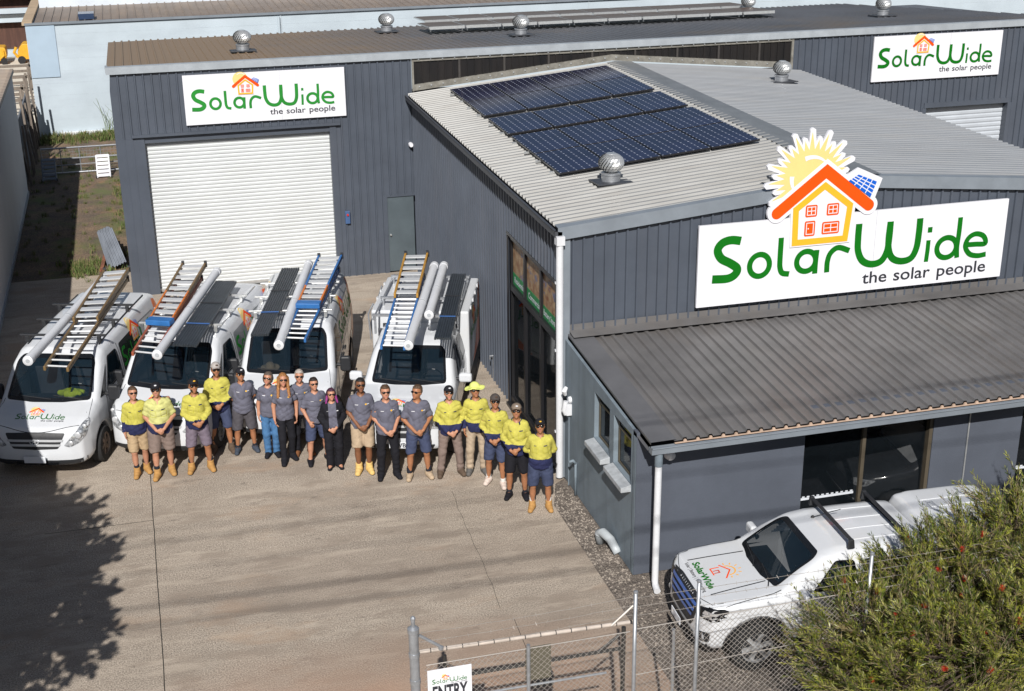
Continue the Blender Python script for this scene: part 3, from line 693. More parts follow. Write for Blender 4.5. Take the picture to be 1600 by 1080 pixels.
for y, rn in rows:
    for k in range(4):
        x = 1.30+k*1.0; lb = 'dark blue roof panel, %s, %s' % (rn, cols[k])
        if P0 is None: P0 = q = solar_panel(lb, 'solar panels on the office roof')
        else: q = dup(P0, None, lb)
        q.location = (x, y, roofz(x)+.10); q.rotation_euler = (0, -math.atan(SLP), 0)
for i, (y, z) in enumerate([(10.80, 0), (9.12, 0), (7.15, 0), (5.28, 0), (3.60, 0)]):
    for dy in (-.45, .45):
        b = MB(); b.bar((.72, y+dy, roofz(.72)+.075), (4.86, y+dy, roofz(4.86)+.075), .04, .04)
        tag(b.build('mounting_rail', M['alu']), 'aluminium rail under the %s of solar panels, %s side' % (rows[i][1].split(' of ')[0], 'clerestory' if dy > 0 else 'street'), 'rail', 'mounting rails under the roof panels')
# tilted panels on the workshop roof, seen edge on
def rear_panels():
    pm = mat('bronze_panel', (.10, .062, .04), .35, 0, .25, .7, col2=(.125, .10, .09), spec=.15); P0 = None
    for ri, (y, x0, n, rn) in enumerate(((17.9, 1.5, 10, 'front row'), (20.4, 1.9, 10, 'back row'))):
        for k in range(n):
            if P0 is None:
                r = thing('tilted_solar_panel', '', 'solar panel', (0, 0, 0), 0, 'tilted solar panels on the workshop roof'); P0 = r
                b = MB(); b.box((-.51, -.8, -.015), (.51, .8, .02)); b.build('frame', M['alu'], r)
                b = MB(); b.box((-.49, -.78, .02), (.49, .78, .024)); b.build('cells', pm, r)
                b = MB(); b.box((-.47, -.72, -.12), (-.44, -.69, 0)); b.box((.44, -.72, -.12), (.47, -.69, 0)); b.box((-.5, -.83, -.05), (.5, -.79, .03)); b.build('bracket', M['alu'], r)
            else: r = dup(P0)
            w9 = ('first', 'second', 'third', 'fourth', 'fifth', 'sixth', 'seventh', 'eighth', 'ninth', 'tenth')[k]
            r['label'] = 'bronze tinted panel on the workshop roof, %s from the left in the %s' % (w9, rn)
            r.location = (x0+.52+k*1.05, y, 5.53-.062*(y-YW)+.2); r.rotation_euler = (R(-3.2), 0, 0)
rear_panels()

# ------------------------------------------------------------ low annex with skillion roof
YA = -3.51
def annex():
    r = wthing('annex', 'low rendered block annex with charcoal skillion roof against the gable wall', 'building', (5, -1.7, 0))
    # side wall with two window openings, built as strips of wall 0.14 thick
    b = MB(); ops = [(-2.33, -1.60, 1.47, 2.26), (-3.29, -2.52, 1.45, 2.26)]
    topz = lambda y: 2.62+(2.36-2.62)*(y/(-3.9))-.03
    ys = sorted([YA, 0-.05]+[c for o in ops for c in o[:2]])
    for a, c in zip(ys, ys[1:]):
        o = [q for q in ops if abs(q[0]-a) < .01]
        for z0, z1 in ([(0, o[0][2]), (o[0][3], None)] if o else [(0, None)]):
            za, zb = (topz(a), topz(c)) if z1 is None else (z1, z1)
            b.add([(.03, a, z0), (.03, c, z0), (.03, c, zb), (.03, a, za), (.17, a, z0), (.17, c, z0), (.17, c, zb), (.17, a, za)], [(0, 3, 2, 1), (4, 5, 6, 7), (0, 1, 5, 4), (3, 7, 6, 2), (0, 4, 7, 3), (1, 2, 6, 5)])
    b.box((.024, -3.50, 0), (.03, -3.40, 2.3))
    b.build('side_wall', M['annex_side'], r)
    b = MB(); fr = [(2.77, 5.0, 0, 2.12), (6.6, 9.0, 0, 2.2)]
    b.box((.17, YA, 0), (2.77, YA+.14, 2.40)); b.box((2.77, YA, 2.12), (5.0, YA+.14, 2.42)); b.box((5.0, YA, 0), (6.6, YA+.14, 2.42)); b.box((6.6, YA, 2.2), (9, YA+.14, 2.42)); b.box((9, YA, 0), (11.5, YA+.14, 2.42)); b.box((.03, YA-.002, 0), (.17, YA+.138, 2.38))
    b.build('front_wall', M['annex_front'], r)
    # roof falls towards the street
    p0 = Vector((.12, -3.93, 2.385)); v = Vector((0, 3.9, .26)).normalized(); b = MB()
    ribsheet(b, p0+Vector((.33, 0, 0)), (1, 0, 0), v, (0, 0, 1), 11.2, 3.95, .2, .038, .08)
    b.build('roof', M['roof_annex'], r)
    b = MB(); b.add([(.08, -3.95, 2.30), (.08, -.03, 2.565), (.08, -.03, 2.645), (.08, -3.95, 2.375)], [(0, 1, 2, 3)])
    b.quad((.08, -3.95, 2.415), (.47, -3.95, 2.42), (.47, -.03, 2.685), (.08, -.03, 2.68)); b.add([(.08, -3.95, 2.30), (.08, -.03, 2.56), (.08, -.03, 2.68), (.08, -3.95, 2.415), (.03, -3.95, 2.30), (.03, -.03, 2.56)], [(0, 3, 2, 1), (0, 1, 5, 4)])
    b.build('barge_flashing', mat('barge_grey', (.115, .115, .122), .45, 0, .12, 2), r)
    b = MB(); b.quad((.1, -.30, 2.70), (11.6, -.30, 2.70), (11.6, -.03, 2.735), (.1, -.03, 2.735)); b.quad((.1, -.03, 2.735), (11.6, -.03, 2.735), (11.6, -.03, 2.84), (.1, -.03, 2.84)); b.build('apron_flashing', M['roof_annex'], r)
    b = MB(); z = 2.37
    b.add([(.06, -4.06, z), (.06, -4.05, z-.11), (.06, -3.92, z-.11), (.06, -3.92, z-.03), (11.6, -4.06, z), (11.6, -4.05, z-.11), (11.6, -3.92, z-.11), (11.6, -3.92, z-.03)], [(0, 4, 5, 1), (1, 5, 6, 2), (2, 6, 7, 3), (0, 1, 2, 3)])
    b.box((.06, -4.075, z-.015), (11.6, -4.04, z+.005)); b.box((.045, -3.95, 2.22), (.08, -.06, 2.30)) if False else None
    b.build('gutter', M['trim'], r)
    b = MB(); P = [(.45, 2.35), (11.6, 2.35)]
    for k in range(55, -1, -1): x = .45+k*.2; P += [(x+.19, 2.362), (x+.175, 2.40), (x+.145, 2.40), (x+.13, 2.362)] if x < 11.4 else []
    P += [(.45, 2.362)]; b.prism(P, lambda x, z: Vector((x, -3.955, z)), (0, .025, 0))
    b.build('infill_strip', mat('faded_foam', (.50, .36, .27), .8, 0, .2, 6), r)
    b = MB(); b.box((.1, -3.93, 2.24), (11.6, YA, 2.262)); b.build('soffit', M['trim_dark'], r)
    b = MB(); b.tube([(.17, -3.97, 2.28), (.17, -3.95, 2.0), (.17, -3.70, 1.86), (.17, -3.60, 1.8)], .05, 12) if False else None
    b.tube([(.20, -3.97, 2.05), (.20, -3.97, .14), (.20, -4.0, .07), (.18, -4.13, .045)], .052, 14); b.build('downpipe', M['pvc_white'], r, auto=40)
    b = MB(); b.tube([(.20, -3.97, 2.28), (.20, -3.97, 2.04)], .06, 14); b.build('downpipe_collar', M['annex_side'], r, auto=40)
    # windows and sills
    for y0, y1, z0, z1 in ops:
        b = MB(); b.box((.105, y0, z0), (.135, y0+.05, z1)); b.box((.105, y1-.05, z0), (.135, y1, z1)); b.box((.105, y0+.05, z1-.05), (.135, y1-.05, z1)); b.box((.105, y0+.05, z0), (.135, y1-.05, z0+.04)); b.box((.1, y0+.05, z0+.60), (.13, y1-.05, z0+.64))
        wn = b.build('window', mat('bronze_frame', (.10, .085, .06), .5), r)
        b = MB(); b.box((.118, y0+.05, z0+.04), (.124, y1-.05, z1-.05)); b.build('pane', M['glass'], wn)
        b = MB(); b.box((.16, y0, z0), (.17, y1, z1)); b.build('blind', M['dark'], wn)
        b = MB(); b.add([(-.13, y0-.03, z0-.13), (.10, y0-.03, z0-.13), (.10, y1+.02, z0-.13), (-.13, y1+.02, z0-.13), (-.13, y0-.03, z0-.05), (.10, y0-.03, z0-.0), (.10, y1+.02, z0-.0), (-.13, y1+.02, z0-.05)], [(0, 3, 2, 1), (4, 5, 6, 7), (0, 1, 5, 4), (1, 2, 6, 5), (2, 3, 7, 6), (3, 0, 4, 7)])
        b.build('sill', M['sill'], r, bevel=.01)
    # dark glazed opening with reflections of what stands inside
    for x0, x1, zt, div in ((2.77, 5.0, 2.12, 3.80), (6.6, 9.0, 2.2, 7.8)):
        b = MB(); b.box((x0, YA+.09, 0), (x0+.05, YA+.14, zt)); b.box((x1-.06, YA+.02, 0), (x1, YA+.14, zt)); b.box((div, YA+.06, 0), (div+.06, YA+.12, zt-.15)); b.box((x0, YA+.05, zt-.16), (div+.1, YA+.11, zt-.11)); b.box((x0, YA+.09, zt-.04), (x1, YA+.14, zt))
        dr = b.build('glass_door', mat('bronze_door_frame', (.085, .07, .05), .45), r)
        b = MB(); b.box((x0+.05, YA+.112, 0), (x1-.06, YA+.117, zt-.04)); b.build('pane', M['glass_clear'], dr)
        b = MB(); b.box((x0+.06, YA+.104, .80), (div-.06, YA+.107, .84)); 
        for k in range(11): x = x0+.08+k*.083; b.box((x, YA+.104, .845), (x+.045, YA+.107, .865))
        b.build('safety_decal', mat('frosted_decal', (.62, .65, .70), .6), dr)
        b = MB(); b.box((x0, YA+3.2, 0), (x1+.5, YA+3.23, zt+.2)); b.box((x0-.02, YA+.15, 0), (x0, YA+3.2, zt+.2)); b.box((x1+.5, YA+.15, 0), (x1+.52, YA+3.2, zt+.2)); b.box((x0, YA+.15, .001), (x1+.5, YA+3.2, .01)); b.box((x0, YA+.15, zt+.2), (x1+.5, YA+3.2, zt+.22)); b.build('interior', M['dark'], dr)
    # small fittings
    b = MB(); b.lathe([(.001, -.16), (.07, -.14), (.085, -.06), (.06, 0)], (.50, YA-.06, 2.03), 14, 'y'); b.box((.46, YA-.07, 2.06), (.54, YA, 2.12)); b.build('flood_light', M['pvc_white'], r, smooth=True)
    b = MB(); b.tube([(5.62, YA-.02, 2.12), (5.62, YA-.02, .9), (5.6, YA-.02, .3)], .013, 6); b.lathe([(.04, -.06), (.045, 0)], (5.62, YA-.005, 2.10), 10, 'y'); b.box((5.58, YA-.05, 2.13), (5.66, YA, 2.2)); b.box((5.82, YA-.06, 2.22), (6.05, YA, 2.26)); b.build('conduit', M['alu'], r)
    b = MB(); b.lathe([(.045, -.05), (.06, -.03), (.06, 0)], (.03-.0, -.38, 1.62), 12, 'x'); b.tube([(-.06, -.38, 1.60), (-.09, -.38, 1.45), (-.06, -.38, 1.36)], [.045, .05, .04], 10); b.tube([(-.07, -.38, 1.72), (-.10, -.40, 1.80), (-.05, -.38, 1.86)], [.03, .05, .03], 10); b.box((-.06, -.43, 1.35), (.03, -.33, 1.55)); b.box((-.09, -.42, 1.42), (-.02, -.34, 1.5))
    b.build('sensor_light', M['pvc_white'], r, auto=40)
    b = MB(); b.tube([(.0, -.75, 0), (.0, -.75, .62)], .022, 10); b.tube([(.0, -.75, .6), (-.05, -.75, .66), (-.12, -.75, .64)], .026, 10); b.build('vent_pipe', M['annex_side'], r, smooth=True)
    b = MB(); b.tube([(-.14, -2.45, .02), (-.15, -2.45, .20), (-.13, -2.55, .25), (-.06, -2.72, .2), (-.02, -2.85, .1), (-.0, -2.9, .05)], [.07, .075, .075, .07, .068, .07], 14); b.lathe([(.085, 0), (.085, .03)], (-.14, -2.45, .16), 14); b.build('drain_pipe', mat('pale_pvc', (.40, .43, .45), .5), r, smooth=True)
    b = MB(); b.tube([(.005, -.36, 0), (.005, -.36, 1.4)], .012, 6); b.build('cable', M['annex_side'], r)
annex()
# ------------------------------------------------------------ neighbours
def left_neighbour():
    r = wthing('neighbour_building', 'plain grey walled neighbour building with tan roof along the left edge', 'building', (-12, 10, 0))
    b = MB(); b.box((-16, -7.5, 0), (-10.08, 23.5, 3.86)); b.build('wall', M['side_wall'], r)
    b = MB(); ribsheet(b, (-16, 23.55, 4.3), (0, -1, 0), (1, 0, -.07), (0, 0, 1), 31, 5.98, .25, .03); b.box((-10.12, -7.5, 3.78), (-10.02, 23.56, 3.90)); b.build('roof', M['roof_brown'], r)
    b = MB(); b.box((-10.10, -7.5, 0), (-10.05, 23.5, .12)); b.build('plinth', M['sill'], r)
left_neighbour()
def warehouse():
    r = wthing('warehouse', 'long pale blue blockwork warehouse with brown ribbed roof behind the workshop', 'warehouse', (8, 34, 0))
    b = MB(); b.box((-10.1, 32.1, 0), (45, 32.4, 4.08)); b.box((-10.1, 32.4, 0), (-9.8, 48, 4.08)); b.build('wall', M['block'], r)
    g = MB()
    for k in range(9): g.box((-10.09, 32.097, .2+k*.44), (45, 32.1, .206+k*.44))
    for k in range(80):
        for j in (0, 1): x = -9.9+k*.7+j*.35
    for x in (-1.0, 6.3, 11.2): g.box((x, 32.08, .1), (x+.05, 32.1, 4.05))
    g.build('mortar_line', mat('mortar_grey', (.42, .47, .51), .9), r)  # mortar lines in a colour slightly darker than the blockwork
    b = MB(); ribsheet(b, (-9.8, 32.3, 4.1), (1, 0, 0), (0, 1, .004), (0, 0, 1), 54, 4.6, .3, .035); b.build('roof', M['roof_brown'], r)
    b = MB(); b.box((-10.12, 32.02, 4.08), (45, 32.12, 4.16)); b.build('capping', M['trim'], r)
    b = MB(); b.box((-10.2, 32.05, 4.08), (-9.85, 48, 4.2)); b.build('parapet_cap', mat('tan_parapet', (.40, .30, .20), .8, 0, .15, 1), r)
    b = MB(); b.box((-9.8, 36.9, 4.05), (45, 37.2, 5.3)); b.build('upper_wall', mat('pale_steel_wall', (.55, .60, .66), .6, 0, .08, 1), r)
    b = MB(); b.box((-10.09, 32.06, 2.2), (-9.1, 32.1, 4.05)); b.build('patch_panel', mat('blue_grey_patch', (.34, .43, .52), .8, 0, .06, 1), r)
    b = MB(); b.box((-8.25, 32.6, 4.14), (-7.7, 33.3, 4.34)); b.build('skylight', mat('skylight_blue', (.03, .05, .10), .2), r)
    b = MB(); b.box((-9.35, 31.98, 0), (-6.8, 32.1, .16)); b.build('white_footing', M['block_white'], r)
    b = MB(); b.tube([(-1.06, 32.0, .1), (-1.06, 32.0, 4.0)], .05, 8); b.build('downpipe', M['block'], r)
warehouse()
def rusty_shed():
    r = wthing('rusty_shed', 'old open shed with rust brown wall and pale beams beyond the fence', 'shed', (-15, 50, 0))
    b = MB(); b.box((-22, 53, .35), (-10.7, 53.3, 1.62)); b.build('wall', M['rust'], r)
    b = MB(); b.box((-22, 52.6, 1.66), (-10.6, 53.0, 2.05)); b.box((-22, 52.3, 2.12), (-10.5, 52.5, 2.36)); b.box((-22, 52.6, -.2), (-10.9, 53, .3)); b.build('beam', M['block'], r)
    b = MB(); b.box((-22, 53.5, 1.9), (-10.7, 53.7, 2.75)); b.build('dark_bay', M['rust'], r)
    b = MB(); b.box((-22, 53.0, 2.75), (-10.9, 60, 2.9)); b.build('roof', mat('tan_sheet', (.42, .31, .20), .8, 0, .15, 1), r)
rusty_shed()
def storage_yard():
    c = mat('pale_slab', (.62, .56, .47), .9, 0, .12, .6)
    m = MB(); m.quad((-22, 24, -.005), (-10.45, 24, -.005), (-10.3, 52.2, -.005), (-22, 52.2, -.005)); tag(m.build('storage_slab', c), kind='structure')
    def machine(x, y, s, lb):
        r = wthing('yellow_machine', lb, 'machine', (x, y, 0)); b = MB()
        b.prism(roundpoly([(-.75*s, .3*s), (.6*s, .3*s), (.75*s, .7*s), (.7*s, 1.45*s), (-.35*s, 1.5*s), (-.75*s, 1.0*s)], .1), lambda a, z: Vector((x+a, y-.5, z)), (0, 1.0, 0)); b.build('body', M['machine'], r, bevel=.04)
        b = MB(); b.tube([(x-.75*s, y-.55, .5*s), (x-1.0*s, y-.6, .9*s), (x-.8*s, y-.6, 1.3*s)], .07, 8); b.tube([(x+.2*s, y-.54, .5*s), (x+.55*s, y-.56, .8*s), (x+.5*s, y-.54, 1.2*s)], .05, 8); b.build('hose', M['machine'], r)
        b = MB()
        for a in (-.5, .5): b.lathe([(.1, -.09), (.3*s, -.09), (.3*s, .09), (.1, .09)], (x+a*s, y-.5, .28*s), 16, 'y')
        b.build('wheel', M['frame_black'], r)
    machine(-11.35, 50.6, .62, 'yellow machine parked in front of the rusty shed'); machine(-12.75, 50.6, .55, 'partly hidden yellow machine at the left picture edge by the rusty shed')
    for k, (y, lb) in enumerate(((41.5, 'pale timber rack, the one nearest the yellow machines'), (38.5, 'pale timber rack in the middle of the storage slab'), (35.8, 'pale timber rack closest to the grey neighbour building'))):
        b = MB()
        for j in range(3): b.box((-12.6, y+j*.5, .7+.15*j), (-10.75, y+j*.5+.12, .8+.15*j))
        for x in (-12.5, -10.9): b.box((x, y, 0), (x+.1, y+.1, 1.2)); b.box((x, y+1, 0), (x+.1, y+1.1, 1.2))
        tag(b.build('timber_rack', M['timber']), lb, 'rack', 'timber racks beyond the fence')
storage_yard()
def side_fence():
    r = wthing('sheet_fence', 'leaning fence of grey corrugated sheets and rough timber posts beside the dirt yard', 'fence', (-10.3, 27.5, 0))
    b = MB(); ribsheet(b, (-10.25, 23.6, 0), (0, 1, 0), (-.05, 0, 1), (1, 0, 0), 8.3, 1.85, .12, .03); b.build('sheeting', mat('old_corrugated', (.20, .22, .255), .6, .2, .25, 1.5, stretch=(1, 1, .3)), r)
    rg = random.Random(4)
    for k in range(13):
        y = 24+k*.63+rg.uniform(-.2, .2); dx, dy = rg.uniform(-.35, .25), rg.uniform(-.5, .5)
        b = MB(); b.bar((-10.12+rg.uniform(-.03, .12), y, 0), (-10.2+dx*.5, y+dy, rg.uniform(1.7, 2.6)), .07, .05, (0, 1, 0)); b.build('post', M['timber'], r)
    b = MB(); b.bar((-10.15, 23.8, 1.1), (-10.2, 31.9, 1.25), .06, .05); b.build('rail', M['timber'], r)
side_fence()
def yard_gate():
    r = wthing('pipe_gate', 'low grey pipe and mesh gate across the weedy dirt yard', 'gate', (-8.5, 26, 0)); x0, x1, y, z1 = -9.72, -7.32, 26.0, .86
    b = MB(); b.tube([(x0, y, .03), (x0, y, z1), (x1, y, z1), (x1, y, .03), (x0, y, .03)], .028, 8)
    for t in (.25, .5, .78): b.tube([(x0+(x1-x0)*t, y, .03), (x0+(x1-x0)*t, y, z1)], .018, 6)
    b.tube([(x0, y, .5), (x1, y, .5)], .022, 6); b.tube([(x0, y, .28), (x1, y, .3)], .018, 6); b.build('frame', M['galv'], r)
    b = MB()
    for k in range(22): b.tube([(x0+.11*k, y+.02, .5), (x0+.11*k, y+.02, z1)], .004, 4)
    for k in range(4): b.tube([(x0, y+.02, .52+.1*k), (x1, y+.02, .52+.1*k)], .004, 4)
    b.build('wire_mesh', M['galv'], r)
    def stand(x, y, m, lb, lean):
        t = wthing('folding_step', lb, 'step ladder', (x, y, 0), 'low folding steps by the yard gate'); b = MB()
        for s in (-.2, .2): b = MB(); b.tube([(x+s, y-.25, .03), (x+s, y+lean, .62)], .025, 8); b.tube([(x+s, y-.3, .03), (x+s, y+.3, .03)], .02, 8); b.build('side_frame', m, t)
        for k in range(6):
            f = k/5; b = MB(); b.obox((x, y-.22+(lean+.2)*f, .08+.52*f), (.19, 0, 0), (0, .05, .02), (0, 0, .018)); b.build('tread', m, t)
        b = MB()
        for s in (-.24, .24): b.lathe([(.05, -.02), (.05, .02)], (x+s, y-.28, .05), 10, 'x')
        b.build('castor', M['frame_black'], t)
    stand(-9.5, 25.3, M['trim'], 'low folding steps standing in the shade of the neighbour wall', .25)
    stand(-7.8, 25.3, M['white'], 'low white folding steps standing in sunlight near the workshop corner', .35)
    rg = random.Random(8)
    for k, (x, y, a, L, lb) in enumerate([(-7.45, 16.1, .10, 1.7, 'weathered corrugated sheet leaning on the pile, outermost one'), (-7.36, 15.8, .02, 1.6, 'weathered corrugated sheet in the middle of the leaning pile'), (-7.27, 15.7, -.06, 1.4, 'weathered corrugated sheet in the pile closest to the workshop wall')]):
        t = Vector((-.14-.05*k, 1, .30+.1*k)).normalized(); b = MB(); u = Vector((1, .15, .35)).normalized(); n = u.cross(t)
        ribsheet(b, Vector((x-.25, y-1.1, .03+.03*k)), u, t, n, .34, L, .076, .03, .05)
        tag(b.build('corrugated_sheet', MATS['old_corrugated'], None), lb, 'metal sheet', 'corrugated sheets leaning by the workshop')
    b = MB(); b.bar((-7.85, 14.5, .06), (-7.7, 16.4, .10), .09, .06); tag(b.build('old_plank', mat('red_timber', (.22, .085, .05), .9, 0, .3, 5)), 'reddish old plank lying beside the corrugated sheets', 'plank')
yard_gate()
def blade_tufts(name, label, spots, h, m, n, seed, spread=.09):
    rg = np.random.RandomState(seed); v = []; f = []; fm = []
    for (x, y, s) in spots:
        for k in range(n):
            a = rg.uniform(0, 6.28); r0 = rg.uniform(0, spread*s); b = rg.uniform(0, 6.28); L = h*s*rg.uniform(.4, 1.1); ln = rg.uniform(.2, .8)*L
            p = np.array([x+r0*math.cos(a), y+r0*math.sin(a), -.01]); d = np.array([math.cos(b), math.sin(b), 0]); q = np.array([-d[1], d[0], 0])*.007*s
            i = len(v); v += [p-q, p+q, p+d*ln*.45+np.array([0, 0, L*.65])+q*.7, p+d*ln*.45+np.array([0, 0, L*.65])-q*.7, p+d*ln+np.array([0, 0, L*.9])]
            f += [(i, i+1, i+2, i+3), (i+3, i+2, i+4)]; t = rg.randint(len(m)); fm += [t, t]
    return tag(obj(name, v, f, m, fm=fm), label, 'weeds', kind='stuff')
GR = [mat('grass_a', (.075, .12, .022), .8, 0, .2, 5), mat('grass_b', (.11, .15, .035), .8, 0, .2, 5), mat('grass_dry', (.20, .16, .075), .85, 0, .2, 5)]
rg = random.Random(2)
sp = [(rg.uniform(-10, -7), 31.9-abs(rg.gauss(0, .5)), rg.uniform(.8, 1.6)) for k in range(170)]+[(rg.uniform(-10, -7.1), rg.uniform(14.5, 30), rg.uniform(.4, .9)) for k in range(150)]+[(rg.gauss(-8.25, .25), rg.gauss(15.0, .4), rg.uniform(.6, 1.2)) for k in range(60)]+[(rg.gauss(-7.3, .12), rg.gauss(22, 3), rg.uniform(.5, 1)) for k in range(50)]
blade_tufts('weedy_grass', 'weeds and dry grass growing over the narrow dirt yard', sp, .2, GR, 26, 3, .16)
b = MB(); rg = random.Random(12)
for k in range(9):
    x = -7.5+rg.uniform(-.2, .2); b.tube([(x, 31.7, 0), (x+rg.uniform(-.2, .2), 31.7, .5), (x+rg.uniform(-.45, .45), 31.6, rg.uniform(.9, 1.5))], [.012, .009, .004], 5)
wd = b.build('stem', GR[1]); tag(wd, 'tall spindly weed against the blockwork near the workshop corner', 'weed'); wd.name = 'tall_weed'

# ------------------------------------------------------------ street fence, gate and entry board
YF = -8.0
def chain_mesh(mb, x0, x1, z0, z1, y, p=.072, r=.0026):
    H = z1-z0; n = int((x1-x0+H)/p)
    for s in (1, -1):
        for k in range(-1, n+1):
            xa = x0-H+k*p if s > 0 else x0+k*p; xb = xa+H*s if s > 0 else xa-H
            t0, t1 = 0., 1.; dx = xb-xa
            ta, tb = sorted(((x0-xa)/dx, (x1-xa)/dx)); t0, t1 = max(0, ta), min(1, tb)
            if t1-t0 < .01: continue
            yy = y+.003*s; mb.tube([(xa+dx*t0, yy, z0+H*t0), (xa+dx*t1, yy, z0+H*t1)], r, 4, False)
def barbed(mb, a, b, n, sag, rg):
    a, b = Vector(a), Vector(b); P = [a.lerp(b, k/n)+Vector((0, 0, -sag*4*(k/n)*(1-k/n)+rg.uniform(-.006, .006))) for k in range(n+1)]
    mb.tube(P, .0026, 4)
    L = (b-a).length; d = (b-a).normalized()
    for k in range(int(L/.13)):
        c = a+d*(.13*k+.05)+Vector((0, 0, -sag*4*((.13*k)/L)*(1-(.13*k)/L))); q = Vector((rg.uniform(-.3, .3), rg.uniform(-1, 1), rg.uniform(-1, 1))).normalized()*.022; mb.tube([c-q, c+q], .0025, 3)
def street_fence():
    rg = random.Random(6); wire = mat('galvanised_wire', (.42, .385, .35), .45, .4, .15, 9)
    r = wthing('gate_post', 'thick galvanised gate post with cap at the left end of the mesh gate', 'post', (-4.2, YF, 0))
    b = MB(); b.tube([(-4.23, YF, 0), (-4.23, YF, 2.58)], .055, 16); b.lathe([(.065, 0), (.065, .05), (.035, .075)], (-4.23, YF, 2.55), 16); b.build('post', M['galv'], r, auto=40)
    b = MB(); b.tube([(-4.23, YF, 2.6), (-4.23, YF, 2.72)], .024, 10); b.lathe([(.03, 0), (.03, .02), (.012, .04)], (-4.23, YF, 2.71), 10); b.build('spike', M['galv'], r)
    for z in (1.2, 1.9, 2.24): b = MB(); b.lathe([(.062, 0), (.062, .05)], (-4.23, YF, z), 16); b.build('hinge_band', M['galv'], r)
    b = MB(); b.tube([(-4.17, YF, 2.5), (-3.92, YF, 2.3)], .018, 8); b.lathe([(.03, 0), (.03, .03)], (-3.93, YF, 2.28), 8); b.build('brace', M['galv'], r)
    r = wthing('mesh_gate', 'chain link gate with pinkish top rail and black frame across the driveway', 'gate', (-3, YF, 0)); x0, x1 = -4.17, -1.72
    b = MB(); b.tube([(x0, YF+.02, 2.275), (x1, YF+.02, 2.215)], .023, 12); b.build('top_rail', mat('chalky_rail', (.46, .40, .35), .6, 0, .15, 6), r)
    for k in range(14): x = x0+.12+k*.18; b = MB(); b.lathe([(.026, 0), (.026, .010)], (x, YF+.02, 2.275-.0245*(x-x0)), 10, 'x'); b.build('tie_wire', M['frame_black'], r)
    b = MB(); chain_mesh(b, -4.12, x1, .1, 2.1, YF); b.build('chain_link', wire, r)
    b = MB(); b.tube([(-4.1, YF, 2.10), (x1, YF, 2.10)], .006, 5); b.build('tension_wire', wire, r)
    b = MB(); b.tube([(-1.78, YF+.05, .1), (-1.78, YF+.05, 2.14)], .026, 10); b.tube([(-3.9, YF+.05, 1.86), (-1.78, YF+.05, 1.86)], .022, 8); b.tube([(-2.1, YF+.05, 1.86), (-1.78, YF+.05, 2.08)], .014, 6); b.tube([(-3.9, YF+.05, .15), (-1.78, YF+.05, .15)], .022, 8); b.tube([(-3.88, YF+.05, .1), (-3.88, YF+.05, 2.16)], .022, 8)
    b.build('frame', mat('black_pipe', (.03, .028, .026), .5, 0, .2, 6), r)
    b = MB(); b.tube([(-2.94, YF-.03, .1), (-2.94, YF-.03, 2.17)], .022, 10); b.tube([(-4.17, YF, 1.62), (-2.0, YF, 1.60)], .014, 8); b.build('stiffener', M['galv'], r)
    b = MB(); b.box((-2.96, YF+.012, 1.66), (-2.66, YF+.03, 2.10)); lk = b.build('lock_plate', mat('khaki_plate', (.10, .09, .065), .6, 0, .1, 5), r, bevel=.006)
    b = MB(); b.box((-2.88, YF+.03, 1.52), (-2.62, YF+.14, 1.70)); b.build('lock_box', M['frame_black'], lk, bevel=.015)
    r = wthing('entry_sign', 'white entry sign with black capitals wired to the mesh gate', 'sign', (-3.86, YF, 1.6))
    b = MB(); b.box((-4.10, YF-.04, 1.55), (-3.60, YF-.034, 2.05)); b.build('panel', M['white'], r)
    lay_logo(r, lambda P, l: [(-4.07+x, YF-.0405-l-q, 1.835+z) for x, z, q in P], .0745, .62, False, True, step=.0006)
    v, f = text2d('ENTRY', .17, -3.85, 1.66, 'CENTER', bold=.035); W = max(x for x, z in v)-min(x for x, z in v); obj('entry_word', [(-3.85+(x+3.85)*.40/W, YF-.0415, z) for x, z in v], f, M['ink'], r)
    for x, lb, zt in ((-1.67, 'slim galvanised fence post where the gate closes', 2.62), (-.90, 'slim galvanised fence post in front of the white ute bonnet', 2.63), (1.3, 'slim galvanised fence post hidden in the bottlebrush', 2.63)):
        r = wthing('fence_post', lb, 'post', (x, YF, 0), 'slim galvanised fence posts'); b = MB(); b.tube([(x, YF-.03, 0), (x-.005, YF-.03, zt)], .023, 12); b.build('post', M['galv'], r, smooth=True)
        b = MB(); b.lathe([(.027, 0), (.027, .02), (.012, .03)], (x-.005, YF-.03, zt), 12); b.build('cap', M['galv'], r)
    r = wthing('mesh_fence', 'chain link fence in front of the white ute', 'fence', (0, YF, 0))
    b = MB(); chain_mesh(b, -1.64, 4.0, .05, 2.12, YF); b.build('chain_link', wire, r)
    b = MB(); b.tube([(-1.64, YF, 2.12), (-.9, YF, 2.13), (4, YF, 2.13)], .006, 5); b.tube([(-1.64, YF, 1.5), (4, YF, 1.62)], .005, 5); b.build('tension_wire', wire, r)
    b = MB(); b.tube([(-1.2, YF+.55, 0), (-.9, YF, 1.9)], .022, 8) if False else b.tube([(-1.12, YF+.1, .05), (-1.15, YF+.08, 1.98)], .02, 8); b.build('stay', M['galv'], r)
    for k, z in enumerate((2.32, 2.44, 2.555)):
        b = MB(); barbed(b, (-4.19, YF, z-.03), (-1.67, YF, z), 16, .02, rg); tag(b.build('barbed_wire', wire), 'barbed wire over the mesh gate, %s strand' % ('lowest', 'middle', 'topmost')[k], 'wire', 'barbed wire strands over the gate')
        b = MB(); barbed(b, (-1.66, YF-.03, z), (4, YF-.03, z), 30, .03, rg); tag(b.build('barbed_wire', wire), 'barbed wire crossing in front of the white ute, %s strand' % ('lowest', 'middle', 'topmost')[k], 'wire', 'barbed wire strands over the fence')
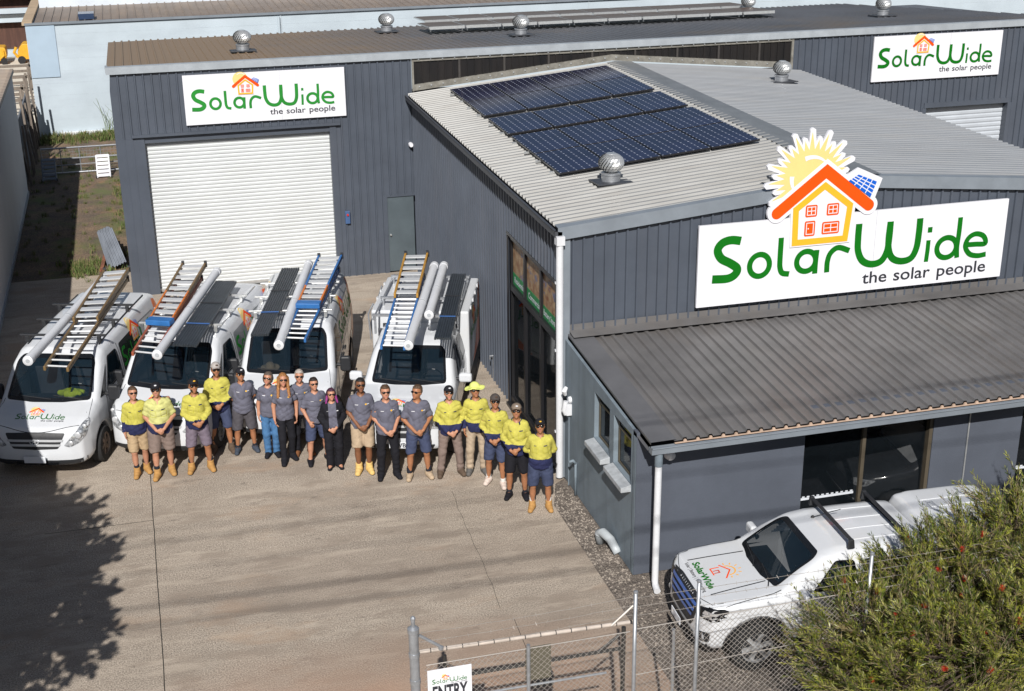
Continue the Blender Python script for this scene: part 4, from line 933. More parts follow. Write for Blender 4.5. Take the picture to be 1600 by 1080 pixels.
    b = MB(); b.tube([(-1.95, YF, 2.22), (-1.69, YF, 2.44)], .014, 6); tag(b.build('diagonal_stay', wire), 'thin diagonal stay between gate rail and slim post', 'stay')
street_fence()

# ------------------------------------------------------------ plants
def leaf_cloud(twigs, rg, n, L, W, mats, nm, along=.75, out=.75):
    """twigs: list of (base, tip); narrow leaves set around each"""
    T = np.array(twigs); B = np.repeat(T[:, 0], n, 0); E = np.repeat(T[:, 1], n, 0); m = len(B)
    t = rg.uniform(.1, 1.0, (m, 1)); c = B+(E-B)*t; ax = E-B; ax /= np.linalg.norm(ax, axis=1, keepdims=True)
    q = rg.normal(size=(m, 3)); q -= ax*(q*ax).sum(1, keepdims=True); q /= np.linalg.norm(q, axis=1, keepdims=True)
    d = q*rg.uniform(out*.65, out*1.3, (m, 1))+ax*rg.uniform(along*.65, along*1.4, (m, 1)); d /= np.linalg.norm(d, axis=1, keepdims=True)
    s = np.cross(d, rg.normal(size=(m, 3))); s /= np.linalg.norm(s, axis=1, keepdims=True); ll = L*rg.uniform(.6, 1.2, (m, 1)); ww = W*rg.uniform(.7, 1.2, (m, 1))
    V = np.stack([c-s*ww*.3, c+d*ll*.5-s*ww, c+d*ll, c+d*ll*.5+s*ww, ], 1).reshape(-1, 3); F = np.arange(len(V)).reshape(-1, 4)
    tone = np.repeat(rg.randint(0, len(mats), len(T)), n); tone = np.where(rg.uniform(size=m) < .35, rg.randint(0, len(mats), m), tone)
    me = bpy.data.meshes.new(nm); me.vertices.add(len(V)); me.vertices.foreach_set('co', V.astype(np.float32).ravel()); me.loops.add(F.size); me.loops.foreach_set('vertex_index', F.ravel().astype(np.int32))
    me.polygons.add(len(F)); me.polygons.foreach_set('loop_start', (np.arange(len(F))*4).astype(np.int32)); me.polygons.foreach_set('material_index', tone.astype(np.int32))
    for q in mats: me.materials.append(q)
    me.update(calc_edges=True); o = bpy.data.objects.new(nm, me); COL.objects.link(o); return o
def leafmat(name, c):
    m = mat(name, c, .42, 0, .22, 3, spec=.5); b = m.node_tree.nodes['Principled BSDF']; b.inputs['Transmission Weight'].default_value = .0; b.inputs['Subsurface Weight'].default_value = 0
    return m
def bottlebrush():
    rg = np.random.RandomState(11); root = (3.6, -8.6, 0)
    r = wthing('bottlebrush_shrub', 'big feathery bottlebrush shrub with red flower spikes in front of the white ute', 'shrub', root)
    lobes = [((1.2, -8.25, 1.4), (.75, .6, .7)), ((1.8, -8.05, 1.55), (.85, .65, .7)), ((2.5, -7.85, 1.65), (.95, .65, .75)), ((3.3, -7.75, 1.75), (1.15, .7, .85)), ((4.4, -7.5, 2.0), (1.1, .75, .85)), ((5.6, -7.5, 2.3), (1.15, .9, 1.0)), ((2.4, -8.9, 1.5), (1.25, .6, .85)), ((3.9, -8.9, 1.75), (1.5, .7, 1.0)), ((1.65, -9.0, 1.25), (.9, .5, .7)), ((4.3, -8.2, 1.1), (1.8, .9, .9)), ((2.5, -8.3, .8), (1.4, .8, .7))]
    tw = []; limbs = MB(); fl = []; O = np.array(root)
    for li, (c, s) in enumerate(lobes):
        c = np.array(c); s = np.array(s); k = int(620*s[0]*s[1]*s[2]/.5)+170
        p0 = O+np.array([rg.uniform(-.2, .2), rg.uniform(-.2, .2), 0]); mid = (p0+c)/2+np.array([0, 0, .25]); limbs.tube([p0, mid, c], [.05, .03, .012], 7)
        for _ in range(7):
            u = rg.normal(size=3); u /= np.linalg.norm(u); u[2] = abs(u[2])*.8; e = c+u*s*rg.uniform(.7, 1.0); m0 = c+(e-c)*.15; limbs.tube([m0, (m0+e)/2+rg.normal(size=3)*.06, e], [.016, .010, .005], 4, False)
        for _ in range(max(24, k//9)):
            u = rg.normal(size=3); u /= np.linalg.norm(u); rad = rg.uniform(.45, 1.0)**.6; p0 = c+u*s*rad
            d0 = u*np.array([.7, .7, .5])+np.array([-.22, .05, .6])+rg.normal(size=3)*.2; d0 /= np.linalg.norm(d0); sz = rg.uniform(.7, 1.25)
            limbs.tube([c+(p0-c)*.5, p0, p0+d0*.25*sz], [.009, .006, .003], 4, False)
            for q in range(rg.randint(9, 16)):
                t = rg.uniform(-.1, .3)*sz; d = d0+rg.normal(size=3)*.27; d /= np.linalg.norm(d); L = rg.uniform(.18, .40)*sz; p = p0+d0*t+rg.normal(size=3)*.03; tw.append((p, p+d*L))
            if rad > .8 and u[2] > -.2 and rg.uniform() < .34: fl.append((p0+d0*.25*sz, d0))
    # a few long shoots
    for _ in range(70):
        c, s = lobes[rg.randint(0, 6)]; u = rg.normal(size=3); u[2] = abs(u[2])+.3; u[1] = abs(u[1])*.6; u /= np.linalg.norm(u); p = np.array(c)+u*np.array(s)*.9; d = u+np.array([-.25, .1, .6]); d /= np.linalg.norm(d); L = rg.uniform(.35, .6)
        tw += [(p+d*L*a, p+d*L*(a+.4)) for a in (0, .3, .6)]; limbs.tube([p, p+d*L], [.006, .003], 4, False)
    tb = limbs.build('branch', mat('bottlebrush_bark', (.085, .062, .045), .85, 0, .25, 9), r)
    LM = [leafmat('leaf_olive', (.11, .14, .018)), leafmat('leaf_lime', (.24, .25, .033)), leafmat('leaf_deep', (.045, .068, .014)), leafmat('leaf_dry', (.22, .17, .075)), leafmat('leaf_pale', (.33, .32, .10))]
    o = leaf_cloud(tw, rg, 24, .082, .0047, [LM[0], LM[1], LM[0], LM[2], LM[1], LM[2], LM[4], LM[2], LM[1], LM[3]], 'foliage', 1.0, .55); o.parent = r; o.location = -r.location
    st = MB()
    for a, e in tw: st.tube([a, e], [.0036, .0018], 3, False)
    st.build('twig', mat('twig_bark', (.20, .15, .10), .85), r)
    red = mat('flower_red', (.50, .035, .014), .6, 0, .3, 9); v = []; f = []; rr = np.random.RandomState(3)
    for k in range(90):
        z = rr.uniform(0, .085); a = rr.uniform(0, 6.28); q = np.array([math.cos(a), math.sin(a), .35]); p = np.array([0, 0, z]); s = np.array([-q[1], q[0], 0])*.0035; i = len(v); v += [p-s, p+s, p+q*.038]; f += [(i, i+1, i+2)]
    base = None
    for p, d in fl[:90]:
        if base is None: q = obj('flower_spike', v, f, red, r, world=False); base = q
        else: q = base.copy(); COL.objects.link(q); q.parent = r
        q.location = Vector(p)-r.location; q.rotation_euler = Vector(d).to_track_quat('Z', 'Y').to_euler()
bottlebrush()
def shade_tree():
    rg = np.random.RandomState(21); r = wthing('shade_tree', 'leafy street tree beside the driveway whose crown shades the concrete at lower left', 'tree', (-12.6, -7.2, 0)); b = MB(); tw = []
    b.tube([(-12.6, -7.2, 0), (-12.5, -7.1, 1.8), (-12.2, -6.9, 3.2)], [.22, .17, .13], 10)
    lobes = [((-11.35, -6.7, 5.0), (1.55, 1.9, 1.1)), ((-10.75, -5.2, 4.7), (.95, 1.0, .8)), ((-11.0, -8.8, 4.9), (1.4, 1.3, .9)), ((-12.6, -6.6, 5.4), (1.8, 2.2, 1.3)), ((-10.3, -7.4, 4.6), (.75, 1.5, .6)), ((-12.2, -5.0, 4.9), (1.5, 1.1, 1.0)), ((-11.6, -4.6, 4.8), (1.0, .8, .7)), ((-12.3, -9.2, 5), (1.4, 1.3, 1)), ((-10.1, -6.2, 4.6), (.5, .7, .45))]
    for c, s in lobes:
        c = np.array(c); s = np.array(s); b.tube([(-12.2, -6.9, 3.1), tuple((np.array([-12.2, -6.9, 3.1])+c)/2+np.array([0, 0, .2])), tuple(c)], [.1, .07, .03], 7)
        for _ in range(int(125*s[0]*s[1]*s[2])+45):
            u = rg.normal(size=3); u /= np.linalg.norm(u); p = c+u*s*rg.uniform(.2, 1.)**.5; d = u+rg.normal(size=3)*.4; d /= np.linalg.norm(d); tw.append((p, p+d*.4))
    b.build('trunk', M['timber'], r)
    o = leaf_cloud(tw, rg, 12, .21, .06, [leafmat('tree_leaf', (.05, .085, .02)), leafmat('tree_leaf_pale', (.08, .12, .03))], 'crown'); o.parent = r; o.location = -r.location
shade_tree()
def power_lines():
    r = wthing('power_line', 'overhead street cables running along the road above the driveway', 'cable', (-5, -15.5, 11)); m = mat('cable_black', (.02, .02, .02), .6)
    for (ya, yb, z, rad) in ((-15.75, -16.35, 11.0, .020), (-16.6, -17.6, 11.2, .016), (-14.95, -15.5, 11.2, .010), (-14.2, -14.7, 11.7, .008), (-15.1, -15.1, 12.2, .014)):
        b = MB(); b.tube([(-40, ya+(ya-yb)*2.2, z+.6), (-20, ya+(ya-yb)*.6, z+.1), (-5, ya, z), (10, yb, z+.1), (40, yb+(yb-ya)*1.6, z+.8)], rad, 6); b.build('cable', m, r)
power_lines()
# ------------------------------------------------------------ vehicles
M['paint'] = mat('white_paint', (.60, .615, .64), .22, 0, .03, 2, spec=.5, coat=.6)
M['paint_dusty'] = streaks(mat('white_paint_dusty', (.60, .615, .64), .25, 0, .03, 2, coat=.5), (.50, .47, .42), .35, (2, 2, 2))
M['plastic'] = mat('black_plastic', (.022, .023, .026), .5, 0, .15, 5)
M['frit'] = mat('window_seal', (.008, .009, .011), .25, 0, .1, 3)
M['rubber'] = mat('tyre_rubber', (.018, .018, .019), .85, 0, .25, 8)
M['rim'] = mat('alloy_rim', (.45, .455, .465), .35, .3, .15, 6)
M['hub_rust'] = mat('dusty_steel_wheel', (.26, .20, .165), .6, .2, .2, 6)
M['chrome'] = mat('chrome', (.62, .63, .65), .2, .35, .05, 3)
M['lamp'] = mat('headlamp_glass', (.16, .17, .18), .08, .5, .7, 22, col2=(.75, .77, .80), coat=.8)
M['plate'] = mat('number_plate', (.66, .68, .72), .4, 0, .05, 3)
M['cabin'] = mat('cabin_trim', (.014, .016, .02), .8, 0, .2, 4)
M['seat'] = mat('cabin_seat', (.07, .075, .085), .85, 0, .2, 4)
M['hub'] = M['rim']
M['panelglass'] = mat('printed_window', (.20, .22, .235), .2, 0, .1, 3)
M['darkglass'] = mat('black_side_glass', (.012, .014, .017), .08, 0, .1, 3)
M['swoosh'] = mat('orange_swoosh', (.75, .17, .015), .35, 0, .25, 2, coat=.4)
def hull(side, plan, front, ks, xs, ys, zs, arches=(), extra=None):
    X, Y, Z = np.meshgrid(xs, ys, zs, indexing='ij'); A = np.abs(X)
    s2 = poly2(*np.meshgrid(ys, zs, indexing='ij'), side)[None]; p2 = poly2(*np.meshgrid(np.abs(xs), ys, indexing='ij'), [(-1, plan[0][1])]+plan+[(-1, plan[-1][1])])[:, :, None]; f2 = poly2(*np.meshgrid(np.abs(xs), zs, indexing='ij'), [(-1, front[0][1])]+front+[(-1, front[-1][1])])[:, None, :]
    d = smax(smax(s2+0*X, p2+0*X, ks[0]), f2+0*X, ks[1])
    if extra: d = extra(d, X, Y, Z, A)
    for yw, zw, rw in arches:
        c = np.sqrt((Y-yw)**2+(Z-zw)**2)-rw; d = np.maximum(d, -np.maximum(c, .55-A))
    return nets(d.astype(np.float32), xs, ys, zs)
def inpoly(P, poly):
    n = len(poly); ins = np.zeros(len(P), bool)
    for i in range(n):
        (x0, y0), (x1, y1) = poly[i], poly[(i+1) % n]; c = (y0 <= P[:, 1]) != (y1 <= P[:, 1])
        with np.errstate(all='ignore'): ins ^= c & (P[:, 0] < (P[:, 1]-y0)*(x1-x0)/(y1-y0+1e-12)+x0)
    return ins
def cut_holes(V, F, holes):
    """drop faces whose centre lies inside a hole seen along an axis: (axes, poly, test)"""
    C = V[F].mean(1); keep = np.ones(len(F), bool)
    for (i, j), poly, test in holes: keep &= ~(inpoly(C[:, [i, j]], poly) & test(C))
    return F[keep]
def glazing(name, bvh, poly, to3, d, root, rim=.035, m=None, rad=.06):
    P = roundpoly(poly, rad); Q = inset(P, rim)
    fr = patch(name, bvh, ring(P, Q), to3, d, M['frit'], root, .006, .08)
    patch('pane', bvh, [Q], to3, d, m or M['glasscar'], fr, .004, .08); return fr
def wheel(root, x, y, z, r, w, rim, s):
    b = MB(); h = w/2; b.lathe([(r*.62, -h), (r*.93, -h), (r, -h*.7), (r, h*.7), (r*.93, h), (r*.62, h), (r*.62, -h)], (x, y, z), 32, 'x', False); t = b.build('wheel', M['rubber'], root, auto=35)
    b = MB(); b.mi = 1; b.lathe([(.001, s*h*.35), (r*.55, s*h*.35), (r*.63, s*h*.8), (r*.6, -s*h*.5)], (x, y, z), 28, 'x', False)
    b.mi = 0; b.lathe([(r*.58, s*h*.6), (r*.60, s*h*.95), (r*.67, s*h*.98), (r*.66, s*h*.3)], (x, y, z), 28, 'x', False); b.lathe([(.001, s*h*.86), (r*.13, s*h*.84), (r*.16, s*h*.3)], (x, y, z), 16, 'x', False)
    for k in range(6):
        a = k*math.pi/3+.2; c = Vector((x+s*h*.66, y+r*.37*math.cos(a), z+r*.37*math.sin(a))); b.obox(c, (.018, 0, 0), (0, r*.24*math.cos(a), r*.24*math.sin(a)), (0, -.028*math.sin(a), .028*math.cos(a)))
    b.build('rim', [rim, M['plastic']], t, auto=35)
def rot2(root, a): root.rotation_euler = (0, 0, -R(a))
HOOD = lambda x0, y0: (lambda p, l: None)
def decal_place(bvh, fn, d, base=.004):
    def place(P, l): return project(bvh, P, fn, d, base+l)
    return place
def bodymesh(root, V, F, m): return obj('body', V, F, m, root, smooth=True)
_cache = {}
VS = [(.10, .24), (.03, .33), (.0, .50), (.02, .68), (.07, .84), (.17, .96), (.45, 1.06), (.88, 1.17), (1.22, 1.47), (1.52, 1.73), (1.78, 1.86), (2.3, 1.93), (3.5, 1.95), (4.75, 1.91), (4.98, 1.80), (5.08, 1.4), (5.12, .6), (5.08, .27)]
VP = [(.0, -.02), (.35, .0), (.62, .06), (.80, .17), (.90, .38), (.945, .75), (.955, 1.3), (.955, 4.5), (.93, 4.95), (.86, 5.12), (0, 5.14)]
VF = [(0, .22), (.84, .24), (.93, .40), (.955, .7), (.95, 1.0), (.905, 1.22), (.835, 1.6), (.765, 1.82), (.64, 1.94), (.3, 1.965), (0, 1.97)]
def van(label, loc, ang, variant):
    root = thing('work_van', label, 'van', (*loc, 0), 0, 'white work vans parked behind the group'); rot2(root, ang)
    if 'van' not in _cache:
        V, F = hull(VS, VP, VF, (.17, .12), axis(-1.02, 1.02, .036), axis(-.1, 5.25, .036), axis(.12, 2.06, .036), ((.93, .33, .40), (4.05, .33, .40)))
        _cache['van'] = (V, F, BVHTree.FromPolygons([tuple(v) for v in V], [tuple(f) for f in F]))
    V, F, bvh = _cache['van']; fx = lambda a, b: (a, -1, b); tp = lambda a, b: (a, b, 3)
    ws = [(-.765, 1.19), (-.3, 1.16), (.3, 1.16), (.765, 1.19), (.715, 1.70), (.64, 1.785), (-.64, 1.785), (-.715, 1.70)]
    dw = [(1.36, 1.16), (2.28, 1.14), (2.26, 1.66), (1.78, 1.68)]
    F2 = cut_holes(V, F, [((0, 2), inset(ws, .03), lambda C: C[:, 1] < 2.0)]+[((1, 2), inset(dw, .03), lambda C: np.abs(C[:, 0]) > .6)])
    bodymesh(root, V, F2, M['paint'])
    glazing('windscreen', bvh, ws, fx, (0, 1, 0), root, .05)
    for s in (-1, 1):
        sd = lambda a, b, s=s: (3*s, a, b)
        glazing('side_window', bvh, dw, sd, (-s, 0, 0), root, .03)
        patch('quarter_window', bvh, [roundpoly([(1.02, 1.17), (1.30, 1.16), (1.62, 1.60)], .03)], sd, (-s, 0, 0), M['frit'], root, .005)
        pw = roundpoly([(2.42, 1.12), (3.42, 1.12), (3.40, 1.66), (2.44, 1.67)], .07); pn = roundpoly([(3.62, 1.14), (4.68, 1.16), (4.55, 1.62), (3.62, 1.66)], .07)
        patch('printed_panel', bvh, [pw], sd, (-s, 0, 0), M['darkglass'] if variant == 0 else M['panelglass'], root, .004)
        patch('printed_panel', bvh, ring(pn, inset(pn, .02)), sd, (-s, 0, 0), M['panelglass'], root, .004)
        seam = MB()
        for Q in ([(2.36, .35), (2.36, 1.72)], [(1.25, .45), (1.28, 1.1)], [(3.52, .38), (3.52, 1.72)], [(1.28, 1.10), (2.36, 1.08), (3.52, 1.08), (4.9, 1.10)], [(1.25, .42), (2.36, .36), (3.52, .36)]):
            for a, c in zip(Q, Q[1:]):
                n = max(2, int((Vector(c)-Vector(a)).length/.1)); pts = [tuple(Vector(a).lerp(Vector(c), k/n)) for k in range(n+1)]
                seam.tube(project(bvh, pts, sd, (-s, 0, 0), .0), .005, 4, False)
        seam.build('door_seam', M['frit'], root)
        for ya in (2.1, 2.5): b = MB(); hp = project(bvh, [(ya, 1.0), (ya+.2, 1.0)], sd, (-s, 0, 0), .02); b.bar(hp[0], hp[1], .03, .03); b.build('door_handle', M['plastic'], root, bevel=.006)
        sw = [[(3.75+.0*k, .42) if k == 0 else None for k in range(1)][0]]
        sp = [(3.3, .42), (3.8, .5), (4.2, .75), (4.45, 1.05), (4.62, 1.4), (4.72, 1.78), (4.88, 1.74), (4.95, 1.3), (4.95, .8), (4.9, .45), (4.55, .38), (4.53, .62), (4.35, .76), (4.05, .79), (3.78, .72), (3.6, .5)]
        patch('swoosh', bvh, [sp], sd, (-s, 0, 0), M['swoosh'], root, .0035)
        sg = type('q', (), {})
        k = .44; y0, z0 = (2.35, 1.02)
        pl = decal_place(bvh, (lambda a, b, s=s: (3*s, y0+a*1.0 if s > 0 else y0+2.75-a, z0+b)), (-s, 0, 0), .006)
        lay_logo(root, pl, k, .62, False, False, green=M['green2'], step=.0008)
        b = MB(); b.tube([(s*.90, 1.28, 1.16), (s*1.0, 1.26, 1.16)], .035, 8); o = b.build('mirror_arm', M['plastic'], root)
        b = MB(); b.prism(rrect(-.10, -.15, .10, .15, .05), lambda a, c, s=s: Vector((s*1.06+a, 1.22, 1.18+c)), (0, .10, 0)); b.build('mirror', M['plastic'], o, bevel=.03)
        lamp = [(s*x, z) for x, z in ((.50, .67), (.60, .635), (.76, .70), (.85, .80), (.885, .95), (.86, 1.04), (.80, 1.02), (.70, .89))]
        hl = patch('headlight', bvh, [roundpoly(lamp, .03)], fx, (0, 1, 0), M['lamp'], root, .006)
        b = MB()
        for x, z, r in ((.73, .83, .065), (.62, .71, .045), (.82, .95, .04)):
            q = project(bvh, [(s*x, z)], fx, (0, 1, 0), .008)[0]; b = MB(); b.lathe([(.001, -.012), (r*.6, -.010), (r, .0), (r*1.05, .01)], q, 18, 'y'); b.build('lamp_reflector', M['chrome'], hl, smooth=True)
        wheel(root, s*.83, .93, .33, .33, .21, M['hub_rust'] if variant == 0 else M['hub'], s); wheel(root, s*.83, 4.05, .33, .33, .21, M['hub'], s)
    # grille with three slots and bars, badge, plate, bumper
    gp = [(-.53, .885), (0, .90), (.53, .885), (.40, .615), (0, .60), (-.40, .615)]
    patch('grille', bvh, [roundpoly(gp, .03)], fx, (0, 1, 0), M['plastic'], root, .004)
    for z, wv in ((.845, .0), (.765, .50), (.685, .45)):
        if wv: patch('grille_bar', bvh, [[(-wv, z+.018), (0, z+.022), (wv, z+.018), (wv-.02, z-.022), (0, z-.018), (-wv+.02, z-.022)]], fx, (0, 1, 0), M['chrome'], root, .016)
    q = project(bvh, [(0, .745)], fx, (0, 1, 0), .03)[0]
    b = MB(); b.tube([q+Vector((.075*math.cos(t*.3927), 0, .045*math.sin(t*.3927))) for t in range(17)], .009, 6, False); b.bar(q+Vector((-.028, 0, -.03)), q+Vector((-.016, 0, .032)), .012, .012, (0, 1, 0)); b.bar(q+Vector((.016, 0, -.032)), q+Vector((.028, 0, .03)), .012, .012, (0, 1, 0)); b.bar(q+Vector((-.02, 0, .002)), q+Vector((.02, 0, -.002)), .012, .012, (0, 1, 0))
    b.build('badge', M['chrome'], root)
    patch('lower_bumper', bvh, [[(-.93, .25), (.93, .25), (.95, .42), (.72, .40), (.5, .36), (.28, .33), (-.28, .33), (-.5, .36), (-.72, .40), (-.95, .42)]], fx, (0, 1, 0), M['plastic'], root, .006)
    patch('intake', bvh, [roundpoly([(-.40, .36), (.40, .36), (.34, .30), (-.34, .30)], .03)], fx, (0, 1, 0), M['frit'], root, .009)
    b = MB(); b.box((-.19, -.05, .385), (.19, -.035, .505)); pl = b.build('number_plate', M['plate'], root, bevel=.004)
    txt = ('', '183', '')[variant]
    if txt: v, f = text2d(txt, .07, .06, .41, 'CENTER', bold=.02); obj('plate_text', [(x, -.052, z) for x, z in v], f, M['ink'], pl)
    lay_logo(root, decal_place(bvh, lambda a, b: (-.48+a, .30+b*1.05, 3), (0, 0, -1), .003), .165, .85, False, True, green=mat('bonnet_green', (.03, .13, .035), .4) if 'bonnet_green' not in MATS else MATS['bonnet_green'], step=.0007)
    b = MB()
    hs = project(bvh, [(-.86+1.72*k/14, .115+.12*(2*k/14-1)**2*1.6) for k in range(15)], tp, (0, 0, -1), .002); b.tube(hs, .006, 4)
    for s in (-1, 1): b.tube(project(bvh, [(s*(.87-.08*k/8), .30+.62*k/8) for k in range(9)], tp, (0, 0, -1), .0), .005, 4)
    b.build('bonnet_seam', M['frit'], root)
    b = MB()
    for x0, x1 in ((.05, -.55), (.62, .08)): b = MB(); b.tube(project(bvh, [(x0+(x1-x0)*t, 1.19+.05*t) for t in (0, .25, .5, .75, 1)], fx, (0, 1, 0), .02), .009, 5); b.build('wiper', M['plastic'], root)
    interior(root, .98, 2.35, 1.12, .72)
    b = MB(); rt = [1.92, 2.75, 3.6, 4.4]
    for s in (-1, 1): b = MB(); b.tube(project(bvh, [(s*.66, 1.9+.3*k) for k in range(10)], tp, (0, 0, -1), .01), .014, 6); b.build('roof_rail', M['plastic'] if variant == 0 else M['alu'], root)
    for y in rt[:3] if variant else rt[:3]:
        b = MB(); b.bar((-.80, y, 2.035), (.80, y, 2.035), .05, .035); b.box((-.70, y-.03, 1.90), (-.64, y+.03, 2.02)); b.box((.64, y-.03, 1.90), (.70, y+.03, 2.02)); b.build('roof_bar', M['plastic'] if variant == 0 else M['alu'], root, bevel=.006)
    return root
def interior(root, yd, yb, zd, hw):
    b = MB(); b.box((-hw, yd-.02, .55), (hw, yd+.38, zd)); b.box((-hw-.06, yd+.2, .5), (hw+.06, yb, .56)); b.box((-hw-.08, yb, .5), (hw+.08, yb+.03, 1.72)); b.box((-hw+.05, yd+.2, 1.7), (hw-.05, yb, 1.72)) if False else None
    i = b.build('cabin', M['cabin'], root, bevel=.02)
    b = MB(); c = Vector((.38, yd+.50, zd+.0)); b.tube([c+Vector((.18*math.cos(k*math.pi/10), -.07*math.sin(k*math.pi/10), .17*math.sin(k*math.pi/10))) for k in range(21)], .014, 6, False); b.bar(c+Vector((-.17, 0, 0)), c+Vector((.17, 0, 0)), .03, .03); b.build('steering_wheel', M['frit'], i)
    for x in (-.38, .38):
        b = MB(); b.obox((x, yb-.30, zd-.02), (.24, 0, 0), (0, .06, .02), (0, -.06, .34)); b.obox((x, yb-.24, zd+.40), (.13, 0, 0), (0, .04, 0), (0, 0, .09)); b.obox((x, yb-.55, zd-.35), (.24, 0, 0), (0, .26, 0), (0, 0, .07)); b.build('cabin_seat', M['seat'], i, bevel=.03)
V1 = van('white work van in the partial shade of the left wall, orange vest on its dash'.replace('orange', 'yellow'), (-8.87, 2.42), 18, 0)
V2 = van('white work van second from the left, carrying an orange step ladder', (-6.85, 2.44), 21, 1)
V3 = van('white work van third from the left, carrying the blue ladders and flat rail bundle', (-4.545, 2.50), 13.5, 2)
b = MB(); rg = np.random.RandomState(4)
def vest():
    f = lambda P: smin(smin(rc(P, (-.22, .02, 0), (.20, .05, .02), .05, .045), rc(P, (-.05, -.07, .0), (.18, -.05, .03), .05, .04), .05), ell(P, (.0, .0, .04), (.15, .09, .06)), .05)+.012*np.sin(P[0]*45+2*np.sin(P[1]*30))*np.cos(P[1]*38)
    V, F = sdfmesh(f, axis(-.32, .32, .016), axis(-.2, .2, .016), axis(-.06, .16, .016))
    o = obj('hi_vis_vest', V, F, mat('vest_yellow', (.60, .80, .02), .7, 0, .15, 8), smooth=True); tag(o, 'crumpled fluorescent yellow vest on the dash of the partly shaded van', 'vest')
    p = V1.matrix_basis @ Vector((.30, 1.20, 1.18)); o.location = p; o.rotation_euler = (0, 0, -R(18))
    b = MB(); b.box((-.17, -.07, 0), (.17, .07, .012)); o = b.build('clipboard', mat('paper_white', (.7, .7, .66), .6, 0, .1, 4)); tag(o, 'white clipboard lying on the dash of the partly shaded van', 'clipboard'); o.location = V1.matrix_basis @ Vector((.44, 1.02, 1.145)); o.rotation_euler = (0, 0, -R(22))
vest()

# ------------------------------------------------------------ utes
def ute_common(root, V, F, bvh, ws, dws, paint, ybulk):
    fx = lambda a, b: (a, -1, b)
    F2 = cut_holes(V, F, [((0, 2), inset(ws, .03), lambda C: C[:, 1] < 2.3)]+[((1, 2), inset(dw, .03), lambda C: np.abs(C[:, 0]) > .5) for dw in dws])
    bodymesh(root, V, F2, paint); glazing('windscreen', bvh, ws, fx, (0, 1, 0), root, .045)
    for s in (-1, 1):
        sd = lambda a, b, s=s: (3*s, a, b)
        for dw in dws: glazing('side_window', bvh, dw, sd, (-s, 0, 0), root, .028)
        seam = MB()
        for Q in ([(1.32, .5), (1.36, 1.12)], [(2.42, .42), (2.42, 1.12), (2.40, 1.66)], [(1.34, .44), (2.42, .42), (3.3, .45)]):
            for a, c in zip(Q, Q[1:]):
                n = max(2, int((Vector(c)-Vector(a)).length/.1)); seam.tube(project(bvh, [tuple(Vector(a).lerp(Vector(c), k/n)) for k in range(n+1)], sd, (-s, 0, 0), 0), .005, 4, False)
        seam.build('door_seam', M['frit'], root)
        for y in (2.2, 3.02):
            b = MB(); hp = project(bvh, [(y, 1.0), (y+.2, 1.0)], sd, (-s, 0, 0), .02); b.bar(hp[0], hp[1], .03, .03); b.build('door_handle', M['chrome'], root, bevel=.006)
        b = MB(); b.tube([(s*.82, 1.52, 1.16), (s*.98, 1.50, 1.17)], .03, 8); o = b.build('mirror_arm', M['plastic'], root)
        b = MB(); b.prism(rrect(-.12, -.085, .12, .085, .05), lambda a, c, s=s: Vector((s*1.02+a, 1.44, 1.20+c)), (0, .11, 0)); b.build('mirror', paint, o, bevel=.035)
    b = MB()
    for x0, x1 in ((.02, -.55), (.60, .06)): b = MB(); b.tube(project(bvh, [(x0+(x1-x0)*t, 1.175+.05*t) for t in (0, .25, .5, .75, 1)], fx, (0, 1, 0), .018), .008, 5); b.build('wiper', M['plastic'], root)
    interior(root, 1.22, ybulk, 1.12, .64)
UP = [(.0, -.02), (.4, .0), (.66, .07), (.82, .20), (.89, .45), (.91, 1.0), (.915, 3.0), (.91, 4.9), (.85, 5.2), (0, 5.22)]
UF = [(0, .30), (.80, .32), (.89, .45), (.915, .75), (.91, 1.0), (.86, 1.16), (.77, 1.5), (.69, 1.70), (.56, 1.785), (0, 1.81)]
def swoosh_text(root, bvh, s, y0, k, z0):
    lay_logo(root, decal_place(bvh, (lambda a, b: (3*s, y0+a if s > 0 else y0+5.8*k-a, z0+b)), (-s, 0, 0), .006), k, .85, False, False, green=M['green2'], step=.0008)
